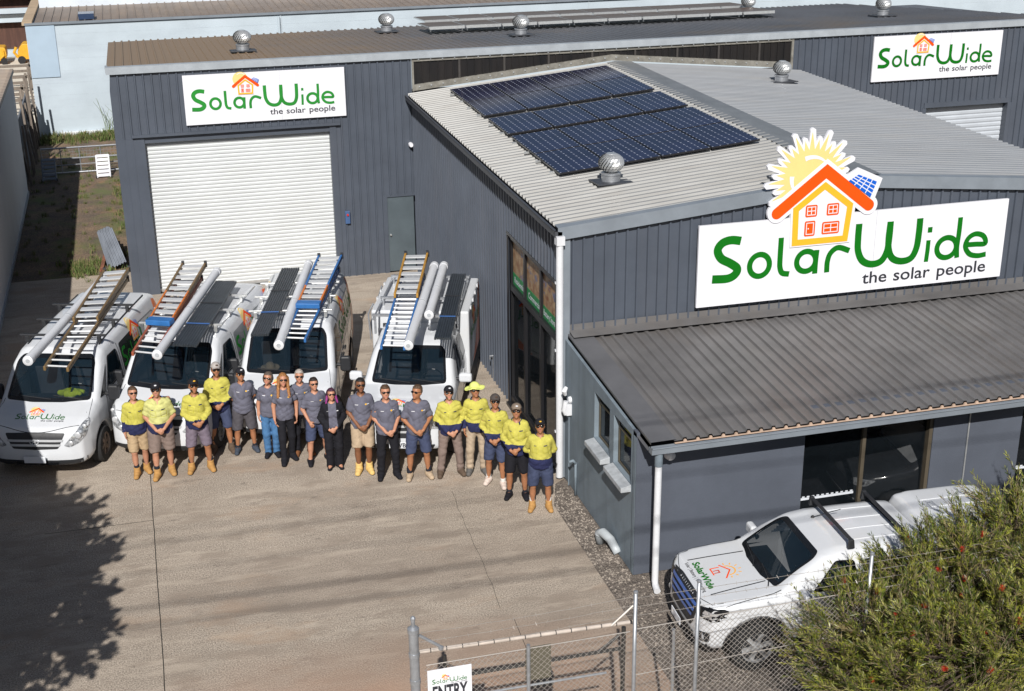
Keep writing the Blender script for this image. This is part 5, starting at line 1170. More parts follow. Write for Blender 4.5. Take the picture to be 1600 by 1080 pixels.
def service_ute():
    root = thing('service_ute', 'white ute with white service canopy, blue ladder and two plastic tubes on top', 'ute', (-2.67, 1.03, 0)); rot2(root, 19.5)
    side = [(.08, .36), (.01, .44), (0, .60), (.02, .80), (.07, .96), (.18, 1.03), (.6, 1.09), (1.22, 1.15), (1.58, 1.44), (1.92, 1.68), (2.2, 1.755), (2.6, 1.775), (3.0, 1.73), (3.16, 1.5), (3.2, .9), (3.2, .36)]
    V, F = hull(side, [p for p in UP if p[1] < 3.1]+[(.90, 3.22), (0, 3.24)], UF, (.15, .12), axis(-.98, .98, .036), axis(-.1, 3.35, .036), axis(.22, 1.9, .036), ((.90, .36, .43),))
    bvh = BVHTree.FromPolygons([tuple(v) for v in V], [tuple(f) for f in F]); fx = lambda a, b: (a, -1, b)
    ws = [(-.695, 1.175), (-.3, 1.15), (.3, 1.15), (.695, 1.175), (.625, 1.60), (.55, 1.665), (-.55, 1.665), (-.625, 1.60)]
    ute_common(root, V, F, bvh, ws, [[(1.66, 1.14), (2.36, 1.13), (2.34, 1.58), (2.06, 1.60)], [(2.48, 1.13), (3.0, 1.15), (2.95, 1.55), (2.48, 1.58)]], M['paint'], 2.9)
    for s in (-1, 1):
        hl = patch('headlight', bvh, [roundpoly([(s*x, z) for x, z in ((.46, .80), (.78, .78), (.86, .86), (.86, .98), (.70, .96), (.48, .90))], .03)], fx, (0, 1, 0), M['lamp'], root, .006)
        wheel(root, s*.78, .90, .36, .36, .24, M['rim'], s); wheel(root, s*.78, 4.1, .36, .36, .24, M['rim'], s)
    patch('grille', bvh, [roundpoly([(-.45, .92), (.45, .92), (.38, .62), (-.38, .62)], .04)], fx, (0, 1, 0), M['plastic'], root, .005)
    for z in (.84, .74): patch('grille_bar', bvh, [[(-.43, z+.02), (.43, z+.02), (.42, z-.02), (-.42, z-.02)]], fx, (0, 1, 0), M['chrome'], root, .014)
    patch('intake', bvh, [roundpoly([(-.62, .50), (.62, .50), (.55, .38), (-.55, .38)], .03)], fx, (0, 1, 0), M['plastic'], root, .006)
    b = MB(); b.box((-.19, -.055, .46), (.19, -.04, .58)); pl = b.build('number_plate', M['plate'], root, bevel=.004); v, f = text2d('GVB', .08, .0, .485, 'CENTER', bold=.02); obj('plate_text', [(x, -.058, z) for x, z in v], f, M['ink'], pl)
    lay_logo(root, decal_place(bvh, lambda a, b: (-.48+a, .28+b*1.05, 3), (0, 0, -1), .003), .165, .85, False, True, step=.0007)
    b = MB(); b.tube([(.55, 1.7, 1.62), (.56, 1.66, 2.15)], .006, 5); b.build('aerial', M['plastic'], root)
    # canopy with tapering lower edge, seams, hinges and side graphics
    b = MB(); b.prism([(3.0, .62), (5.05, .62), (5.05, 1.96), (2.95, 1.96)], lambda a, z: Vector((-.95, a, z)), (1.9, 0, 0)); cp = b.build('canopy', M['paint_dusty'], root, bevel=.035)
    cb = BVHTree.FromPolygons([Vector(p) for p in b.v], b.f)
    for s in (-1, 1):
        sd = lambda a, z, s=s: (3*s, a, z); patch('swoosh', cb, [[(3.6, .66), (4.2, .9), (4.6, 1.3), (4.75, 1.9), (4.98, 1.9), (4.98, .66)]], sd, (-s, 0, 0), M['swoosh'], cp, .003); patch('hatch_seam', cb, ring(rrect(3.1, .75, 4.97, 1.85, .05), rrect(3.112, .762, 4.958, 1.838, .05)), sd, (-s, 0, 0), M['frit'], cp, .002)
        lay_logo(cp, decal_place(cb, (lambda a, z, s=s: (3*s, 3.15+a if s > 0 else 4.9-a, 1.15+z)), (-s, 0, 0), .006), .3, .85, False, False, green=M['green2'], step=.0008)
        for y in (3.3, 3.75, 4.2, 4.65): bb = MB(); bb.obox((s*.955, y, 1.93), (.012, 0, 0), (0, .035, 0), (0, 0, .03)); bb.build('hinge', M['paint'], cp)
        bb = MB(); bb.box((s*.93-.015, 3.3, .30), (s*.93+.015, 5.0, .64)); bb.build('guard', M['plastic'], cp)
    b = MB()
    for y in (2.25, 3.25, 4.6):
        b.bar((-.80, y, 2.12), (.80, y, 2.12), .05, .045)
        for s in (-.75, .75): b.bar((s, y, 1.75 if y < 3 else 1.95), (s, y, 2.1), .04, .04, (0, 1, 0))
    for s in (-.78, .78): b.tube([(s, 2.2, 2.05), (s, 4.9, 2.05)], .02, 6)
    b.tube([(-1.0, 3.3, 1.35), (-1.06, 3.5, 1.5), (-1.0, 4.6, 1.9)], .018, 6); b.tube([(-1.0, 3.1, 1.3), (-1.05, 3.2, 1.8), (-.95, 3.25, 2.0)], .016, 6)
    b.build('ladder_rack', M['galv'], root)
    b = MB(); b.box((-.6, 3.2, .42), (.6, 5.0, .62)); b.build('chassis', M['plastic'], root)
service_ute()
def bonnet_ute():
    root = thing('canopy_ute', 'dusty white ute with sun and house emblem on its bonnet and blue grille bars', 'ute', (-.018, -5.44, 0)); rot2(root, 93.2); root.scale = (.941, .941, .941)
    side = [(.10, .34), (.02, .42), (0, .58), (.02, .82), (.08, 1.0), (.22, 1.09), (.6, 1.13), (1.18, 1.18), (1.52, 1.42), (1.86, 1.62), (2.15, 1.70), (2.7, 1.72), (3.35, 1.70), (3.55, 1.64), (3.6, 1.45), (3.65, 1.12), (5.18, 1.12), (5.22, .9), (5.2, .45)]
    V, F = hull(side, UP, [(x*1.02, z-(.06 if z > 1.4 else -.02)) for x, z in UF], (.13, .11), axis(-1.0, 1.0, .034), axis(-.1, 5.35, .034), axis(.22, 1.92, .034), ((.86, .38, .47), (4.0, .38, .46)))
    bvh = BVHTree.FromPolygons([tuple(v) for v in V], [tuple(f) for f in F]); fx = lambda a, b: (a, -1, b); tp = lambda a, b: (a, b, 3)
    ws = [(-.67, 1.19), (-.3, 1.175), (.3, 1.175), (.67, 1.19), (.635, 1.56), (.56, 1.62), (-.56, 1.62), (-.635, 1.56)]
    ute_common(root, V, F, bvh, ws, [[(1.66, 1.16), (2.36, 1.15), (2.34, 1.54), (2.04, 1.56)], [(2.48, 1.15), (3.25, 1.18), (3.12, 1.51), (2.48, 1.54)]], M['paint_dusty'], 3.2)
    for s in (-1, 1):
        hp = [(s*x, z) for x, z in ((.44, .93), (.62, .86), (.82, .84), (.905, .90), (.90, 1.03), (.80, 1.05), (.60, 1.00))]
        hl = patch('headlight', bvh, [roundpoly(hp, .025)], fx, (0, 1, 0), M['frit'], root, .006)
        patch('lamp_strip', bvh, [roundpoly([(s*x, z) for x, z in ((.66, .89), (.82, .88), (.85, .92), (.72, .93))], .02)], fx, (0, 1, 0), M['lamp'], hl, .011); patch('lamp_strip', bvh, [roundpoly([(s*x, z) for x, z in ((.80, .99), (.88, .98), (.885, 1.02), (.81, 1.03))], .01)], fx, (0, 1, 0), M['chrome'], hl, .011)
        patch('lamp_wrap', bvh, [roundpoly([(.04, .88), (.30, .93), (.44, 1.01), (.36, 1.055), (.10, 1.035)], .03)], lambda a, z, s=s: (3*s, a, z), (-s, 0, 0), M['frit'], hl, .008); patch('lamp_strip', bvh, [roundpoly([(.10, .92), (.27, .955), (.30, .99), (.13, .985)], .015)], lambda a, z, s=s: (3*s, a, z), (-s, 0, 0), M['lamp'], hl, .013)
        fp = roundpoly([(s*x, z) for x, z in ((.60, .62), (.80, .66), (.79, .50), (.64, .47))], .03)
        fo = patch('fog_recess', bvh, [fp], fx, (0, 1, 0), M['plastic'], root, .006); q = project(bvh, [(s*.71, .565)], fx, (0, 1, 0), .01)[0]
        b = MB(); b.lathe([(.001, -.02), (.035, -.016), (.048, 0)], q, 16, 'y'); b.build('fog_lamp', M['chrome'], fo)
        ar = MB(); pts = [(.86+.5*math.cos(R(180-180*k/12)), .38+.5*math.sin(R(180-180*k/12))) for k in range(13)]; ar.tube(project(bvh, pts, lambda a, z, s=s: (3*s, a, z), (-s, 0, 0), .004), .022, 6); ar.build('arch_flare', M['plastic'], root)
        wheel(root, s*.80, .86, .385, .385, .25, M['rim'], s); wheel(root, s*.80, 4.0, .385, .385, .25, M['rim'], s)
    gp = [(-.58, 1.02), (-.3, 1.045), (.3, 1.045), (.58, 1.02), (.46, .66), (.40, .58), (-.40, .58), (-.46, .66)]
    patch('grille', bvh, [roundpoly(gp, .05)], fx, (0, 1, 0), M['plastic'], root, .005)
    bl = mat('blue_grille_bar', (.025, .11, .42), .3, 0, .15, 5, coat=.5)
    for z, w1, w2 in ((.955, .50, .49), (.86, .47, .46), (.765, .43, .42)): patch('grille_bar', bvh, [[(-w1, z+.026), (w1, z+.026), (w2, z-.026), (-w2, z-.026)]], fx, (0, 1, 0), bl, root, .02)
    patch('lower_grille', bvh, [roundpoly([(-.5, .52), (.5, .52), (.44, .42), (-.44, .42)], .03)], fx, (0, 1, 0), M['plastic'], root, .006)
    patch('bumper_skirt', bvh, [[(-.9, .34), (.9, .34), (.9, .44), (.6, .41), (-.6, .41), (-.9, .44)]], fx, (0, 1, 0), M['plastic'], root, .005)
    b = MB(); b.box((-.19, -.06, .44), (.19, -.045, .56)); b.build('number_plate', M['plate'], root, bevel=.004)
    # bonnet graphics: word, strap line and outline icon, read from the front
    DX = lambda ps: [[(-.02+(x+.02)*1.25, .50+(y-.49)*1.25) for x, y in p] for p in ps]; pl = lambda fn: (lambda v, f, m, nm, par=root: obj(nm, project(bvh, [fn(*p[:2]) for p in v], tp, (0, 0, -1), .004), f, m, par))
    P = pl(lambda a, b: (a, b)); v, f = text2d('SolarWide', .105, -.02, .31, 'CENTER', sx=1.15, bold=.035); P(v, f, M['green'], 'bonnet_word')
    v, f = text2d('Solar | Battery | EV Charging', .05, -.02, .215, 'CENTER', bold=.014); P(v, f, M['ink'], 'bonnet_line')
    L = [(M['orange'], ribbon([(-.16, .61), (-.02, .70), (.14, .60)], .018, False)+ribbon([(-.115, .60), (-.115, .49), (.03, .49)], .016, False)), (M['yellow'], ribbon(oval((-.015, .66), .10, .10, 12, 0, 180), .016, False)+[q for k in range(7) for q in ribbon([(-.015+.13*math.cos(R(30*k)), .67+.13*math.sin(R(30*k))), (-.015+.165*math.cos(R(30*k)), .67+.165*math.sin(R(30*k)))], .014, False)]), (mat('icon_red', (.6, .05, .02), .5), ribbon([(-.055, .505), (-.055, .57), (-.005, .57), (-.005, .505)], .016, False))]
    for m, ps in L: v, f = flat_mesh(DX(ps), .07); obj('bonnet_icon', project(bvh, v, tp, (0, 0, -1), .004), f, m, root)
    b = MB(); b.tube(project(bvh, [(-.84+1.68*k/16, .10+.17*abs(2*k/16-1)**2.5) for k in range(17)], tp, (0, 0, -1), .001), .006, 4)
    for s in (-1, 1): b.tube(project(bvh, [(s*(.84-.06*k/8), .28+.95*k/8) for k in range(9)], tp, (0, 0, -1), 0), .006, 4); b.tube(project(bvh, [(s*(.5-.06*k/8), .28+.85*k/8) for k in range(9)], tp, (0, 0, -1), -.004), .012, 4)
    b.build('bonnet_seam', M['frit'], root)
    b = MB(); b.tube([(-.3, 2.15, 1.70), (-.12, 2.5, 1.88)], .006, 5); b.lathe([(.03, 0), (.02, .02)], (-.3, 2.15, 1.70), 10); b.build('aerial', M['plastic'], root)
    for y in (2.3, 3.15):
        b = MB(); b.bar((-.68, y, 1.815), (.68, y, 1.815), .06, .025)
        for s in (-1, 1): b.prism([(-.05, 0), (.05, 0), (.03, .14), (-.03, .14)], lambda a, z, s=s, y=y: Vector((s*.68-.03, y+a, 1.695+z)), (.06, 0, 0))
        b.build('roof_bar', M['plastic'], root, bevel=.008)
    V2, F2 = hull([(3.62, 1.08), (3.60, 1.55), (3.66, 1.71), (3.9, 1.765), (4.6, 1.77), (5.05, 1.72), (5.2, 1.1)], [(0, 3.55), (.84, 3.58), (.86, 3.7), (.87, 5.0), (.8, 5.18), (0, 5.2)], [(0, 1.05), (.90, 1.07), (.86, 1.3), (.80, 1.58), (.72, 1.74), (0, 1.79)], (.09, .09), axis(-.95, .95, .04), axis(3.5, 5.3, .04), axis(1.0, 1.95, .04))
    cp = obj('canopy', V2, F2, M['paint_dusty'], root, smooth=True); cb = BVHTree.FromPolygons([tuple(v) for v in V2], [tuple(f) for f in F2])
    for s in (-1, 1): patch('canopy_window', cb, [roundpoly([(3.75, 1.2), (4.95, 1.2), (4.85, 1.54), (3.78, 1.55)], .06)], lambda a, z, s=s: (3*s, a, z), (-s, 0, 0), M['darkglass'], cp, .004)
    b = MB()
    for x in (-.35, -.1, .15, .4): b = MB(); b.tube(project(cb, [(x, 3.9+.1*k) for k in range(11)], tp, (0, 0, -1), -.004), .014, 6); b.build('pressed_rib', M['paint_dusty'], cp, smooth=True)
    b = MB()
    for x in (-.45, -.15, .15, .45): b = MB(); b.tube(project(bvh, [(x, 2.35+.1*k) for k in range(10)], tp, (0, 0, -1), -.006), .016, 6); b.build('pressed_rib', M['paint_dusty'], root, smooth=True)
bonnet_ute()

# ------------------------------------------------------------ roof cargo, each item its own thing
M['bronze'] = mat('bronze_rail', (.20, .125, .05), .45, .2, .15, 6); M['redrail'] = mat('red_brown_rail', (.30, .075, .035), .5, 0, .15, 6)
M['fibre_orange'] = mat('orange_fibreglass', (.62, .16, .015), .45, 0, .15, 6); M['fibre_blue'] = mat('blue_fibreglass', (.025, .13, .36), .45, 0, .15, 6); M['fibre_gold'] = mat('gold_fibreglass', (.40, .21, .035), .5, 0, .15, 6)
M['tread'] = mat('bright_tread', (.60, .61, .62), .4, .25, .06, 6); M['strap'] = mat('blue_strap', (.04, .12, .33), .7); M['dkrail'] = mat('anodised_rail', (.05, .06, .072), .4, .5, .2, 5)
def lerp2(a, b, t): return (a[0]+(b[0]-a[0])*t, a[1]+(b[1]-a[1])*t)
def ladder(label, L, Rr, z, rail, m_rung, t0=0., t1=1., n=16, flat=False, cap=None, two=None, name='extension_ladder', dz=0., hh=.075, narrow=0.):
    """L,Rr = ((front xy),(rear xy)) of the left and right rail"""
    a0, a1 = lerp2(*L, t0), lerp2(*L, t1); b0, b1 = lerp2(*Rr, t0), lerp2(*Rr, t1)
    if narrow: a0, b0 = lerp2(a0, b0, narrow), lerp2(b0, a0, narrow); a1, b1 = lerp2(a1, b1, narrow), lerp2(b1, a1, narrow)
    c = lerp2(lerp2(a0, b0, .5), lerp2(a1, b1, .5), .5); r = wthing(name, label, 'ladder', (c[0], c[1], z)); z1 = z+dz
    for p, q in ((a0, a1), (b0, b1)):
        b = MB()
        if two: m = lerp2(p, q, two[1]); zm = z+dz*two[1]; b.mi = 1; b.bar((*p, z), (*m, zm), .032, hh); b.mi = 0; b.bar((*m, zm), (*q, z1), .042, hh); b.build('rail', [rail, two[0]], r, bevel=.005)
        else: b.bar((*p, z), (*q, z1), .042, hh); b.build('rail', rail, r, bevel=.005)
    for k in range(n):
        t = (k+.5)/n; p, q = lerp2(a0, a1, t), lerp2(b0, b1, t); zz = z+dz*t; b = MB(); d = Vector((q[0]-p[0], q[1]-p[1], 0)); o = Vector((-d.y, d.x, 0)).normalized()
        if flat: b.obox(Vector((*lerp2(p, q, .5), zz+.01)), d/2, o*.075, Vector((0, 0, .012)))
        else: b.tube([(*p, zz), (*q, zz)], .017, 8); b.tube([(*lerp2(p, q, .06), zz-.045), (*lerp2(q, p, .06), zz-.045)], .015, 8) if False else None
        b.build('rung' if not flat else 'tread', m_rung, r, auto=40)
    if cap: b = MB(); d = Vector((b0[0]-a0[0], b0[1]-a0[1], 0)); o = Vector((-d.y, d.x, 0)).normalized(); b.obox(Vector((*lerp2(a0, b0, .5), z+.01)), d/2*1.12, o*.11, Vector((0, 0, .05))); b.build('top_cap', cap, r, bevel=.012)
    for p in (a1, b1): b = MB(); b.obox(Vector((*p, z1+.01)), (.03, 0, 0), (0, .045, 0), (0, 0, .06)); b.build('foot', M['plastic'], r, bevel=.006)
    return r
def tubeitem(label, a, b2, z, rad):
    r = wthing('storage_tube', label, 'tube', (*a, z)); b = MB(); b.tube([(*a, z), (*b2, z)], rad, 24); b.build('pipe', M['pvc_white'], r, auto=40)
    d = (Vector((*b2, z))-Vector((*a, z))).normalized(); A = Vector((*a, z)); B = Vector((*b2, z))
    for p, s, in ((A, -1), (B, 1)):
        b = MB(); b.tube([p-d*.10*s, p+d*.035*s, p+d*.045*s], [rad*1.09, rad*1.09, rad*.9], 24); e = b.build('end_cap', M['pvc_white'], r, auto=40)
        b = MB(); b.tube([p+d*.046*s, p+d*.05*s], [rad*.45, rad*.4], 14); b.build('screw_plug', M['sill'], e)
    b = MB(); b.tube([A.lerp(B, .48), A.lerp(B, .485)], rad*1.03, 24); b.build('joint_band', M['sill'], r)
def bundle(label, Lf, Rf, Lr, Rrr, z, n, layers=1):
    r = wthing('rail_bundle', label, 'rails', (*Lf, z)); rg = random.Random(1)
    for j in range(layers):
        for k in range(n):
            t = (k+.5)/n; b = MB(); e = rg.uniform(-.012, .012); p, q = Vector((*lerp2(Lf, Rf, t), z+.05*j)), Vector((*lerp2(Lr, Rrr, t), z+.05*j)); d = (q-p).normalized(); b.bar(p+d*e, q+d*e, (Vector(Rf)-Vector(Lf)).length/n*.86, .042); b.build('rail', M['dkrail'], r)
    for t in (.3, .62):
        b = MB(); p, q = lerp2(Lf, Lr, t), lerp2(Rf, Rrr, t); b.bar((*p, z+.05*layers-.02), (*q, z+.05*layers-.02), .035, .008); b.build('strap', M['strap'] if t < .5 else M['plastic'], r)
Z = 2.13
tubeitem('long white plastic tube on the partly shaded van', (-8.78, 2.71), (-7.55, 7.0), Z+.05, .083)
L1 = ((-8.51, 2.35), (-7.53, 7.1)); R1 = ((-8.13, 2.18), (-7.05, 7.1))
ladder('bronze railed extension ladder on the partly shaded van', L1, R1, Z, M['bronze'], M['tread'], 0, .98, 17)
ladder('bronze railed step ladder lying on the rear of the partly shaded van', L1, R1, Z+.10, M['bronze'], M['tread'], .45, 1.02, 8, True, name='step_ladder', hh=.09, dz=.05)
tubeitem('long white plastic tube beside the orange step ladder', (-6.63, 2.35), (-5.30, 6.8), Z+.05, .083)
L2 = ((-7.05, 2.62), (-5.95, 7.18)); R2 = ((-6.70, 2.40), (-5.50, 7.05))
ladder('red brown railed extension ladder under the orange step ladder', L2, R2, Z, M['redrail'], M['tread'], 0, .9, 16)
ladder('orange and bronze step ladder with blue cap on the second van', L2, R2, Z+.10, M['bronze'], M['tread'], .30, 1.0, 10, True, M['fibre_blue'], (M['fibre_orange'], .48), 'step_ladder', hh=.09, dz=.05)
bundle('dark rails strapped flat beside the white tube on the second van', (-6.36, 2.86), (-5.95, 2.68), (-5.36, 6.3), (-4.95, 6.15), Z, 9)
bundle('grey blue rails strapped flat on the left of the third van', (-4.98, 2.95), (-4.66, 2.88), (-3.98, 6.75), (-3.62, 6.66), Z, 8)
tubeitem('long white plastic tube in the middle of the third van', (-4.55, 2.20), (-3.42, 6.75), Z+.05, .083)
L3 = ((-4.42, 2.55), (-3.18, 6.85)); R3 = ((-4.07, 2.40), (-2.72, 6.75))
ladder('blue extension ladder with many rungs on the third van', L3, R3, Z, M['fibre_blue'], M['tread'], 0, .9, 17)
ladder('blue and orange step ladder with blue cap on the third van', L3, R3, Z+.10, M['fibre_blue'], M['tread'], .36, 1.0, 10, True, M['fibre_blue'], (M['fibre_orange'], .35), 'step_ladder', hh=.09, dz=.06)
L4 = ((-2.86, 1.45), (-1.50, 6.05)); R4 = ((-2.48, 1.30), (-1.06, 5.95)); Z4 = 2.21
ladder('blue extension ladder on the service ute', L4, R4, Z4, M['fibre_blue'], M['tread'], 0, .82, 16)
ladder('gold railed step ladder at the rear of the service ute', L4, R4, Z4+.10, M['fibre_gold'], M['tread'], .52, 1.02, 7, True, name='step_ladder', hh=.09, dz=.08)
tubeitem('longer white tube next to the blue ladder on the service ute', (-2.40, 1.32), (-.99, 5.6), Z4+.05, .082)
tubeitem('shorter white tube in the middle of the service ute', (-1.72, 2.75), (-.80, 5.55), Z4+.05, .082)
bundle('dark rails strapped on the right side of the service ute', (-1.88, 1.62), (-1.60, 1.52), (-.76, 5.1), (-.47, 5.0), Z4, 7)

def parked_inside():
    root = thing('parked_car', 'dark car parked inside the annex behind the glass opening', 'car', (3.98, -2.35, .0)); rot2(root, 97)
    side = [(.06, .3), (0, .5), (.05, .75), (.3, .88), (1.0, 1.0), (1.5, 1.32), (1.85, 1.45), (2.2, 1.46), (2.2, .3)]
    V, F = hull(side, [(0, -.02), (.45, .02), (.7, .2), (.83, .6), (.86, 2.2), (0, 2.2)], [(0, .28), (.82, .32), (.87, .6), (.84, .9), (.62, 1.42), (0, 1.48)], (.15, .12), axis(-.95, .95, .04), axis(-.1, 2.3, .04), axis(.2, 1.6, .04), ((.75, .3, .36),))
    bvh = BVHTree.FromPolygons([tuple(v) for v in V], [tuple(f) for f in F]); obj('body', V, F, mat('black_car_paint', (.03, .032, .036), .15, 0, .1, 3, coat=.8), root, smooth=True)
    patch('windscreen', bvh, [roundpoly([(-.68, 1.02), (.68, 1.02), (.52, 1.38), (-.52, 1.38)], .08)], lambda a, b: (a, -1, b), (0, 1, 0), mat('pale_glass', (.30, .31, .32), .1), root, .006)
    for s in (-1, 1):
        patch('headlight', bvh, [roundpoly([(s*x, z) for x, z in ((.45, .66), (.72, .70), (.76, .82), (.5, .78))], .03)], lambda a, b: (a, -1, b), (0, 1, 0), M['lamp'], root, .006); wheel(root, s*.76, .75, .3, .3, .2, M['rim'], s)
    patch('bumper_trim', bvh, [[(-.6, .42), (.6, .42), (.6, .45), (-.6, .45)]], lambda a, b: (a, -1, b), (0, 1, 0), M['chrome'], root, .006)
parked_inside()

hv, hf = sdfmesh(lambda Q: smin(np.maximum(ell(Q, (0, 0, .03), (.095, .11, .10)), .02-Q[2]), np.maximum(np.abs(Q[2]-.02-.012*np.sin(3*np.arctan2(Q[1], Q[0])))-.008, np.sqrt(Q[0]**2+Q[1]**2)-.18), .02), axis(-.21, .21, .012), axis(-.21, .21, .012), axis(-.02, .16, .012))
o = obj('sun_hat', hv, hf, mat('straw_cloth', (.30, .25, .17), .85, 0, .15, 9), smooth=True); tag(o, 'beige sun hat lying on the dash of the third van', 'hat'); o.location = V3.matrix_basis @ Vector((-.36, 1.22, 1.13))
# ------------------------------------------------------------ people
def skinmat(n, c):
    m = mat(n, c, .5, 0, .08, 20, spec=.35); return m
SK = {'fair': skinmat('skin_fair', (.44, .215, .135)), 'tan': skinmat('skin_tan', (.34, .150, .075)), 'brown': skinmat('skin_brown', (.20, .085, .042))}
LIP = {k: mat('lip_'+k, c, .5) for k, c in (('fair', (.42, .15, .12)), ('tan', (.30, .11, .08)), ('brown', (.17, .06, .045)))}
CL = {}
def cloth(n, c, **k):
    if n not in CL: CL[n] = mat('cloth_'+n, c, .85, 0, .12, 14, bump=.25, bscale=90, spec=.2, **k)
    return CL[n]
cloth('hivis', (.46, .42, .085)); cloth('hivis_pale', (.50, .49, .19)); cloth('navy', (.022, .026, .075)); cloth('polo', (.115, .115, .150)); cloth('khaki', (.40, .29, .175)); cloth('taupe', (.20, .15, .13)); cloth('mauve', (.16, .13, .165)); cloth('navyshort', (.05, .062, .115)); cloth('charcoal', (.075, .07, .08)); cloth('jeans', (.06, .15, .30)); cloth('black', (.012, .012, .016)); cloth('stone', (.38, .30, .22)); cloth('yellowtan', (.62, .42, .15)); cloth('boot', (.40, .22, .075)); cloth('darkboot', (.10, .07, .05)); cloth('brownboot', (.19, .08, .035)); cloth('sneaker', (.05, .062, .085)); cloth('whiteshoe', (.60, .50, .44)); cloth('beige', (.42, .32, .22)); cloth('greyboot', (.11, .105, .10)); cloth('sock', (.02, .022, .03)); cloth('sockwhite', (.6, .58, .55)); cloth('capblack', (.014, .014, .018)); cloth('capgrey', (.36, .33, .31)); cloth('captan', (.20, .155, .12)); cloth('capbrown', (.07, .06, .055)); cloth('hat', (.70, .74, .20))
HR = {n: mat('hair_'+n, c, .55, 0, .35, 40, bump=.5, bscale=120) for n, c in (('dark', (.022, .014, .010)), ('brown', (.075, .042, .022)), ('greybrown', (.10, .075, .06)), ('red', (.30, .13, .04)), ('grey', (.38, .33, .29)), ('purple', (.05, .012, .03)), ('purple_tip', (.22, .02, .16)), ('black', (.010, .009, .009)), ('stubble', (.09, .05, .03)))}
LENS = mat('sunglass_lens', (.008, .008, .009), .12); SOLE = mat('boot_sole', (.05, .04, .03), .9); EYEW = mat('eye_white', (.7, .68, .65), .3); EYED = mat('iris', (.05, .03, .02), .3)
LOGOY = mat('print_yellow', (.75, .42, .03), .6); LOGOW = mat('print_white', (.7, .7, .72), .6)
def nz(P, s, seed): return np.sin(P[0]*s+seed+1.7*np.sin(P[2]*s*.6+seed*2))*np.sin(P[2]*s*.8+1.3*np.sin(P[1]*s+seed))*.5+.5*np.sin(P[2]*s*1.7+P[0]*s*.9+seed*3)*np.sin(P[1]*s*1.1+seed)
def crease(P, seed, amp):
    """thin cloth creases running in two slanted directions"""
    a = P[0]*13+P[2]*19+2.0*np.sin(P[2]*8+seed)+1.4*np.sin(P[0]*12+seed*2+P[1]*9); b = -P[0]*15+P[2]*16+1.8*np.sin(P[2]*10+seed*3)+P[1]*12
    return amp*((1-np.abs(np.sin(a)))**3+.7*(1-np.abs(np.sin(b)))**3)-amp*.25
def rotfield(P, piv, yaw, pit, rol):
    """inverse-rotate the sample points about piv (head turn)"""
    Rm = (Matrix.Rotation(yaw, 3, 'Z') @ Matrix.Rotation(pit, 3, 'X') @ Matrix.Rotation(rol, 3, 'Y')); I = np.array(Rm.inverted(), np.float32)
    x, y, z = P[0]-piv[0], P[1]-piv[1], P[2]-piv[2]
    return [I[i, 0]*x+I[i, 1]*y+I[i, 2]*z+piv[i] for i in range(3)], Rm
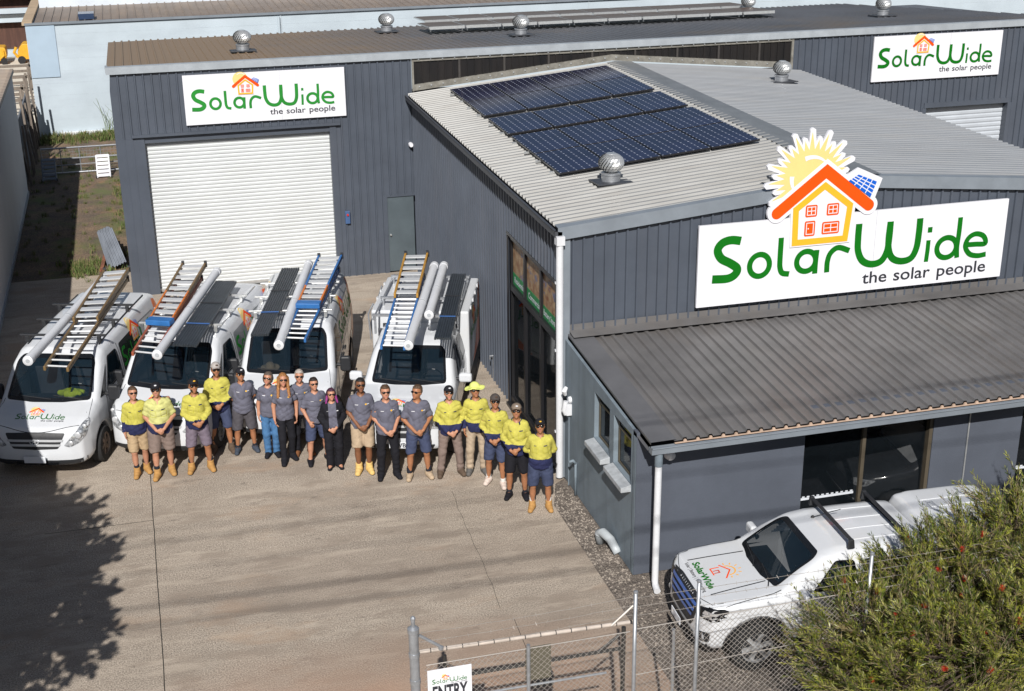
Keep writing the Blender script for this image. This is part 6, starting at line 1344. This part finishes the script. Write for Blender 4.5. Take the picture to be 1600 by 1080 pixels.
def person(label, loc, face, H, top='polo', low='shorts', lowc='navyshort', shoe='boot', sock='sock', head='short', hairc='dark', cap=None, skin='fair', pose='clasp', girth=1., shades=True, beard=False, female=False, yaw=0, pit=-8, rol=0, stance=.13, feet=None, group='staff lined up in front of the vehicles', seed=0, sockh=.2):
    s = H/1.80; g = girth*(0.92 if female else 1.); rg = random.Random(seed+100)
    yaw += rg.uniform(-7, 7); pit += rg.uniform(-7, 3); rol += rg.uniform(-4, 4); NY = R(yaw); piv = (0, .005, 1.545)
    fl, fr = feet or ((-stance, 0), (stance, 0))     # ankle offsets (x, y) for the two feet
    J = {}
    for sd, (fx, fy) in ((-1, fl), (1, fr)):
        J['hip', sd] = (sd*.092*g, .01, .93); J['ank', sd] = (fx, fy+.03, .085); J['knee', sd] = ((sd*.092*g+fx)/2+sd*.008, fy*.5-.02, .50)
        S0 = (sd*(.154+.012*(g-1)*5)*(0.9 if female else 1), .012, 1.412); J['sh', sd] = S0; p = pose if isinstance(pose, str) else pose[0 if sd < 0 else 1]
        ww = .02*(g-1)*8
        if p == 'clasp': J['el', sd] = (sd*(.222+ww), .035, 1.155); J['wr', sd] = (sd*.062+(.012 if sd > 0 else 0), -.20-ww, 1.0+(.012 if sd > 0 else -.015)); J['hd', sd] = (-sd*.018, -.232-ww, .945)
        elif p == 'side': J['el', sd] = (sd*(.222+ww), .035, 1.15); J['wr', sd] = (sd*(.222+ww), -.025, .905); J['hd', sd] = (sd*(.215+ww), -.05, .82)
        elif p == 'thigh': J['el', sd] = (sd*(.232+ww), .03, 1.15); J['wr', sd] = (sd*(.17+ww), -.12, .945); J['hd', sd] = (sd*(.13), -.15, .87)
        elif p == 'back': J['el', sd] = (sd*(.235+ww), .10, 1.165); J['wr', sd] = (sd*.10, .17, 1.0); J['hd', sd] = (-sd*.0, .19, .96)
        elif p == 'around': J['el', sd] = (sd*.36, .09, 1.31); J['wr', sd] = (sd*.55, .13, 1.44); J['hd', sd] = (sd*.63, .08, 1.46)
    for sd in (-1, 1):
        e = J['el', sd]; J['el', sd] = (e[0]+rg.uniform(-.02, .02), e[1]+rg.uniform(-.03, .02), e[2]+rg.uniform(-.012, .012)); k = rg.uniform(-.02, .02) if pose != 'clasp' else 0; J['wr', sd] = (J['wr', sd][0], J['wr', sd][1]+k, J['wr', sd][2]); J['hd', sd] = (J['hd', sd][0], J['hd', sd][1]+k, J['hd', sd][2])
    if pose == 'clasp':
        dz = rg.uniform(-.05, .03); dx = rg.uniform(-.025, .025)
        for sd in (-1, 1):
            for q in ('wr', 'hd'): a_, b_, c_ = J[q, sd]; J[q, sd] = (a_+dx, b_, c_+dz)
    hipw, wst = (.155*g, .128*g) if not female else (.16*g, .118*g)
    def torso(P):
        d = smin(ell(P, (0, .012, .97), (hipw, .115*g, .15)), ell(P, (0, .002, 1.13), (wst, .10*g, .2)), .10)
        d = smin(d, ell(P, (0, .0, 1.29), (.149*g*(.92 if female else 1), .112*g, .19)), .10)
        if female: d = smin(d, smin(ell(P, (-.07, -.085, 1.27), (.062, .055, .06)), ell(P, (.07, -.085, 1.27), (.062, .055, .06)), .03), .05)
        return smin(d, rc(P, (-.118*g, .012, 1.408), (.118*g, .012, 1.408), .052, .052), .07)
    HS = 1.02
    def HB(Q): return [Q[0]/HS, (Q[1]-.005)/HS+.005, (Q[2]-1.517)/HS+1.545]
    def headf(Q):
        Q = HB(Q)
        d = smin(ell(Q, (0, .005, 1.70), (.076, .096, .095)), ell(Q, (0, -.022, 1.632), (.058, .072, .075)), .05)
        d = smin(d, rc(Q, (0, -.085, 1.675), (0, -.106, 1.652), .010, .016), .02)
        d = smin(d, rc(Q, (-.022, -.084, 1.612), (.022, -.084, 1.612), .010, .010), .02); d = smin(d, rc(Q, (0, -.075, 1.575), (0, -.07, 1.575), .02, .02), .03)
        for sd in (-1, 1):
            d = smin(d, ell(Q, (sd*.078, .012, 1.665), (.010, .022, .032)), .012); d = smax(d, -ell(Q, (sd*.031, -.105, 1.682), (.018, .018, .012)), .015)
        return d
    def limb(P, k, sd, j1, j2, j3, r1, r2, r3, r4): return smin(rc(P, J[j1, sd], J[j2, sd], r1, r2), rc(P, J[j2, sd], J[j3, sd], r3, r4), k)
    def arms(P, o=0.):
        d = None
        for sd in (-1, 1):
            a = limb(P, .02, sd, 'sh', 'el', 'wr', .052*g**.5+o, .041+o, .041+o, .028+o); d = a if d is None else np.minimum(d, a)
        return d
    def legs(P):
        d = None
        for sd in (-1, 1):
            K, A = J['knee', sd], J['ank', sd]; cf = ((K[0]*.6+A[0]*.4), K[1]*.6+A[1]*.4+.03, .36)
            a = smin(rc(P, J['hip', sd], K, .088*g, .056), rc(P, K, A, .052, .036), .03); a = smin(a, ell(P, cf, (.053, .055, .12)), .04); d = a if d is None else np.minimum(d, a)
        return d
    def footf(P, sd, grow=0., high=0.):
        A = J['ank', sd]; ta = sd*R(14); fx, fy = math.sin(ta), -math.cos(ta); heel = (A[0]-fx*.045, A[1]-fy*.045, .05); toe = (A[0]+fx*.155, A[1]+fy*.155, .035)
        d = smin(rc(P, heel, toe, .042+grow, .036+grow), rc(P, (A[0], A[1], .06), (A[0]+fx*.08, A[1]+fy*.08, .06), .045+grow, .036+grow), .03)
        d = smin(d, rc(P, (A[0], A[1], .07), (A[0], A[1]+.006, .08+high), .045+grow, .048+grow), .03)
        return smax(d, .0-P[2], .012)
    def hands(P):
        d = None
        for sd in (-1, 1):
            w, h = np.array(J['wr', sd]), np.array(J['hd', sd]); dr = (h-w)/np.linalg.norm(h-w); p = pose if isinstance(pose, str) else pose[0 if sd < 0 else 1]
            nrm = np.array({'clasp': (0, 1, .2), 'side': (-sd, 0, 0), 'thigh': (-sd*.3, .9, 0), 'back': (0, -1, 0), 'around': (0, 0, -1)}[p], float); nrm -= dr*(nrm@dr); nrm /= np.linalg.norm(nrm); ac = np.cross(dr, nrm)
            pc = w+dr*.055; pal = None
            for q in (-.026, -.009, .009, .026):
                c = rc(P, tuple(w+dr*.012+ac*q*.55), tuple(w+dr*.088+ac*q*1.05), .0135, .0115); pal = c if pal is None else smin(pal, c, .016)
            for i, (q, L) in enumerate(((-.031, .066), (-.0105, .076), (.0105, .072), (.031, .056))):
                k0 = w+dr*.09+ac*q; cu = .35 if p in ('side', 'thigh') else .8; k1 = k0+(dr*math.cos(cu)+nrm*math.sin(cu))*L*.5; k2 = k1+(dr*math.cos(cu*2.1)+nrm*math.sin(cu*2.1))*L*.5
                pal = np.minimum(pal, smin(rc(P, tuple(k0), tuple(k1), .0105, .0095), rc(P, tuple(k1), tuple(k2), .0095, .008), .006))
            t0 = w+dr*.03-ac*.024*sd*-1*(1 if p != 'around' else 1); t0 = w+dr*.03+ac*(-.026 if sd > 0 else .026); sg = -1 if sd > 0 else 1; t1 = t0+(dr*.6+ac*sg*.75+nrm*.2)*.036; t2 = t1+(dr*.9+ac*sg*.2+nrm*.4)*.03
            pal = smin(pal, smin(rc(P, tuple(t0), tuple(t1), .0125, .011), rc(P, tuple(t1), tuple(t2), .011, .009), .008), .010); d = pal if d is None else np.minimum(d, pal)
        return d
    # ---- body: one continuous surface from feet to crown
    xs_hi = .74 if 'around' in (pose if not isinstance(pose, str) else (pose,)) else .36+.05*(g-1)*4
    xs = axis(-.36-.1*max(0, g-1), xs_hi, .016, (-.11, .11, .0105)); ys = axis(-.30-.1*max(0, g-1), .30, .016); zs = axis(-.03, 1.84, .017, (1.54, 1.84, .0105))
    P = np.meshgrid(xs, ys, zs, indexing='ij'); Q, Rm = rotfield(P, piv, NY, R(pit), R(rol)); RT = lambda v: np.array(Rm) @ (np.array(v)-np.array(piv))+np.array(piv)
    hd = headf(Q); neck = rc(P, (0, .018, 1.42), tuple(RT((0, .01, 1.60))), .056 if not female else .048, .052 if not female else .045)
    tor = torso(P); leg = legs(P)
    D = smin(smin(tor, neck, .05), hd, .03); D = smin(D, arms(P), .03); D = np.minimum(D, hands(P)); D = smin(D, leg, .04)
    for sd in (-1, 1): D = smin(D, footf(P, sd), .02)
    V, F = nets(D.astype(np.float32), xs, ys, zs); C = V[F].mean(1); CQ, _ = rotfield([C[:, 0], C[:, 1], C[:, 2]], piv, NY, R(pit), R(rol)); CQ = HB(CQ)
    lips = (np.abs(CQ[0]) < .026) & (np.abs(CQ[2]-1.612) < .009) & (CQ[1] < -.05)
    root = obj('person', V*s, F, [SK[skin], LIP[skin]], None, True, lips.astype(int)); tag(root, label, 'person', group); root.location = (loc[0], loc[1], .002); root.rotation_euler = (0, 0, R(face))
    def kid(nm, fn, bx, by, bz, h, mats, fmf=None, par=None):
        v, f = sdfmesh(fn, axis(*bx, h), axis(*by, h), axis(*bz, h))
        fm = fmf(v[f].mean(1)) if fmf else None
        return obj(nm, v*s, f, mats, par or root, True, fm, world=False)
    # ---- upper garment
    hv = top.startswith('hivis'); longs = top in ('hivis_long', 'cardigan'); hem = .865 if hv else .875
    ease = .020 if hv else .016
    def shirtf(P):
        t = torso(P)-ease-.010*np.clip((1.2-P[2])/.3, 0, 1)*(0 if female else 1)
        sk = smax(ell(P, (0, .008, .96), (hipw+.022, .115*g+.024, .55)), P[2]-1.16, .12); t = smin(t, sk, .06); t = np.maximum(t, hem-P[2]+.008*np.sin(P[0]*22+seed))
        a = None
        for sd in (-1, 1):
            S0, E, W = map(np.array, (J['sh', sd], J['el', sd], J['wr', sd]))
            u = rc(P, tuple(S0), tuple(E), .060*g**.5, .054 if longs else .062)
            if longs:
                e2 = E+(W-E)*.93; u = smin(u, rc(P, tuple(E), tuple(e2), .053, .042), .03); dr = (W-E)/np.linalg.norm(W-E); u = np.maximum(u, (P[0]-e2[0])*dr[0]+(P[1]-e2[1])*dr[1]+(P[2]-e2[2])*dr[2]-.0) if True else u
                u2 = rc(P, tuple(S0), tuple(E), .060*g**.5, .054); u = np.minimum(u, u2)
            else:
                e2 = S0+(E-S0)*(.86 if not female else .72); dr = (E-S0)/np.linalg.norm(E-S0); u = np.maximum(u, (P[0]-e2[0])*dr[0]+(P[1]-e2[1])*dr[1]+(P[2]-e2[2])*dr[2])
            a = u if a is None else np.minimum(a, u)
        d = smin(t, a, .035)+crease(P, seed, .015)+.003*nz(P, 40, seed)
        d = smax(d, -rc(P, (0, -.0, 1.50), (0, .02, 1.60), .064, .075), .01); d = smax(d, -rc(P, (0, -.13, 1.385 if not female else 1.42), (0, -.10, 1.50), .012, .055), .008)
        return d
    bx = (-.42-.12*max(0, g-1), xs_hi+.04); by = (-.34-.1*max(0, g-1), .34); bz = (.80, 1.56)
    if top == 'cardigan':
        kid('shirt', shirtf, (-.3, .3), by, bz, .017, CL['polo'])
        def cardi(P): d = shirtf(P)-.012; return np.maximum(d, np.minimum(-(np.abs(P[0])-.075-.05*np.clip(1.3-P[2], 0, 1)), -(P[1]+.02)) if False else np.where(P[1] < 0, (.078+.02*np.clip(1.45-P[2], 0, 1))-np.abs(P[0]), -1))
        kid('cardigan', cardi, bx, by, (.72, 1.56), .017, CL['black']); sv = None
        shirt = root.children[0]
    else:
        zc = 1.075+rg.uniform(-.015, .015)
        if hv: shirt = kid('shirt', shirtf, bx, by, bz, .0155, [CL['hivis_pale' if top == 'hivis_pale' else 'hivis'], CL['navy']], lambda c: ((c[:, 2] < zc) | ((np.abs(c[:, 0]) > .19*g) & (c[:, 2] < zc+.03) & longs)).astype(int))
        else: shirt = kid('shirt', shirtf, bx, by, bz, .0155, CL['polo'])
    bvh = BVHTree.FromPolygons([v.co for v in shirt.data.vertices], [tuple(p.vertices) for p in shirt.data.polygons])
    # collar
    b = MB(); n = 22; pr = []
    for k in range(n+1):
        a = R(-62+304*k/n) if True else 0; rr = .077; pr.append((rr*math.cos(a)*1.0, .012+rr*math.sin(a)*.95, 1.478-.022*(1 if math.sin(a) < -.2 else 0)*abs(math.sin(a))+.012*math.sin(a)))
    vv = []; ff = []
    for k, (x, y, z) in enumerate(pr): o = Vector((x, y-.012, 0)).normalized(); vv += [Vector((x, y, z+.028)), Vector((x, y, z+.03))+o*.008, Vector((x, y, z-.014))+o*.034, Vector((x, y, z-.018))+o*.024]
    for k in range(n):
        for j in range(4): ff.append((4*k+j, 4*k+(j+1) % 4, 4*k+4+(j+1) % 4, 4*k+4+j))
    obj('collar', [v*s for v in vv], ff, CL['navy'] if hv else CL['polo'], shirt, True, world=False)
    # printed marks
    def mark(nm, poly, m, par): patch(nm, bvh, poly, lambda a, z: (a*s, -.6, z*s), (0, 1, 0), m, par, .004, .03)
    if hv:
        mark('chest_print', [[(.055, 1.325), (.115, 1.325), (.115, 1.343), (.055, 1.343)]], CL['navy'], shirt); mark('chest_print', [[(-.115, 1.325), (-.075, 1.325), (-.075, 1.338), (-.115, 1.338)]], CL['navy'], shirt)
        for sx in (-1, 1): mark('pocket_flap', ring(rrect(sx*.09-.05, 1.20, sx*.09+.05, 1.31, .01), rrect(sx*.09-.045, 1.205, sx*.09+.045, 1.305, .01)), cloth('seam', (.42, .40, .03)), shirt)
    else:
        xx = .075 if not female else .065
        mark('chest_print', [oval((xx, 1.345), .016, .015, 8)], LOGOY, shirt); mark('chest_print', [[(xx+.018, 1.338), (xx+.055, 1.338), (xx+.055, 1.35), (xx+.018, 1.35)]], LOGOW, shirt); mark('chest_print', [[(-.11, 1.338), (-.055, 1.338), (-.055, 1.346), (-.11, 1.346)]], LOGOW, shirt)
        b = MB(); b.bar((0, -.118*g*s, 1.30*s), (0, -.105*g*s, 1.42*s), .004, .004, (0, 1, 0))
    # ---- lower garment
    lc = CL[lowc]
    def lowf(P):
        d = ell(P, (0, .012, .95), (hipw+.012, .115*g+.014, .15))
        for sd in (-1, 1):
            Hp, K, A = J['hip', sd], J['knee', sd], J['ank', sd]
            if low == 'shorts': l = rc(P, (Hp[0], Hp[1], .90), (K[0]*1.03, K[1]+.01, .48), .110*g, .096*g**.5)
            elif low == 'wide': l = smin(rc(P, Hp, K, .108*g, .088), rc(P, K, (A[0], A[1], .05), .084, .088), .04)
            elif low == 'slim': l = smin(rc(P, Hp, K, .104*g, .071), rc(P, K, A, .069, .052), .03)
            else: l = smin(rc(P, Hp, K, .104*g, .076), rc(P, K, (A[0], A[1], .07), .076, .066), .04)
            d = smin(d, l, .03)
        d = d+crease(P, seed+5, .006 if low == 'slim' else .010)+(.006*np.sin(P[2]*60+seed)*np.clip((.35-P[2])*6, 0, 1) if low in ('pants', 'jeans') else 0)
        lo = .515 if low == 'shorts' else (.03 if low == 'wide' else .055); return np.maximum(np.maximum(d, lo-P[2]+.006*np.sin(P[0]*40)), P[2]-1.0)
    fxm = max(abs(fl[0]), abs(fr[0]))+.14
    kid('shorts' if low == 'shorts' else 'trousers', lowf, (-fxm-.06, fxm+.06), (-.26, .28), (.0, 1.02), .0165, lc)
    # ---- footwear, one object per foot
    boot = shoe in ('boot', 'darkboot', 'brownboot', 'yellowtan', 'greyboot', 'tallboot'); sc = CL['black' if shoe in ('tallboot', 'flat', 'blackshoe') else shoe]
    for sd in (-1, 1):
        A = J['ank', sd]; hi = .085 if boot else (.20 if shoe == 'tallboot' else 0.); hi = .2 if shoe == 'tallboot' else hi; top_z = (.185 if shoe != 'tallboot' else .30) if boot else (.108 if shoe != 'flat' else .062)
        def sf(P): d = footf(P, sd, .013 if boot else .010, hi)+.003*nz(P, 60, seed); return np.maximum(d, P[2]-top_z)
        o = kid('shoe', sf, (A[0]-.16, A[0]+.16), (A[1]-.26, A[1]+.13), (-.03, .34), .0135, [sc, SOLE], lambda c: (c[:, 2] < .02).astype(int))
        if sock and low == 'shorts': kid('sock', lambda P: np.maximum(np.maximum(rc(P, (A[0], A[1], .06), (A[0], A[1]+.0, .3), .047, .052), P[2]-(top_z+.06 if sockh == .2 else sockh)), .05-P[2]), (A[0]-.08, A[0]+.08), (A[1]-.08, A[1]+.08), (.03, .36), .0135, CL[sock])
    # ---- head things (built in head space, then turned with the head)
    def hkid(nm, fn, bx, by, bz, h, m, par=None):
        v, f = sdfmesh(fn, axis(*bx, h), axis(*by, h), axis(*bz, h)); v = np.array(v); v[:, 0] *= HS; v[:, 1] = (v[:, 1]-.005)*HS+.005; v[:, 2] = (v[:, 2]-1.545)*HS+1.517; v = (np.array(Rm) @ (v-np.array(piv)).T).T+np.array(piv)
        return obj(nm, v*s, f, m, par or root, True, world=False)
    skull = lambda Q: ell(Q, (0, .005, 1.70), (.076, .096, .095))
    if head != 'none':
        def hairf(Q):
            d = skull(Q)-.013-.006*nz(Q, 70, seed)-(.006 if head == 'messy' else 0)*np.sin(Q[0]*90)*np.sin(Q[1]*80)
            if head in ('short', 'messy', 'crop'):
                d = np.maximum(d, np.minimum((1.735-.012*np.cos(Q[0]*30)-Q[2]), .0-Q[1]) if False else np.maximum(1.625+.0-Q[2], np.where(Q[1] < -.02, 1.742-Q[2]-.35*np.clip(Q[1]+.05, -.1, 0)*0, np.where(Q[1] < .03, 1.665-Q[2], -1)))); 
            elif head == 'bob':
                sd_ = ell(Q, (0, .025, 1.665), (.100, .098, .115))-.006*nz(Q, 50, seed); d = smin(d, sd_, .03); d = np.maximum(d, np.where(Q[1] < -.02, np.where(np.abs(Q[0]) > .066, 1.60-Q[2], 1.748-Q[2]), 1.575-Q[2]))
            elif head == 'long':
                for sx in (-1, 1): d = smin(d, rc(Q, (sx*.078, -.0, 1.70), (sx*.10, -.065, 1.37), .034, .028)+.006*nz(Q, 60, seed+sx), .03)
                d = smin(d, rc(Q, (0, .07, 1.68), (0, .11, 1.36), .075, .05), .04); d = np.maximum(d, np.where((Q[1] < -.02) & (np.abs(Q[0]) < .058-.03*np.clip((Q[2]-1.70)*8, 0, 1)), 1.752-Q[2], -1))
            return d
        hx = .15; kz = 1.30 if head == 'long' else 1.54
        h = hkid('hair', hairf, (-hx, hx), (-.16, .19), (kz, 1.84), .0105, HR[hairc])
    if hairc == 'purple':
        hkid('hair_tip', lambda Q: np.minimum(rc(Q, (-.085, -.01, 1.64), (-.115, -.04, 1.51), .026, .02), rc(Q, (.085, -.01, 1.64), (.115, -.04, 1.51), .026, .02)), (-.16, .16), (-.1, .1), (1.46, 1.7), .0105, HR['purple_tip'])
    if beard: hkid('beard', lambda Q: np.maximum(np.maximum(ell(Q, (0, -.024, 1.63), (.063, .077, .079)), Q[2]-1.632), np.where(np.abs(Q[0]) < .024, np.where(np.abs(Q[2]-1.612) < .009, 1., -1.), -1.)), (-.09, .09), (-.12, .08), (1.53, 1.66), .0085, HR['stubble' if skin == 'fair' else 'dark'])
    if shades:
        def shf(Q):
            d = None
            for sx in (-1, 1):
                e = ell(Q, (sx*.034, -.094, 1.682), (.031, .014, .021)); a = rc(Q, (sx*.062, -.085, 1.69), (sx*.081, .01, 1.682), .005, .005); e = np.minimum(e, a); d = e if d is None else np.minimum(d, e)
            return smin(d, rc(Q, (-.03, -.100, 1.69), (.03, -.100, 1.69), .006, .006), .006)
        hkid('sunglasses', shf, (-.1, .1), (-.13, .03), (1.65, 1.72), .0065, LENS)
    else:
        for sx in (-1, 1):
            e = hkid('eye', lambda Q: ell(Q, (sx*.031, -.084, 1.683), (.014, .012, .010)), (sx*.031-.02, sx*.031+.02), (-.105, -.065), (1.665, 1.70), .005, EYEW); hkid('iris', lambda Q: ell(Q, (sx*.031, -.0945, 1.683), (.006, .004, .006)), (sx*.031-.012, sx*.031+.012), (-.105, -.085), (1.67, 1.695), .003, EYED, e)
    if cap and cap != 'hat':
        def capf(Q):
            d = np.maximum(ell(Q, (0, .008, 1.715), (.092, .110, .100))-.002*nz(Q, 50, seed), 1.722-Q[2]+.05*Q[1])
            br = np.maximum(ell(Q, (0, -.105, 1.722), (.078, .092, .05)), np.abs(Q[2]-1.725+.22*(Q[1]+.09)+3.2*Q[0]**2)-.006); br = np.maximum(br, Q[1]+.05)
            return smin(d, br, .012)
        c = hkid('cap', capf, (-.12, .12), (-.22, .14), (1.66, 1.84), .0095, CL[cap])
        hkid('cap_badge', lambda Q: np.maximum(ell(Q, (.012, -.085, 1.772), (.024, .02, .014)), -1-Q[0]), (-.03, .05), (-.12, -.05), (1.75, 1.80), .006, LOGOY if cap == 'capblack' and seed % 3 == 0 else (HR['stubble'] if seed % 3 == 1 else LOGOW), c)
    if cap == 'hat':
        def hatf(Q):
            r = np.sqrt(Q[0]**2+(Q[1]-.005)**2); d = np.maximum(ell(Q, (0, .005, 1.73), (.098, .112, .105)), 1.735-Q[2]); br = np.maximum(np.abs(Q[2]-(1.742-.28*np.clip(r-.09, 0, 1)+.015*np.sin(3*np.arctan2(Q[1], Q[0])+1)))-.007, r-.185); return smin(d, br, .02)
        hkid('hat', hatf, (-.21, .21), (-.21, .21), (1.66, 1.86), .0105, CL['hat'])
    return root
G1 = 'workers in yellow and navy shirts'; G2 = 'staff in grey polo shirts'
PEOPLE = [
 dict(label='bareheaded man in yellow and navy shirt at the left end of the row', loc=(-7.12, 2.20), face=4, H=1.70, top='hivis_long', lowc='khaki', shoe='boot', hairc='brown', pose=('side', 'around'), feet=((-.08, -.06), (.11, .08)), seed=1, yaw=6, group=G1),
 dict(label='stocky man in pale short-sleeved work shirt and black cap, second from the left', loc=(-6.72, 2.05), face=-2, H=1.78, top='hivis_pale', lowc='taupe', shoe='boot', cap='capblack', girth=1.16, feet=((-.13, -.10), (.12, .05)), seed=2, group=G1),
 dict(label='bearded worker in black cap and mauve shorts with hands clasped', loc=(-6.09, 2.05), face=0, H=1.78, top='hivis_long', lowc='mauve', shoe='boot', cap='capblack', skin='tan', beard=True, shades=True, stance=.17, seed=3, group=G1),
 dict(label='tall worker in light grey cap and navy shorts', loc=(-5.66, 2.72), face=-3, H=1.78, top='hivis_long', lowc='navyshort', shoe='darkboot', cap='capgrey', skin='tan', beard=True, stance=.16, seed=4, group=G1),
 dict(label='man in black cap and grey polo with his hands behind his back', loc=(-5.24, 2.62), face=0, H=1.66, lowc='charcoal', shoe='sneaker', cap='capblack', skin='tan', pose='back', stance=.17, girth=1.1, seed=5, group=G2),
 dict(label='woman with bobbed grey brown hair and blue jeans', loc=(-4.80, 2.30), face=-6, H=1.66, low='jeans', lowc='jeans', shoe='blackshoe', head='bob', hairc='greybrown', female=True, girth=1.05, pose='side', shades=True, rol=12, yaw=-14, pit=-16, stance=.08, seed=6, group=G2),
 dict(label='woman with long red hair, grey polo and slim black trousers', loc=(-4.55, 2.02), face=4, H=1.72, low='slim', lowc='black', shoe='tallboot', head='long', hairc='red', female=True, pose='side', feet=((-.09, -.12), (.10, .06)), seed=7, group=G2),
 dict(label='grey haired man with brown boots standing half behind two others', loc=(-4.24, 2.20), face=0, H=1.68, low='pants', lowc='black', shoe='brownboot', head='crop', hairc='grey', pose='side', seed=8, group=G2),
 dict(label='dark haired man in grey polo with wide stance and black slip-on shoes', loc=(-4.03, 1.80), face=8, H=1.66, lowc='navyshort', shoe='blackshoe', sock=None, hairc='dark', pose='thigh', feet=((-.17, -.04), (.20, .04)), seed=9, group=G2),
 dict(label='short woman with purple hair and long black cardigan', loc=(-3.78, 1.48), face=-4, H=1.55, top='cardigan', low='wide', lowc='black', shoe='flat', head='bob', hairc='purple', female=True, girth=1.14, stance=.09, seed=10, group=G2),
 dict(label='tall black haired man in khaki shorts and pale yellow boots', loc=(-3.31, 1.15), face=-6, H=1.82, lowc='beige', shoe='yellowtan', sock=None, hairc='black', skin='brown', stance=.09, beard=True, seed=11, group=G2),
 dict(label='brown haired man in grey polo and black trousers', loc=(-2.93, .82), face=-2, H=1.78, low='pants', lowc='black', shoe='blackshoe', hairc='brown', stance=.14, seed=12, group=G2),
 dict(label='messy haired man looking aside, with patterned dark socks', loc=(-2.42, .66), face=-4, H=1.78, lowc='navyshort', shoe='beige', head='messy', hairc='brown', skin='tan', yaw=-32, pit=-14, stance=.17, seed=13, group=G2, sockh=.22),
 dict(label='worker in black cap and long stone trousers with a wide stance', loc=(-1.86, .62), face=-4, H=1.70, top='hivis_long', low='pants', lowc='taupe', shoe='darkboot', cap='capblack', beard=True, stance=.19, girth=1.08, seed=14, group=G1),
 dict(label='worker in wide-brimmed lime hat standing behind the others', loc=(-1.40, .56), face=-10, H=1.72, top='hivis_long', low='pants', lowc='stone', shoe='greyboot', cap='hat', skin='tan', pose='side', seed=15, group=G1),
 dict(label='worker in dark brown cap and pale shoes', loc=(-1.20, .0), face=-22, H=1.72, top='hivis_long', lowc='navyshort', shoe='whiteshoe', sock='sockwhite', cap='capbrown', skin='tan', feet=((-.15, .08), (.13, -.06)), seed=16, yaw=8, group=G1),
 dict(label='worker in tan cap and black shorts, second from the right', loc=(-.98, -.56), face=-20, H=1.75, top='hivis_long', lowc='black', shoe='blackshoe', cap='captan', skin='tan', stance=.14, seed=17, yaw=6, group=G1),
 dict(label='worker in black cap at the right end with his hands behind him', loc=(-.72, -1.08), face=-16, H=1.66, top='hivis_long', lowc='navyshort', shoe='boot', sock='sockwhite', cap='capblack', skin='tan', pose='back', girth=1.12, stance=.15, seed=18, yaw=-4, group=G1),
]
for q in PEOPLE: person(**q)
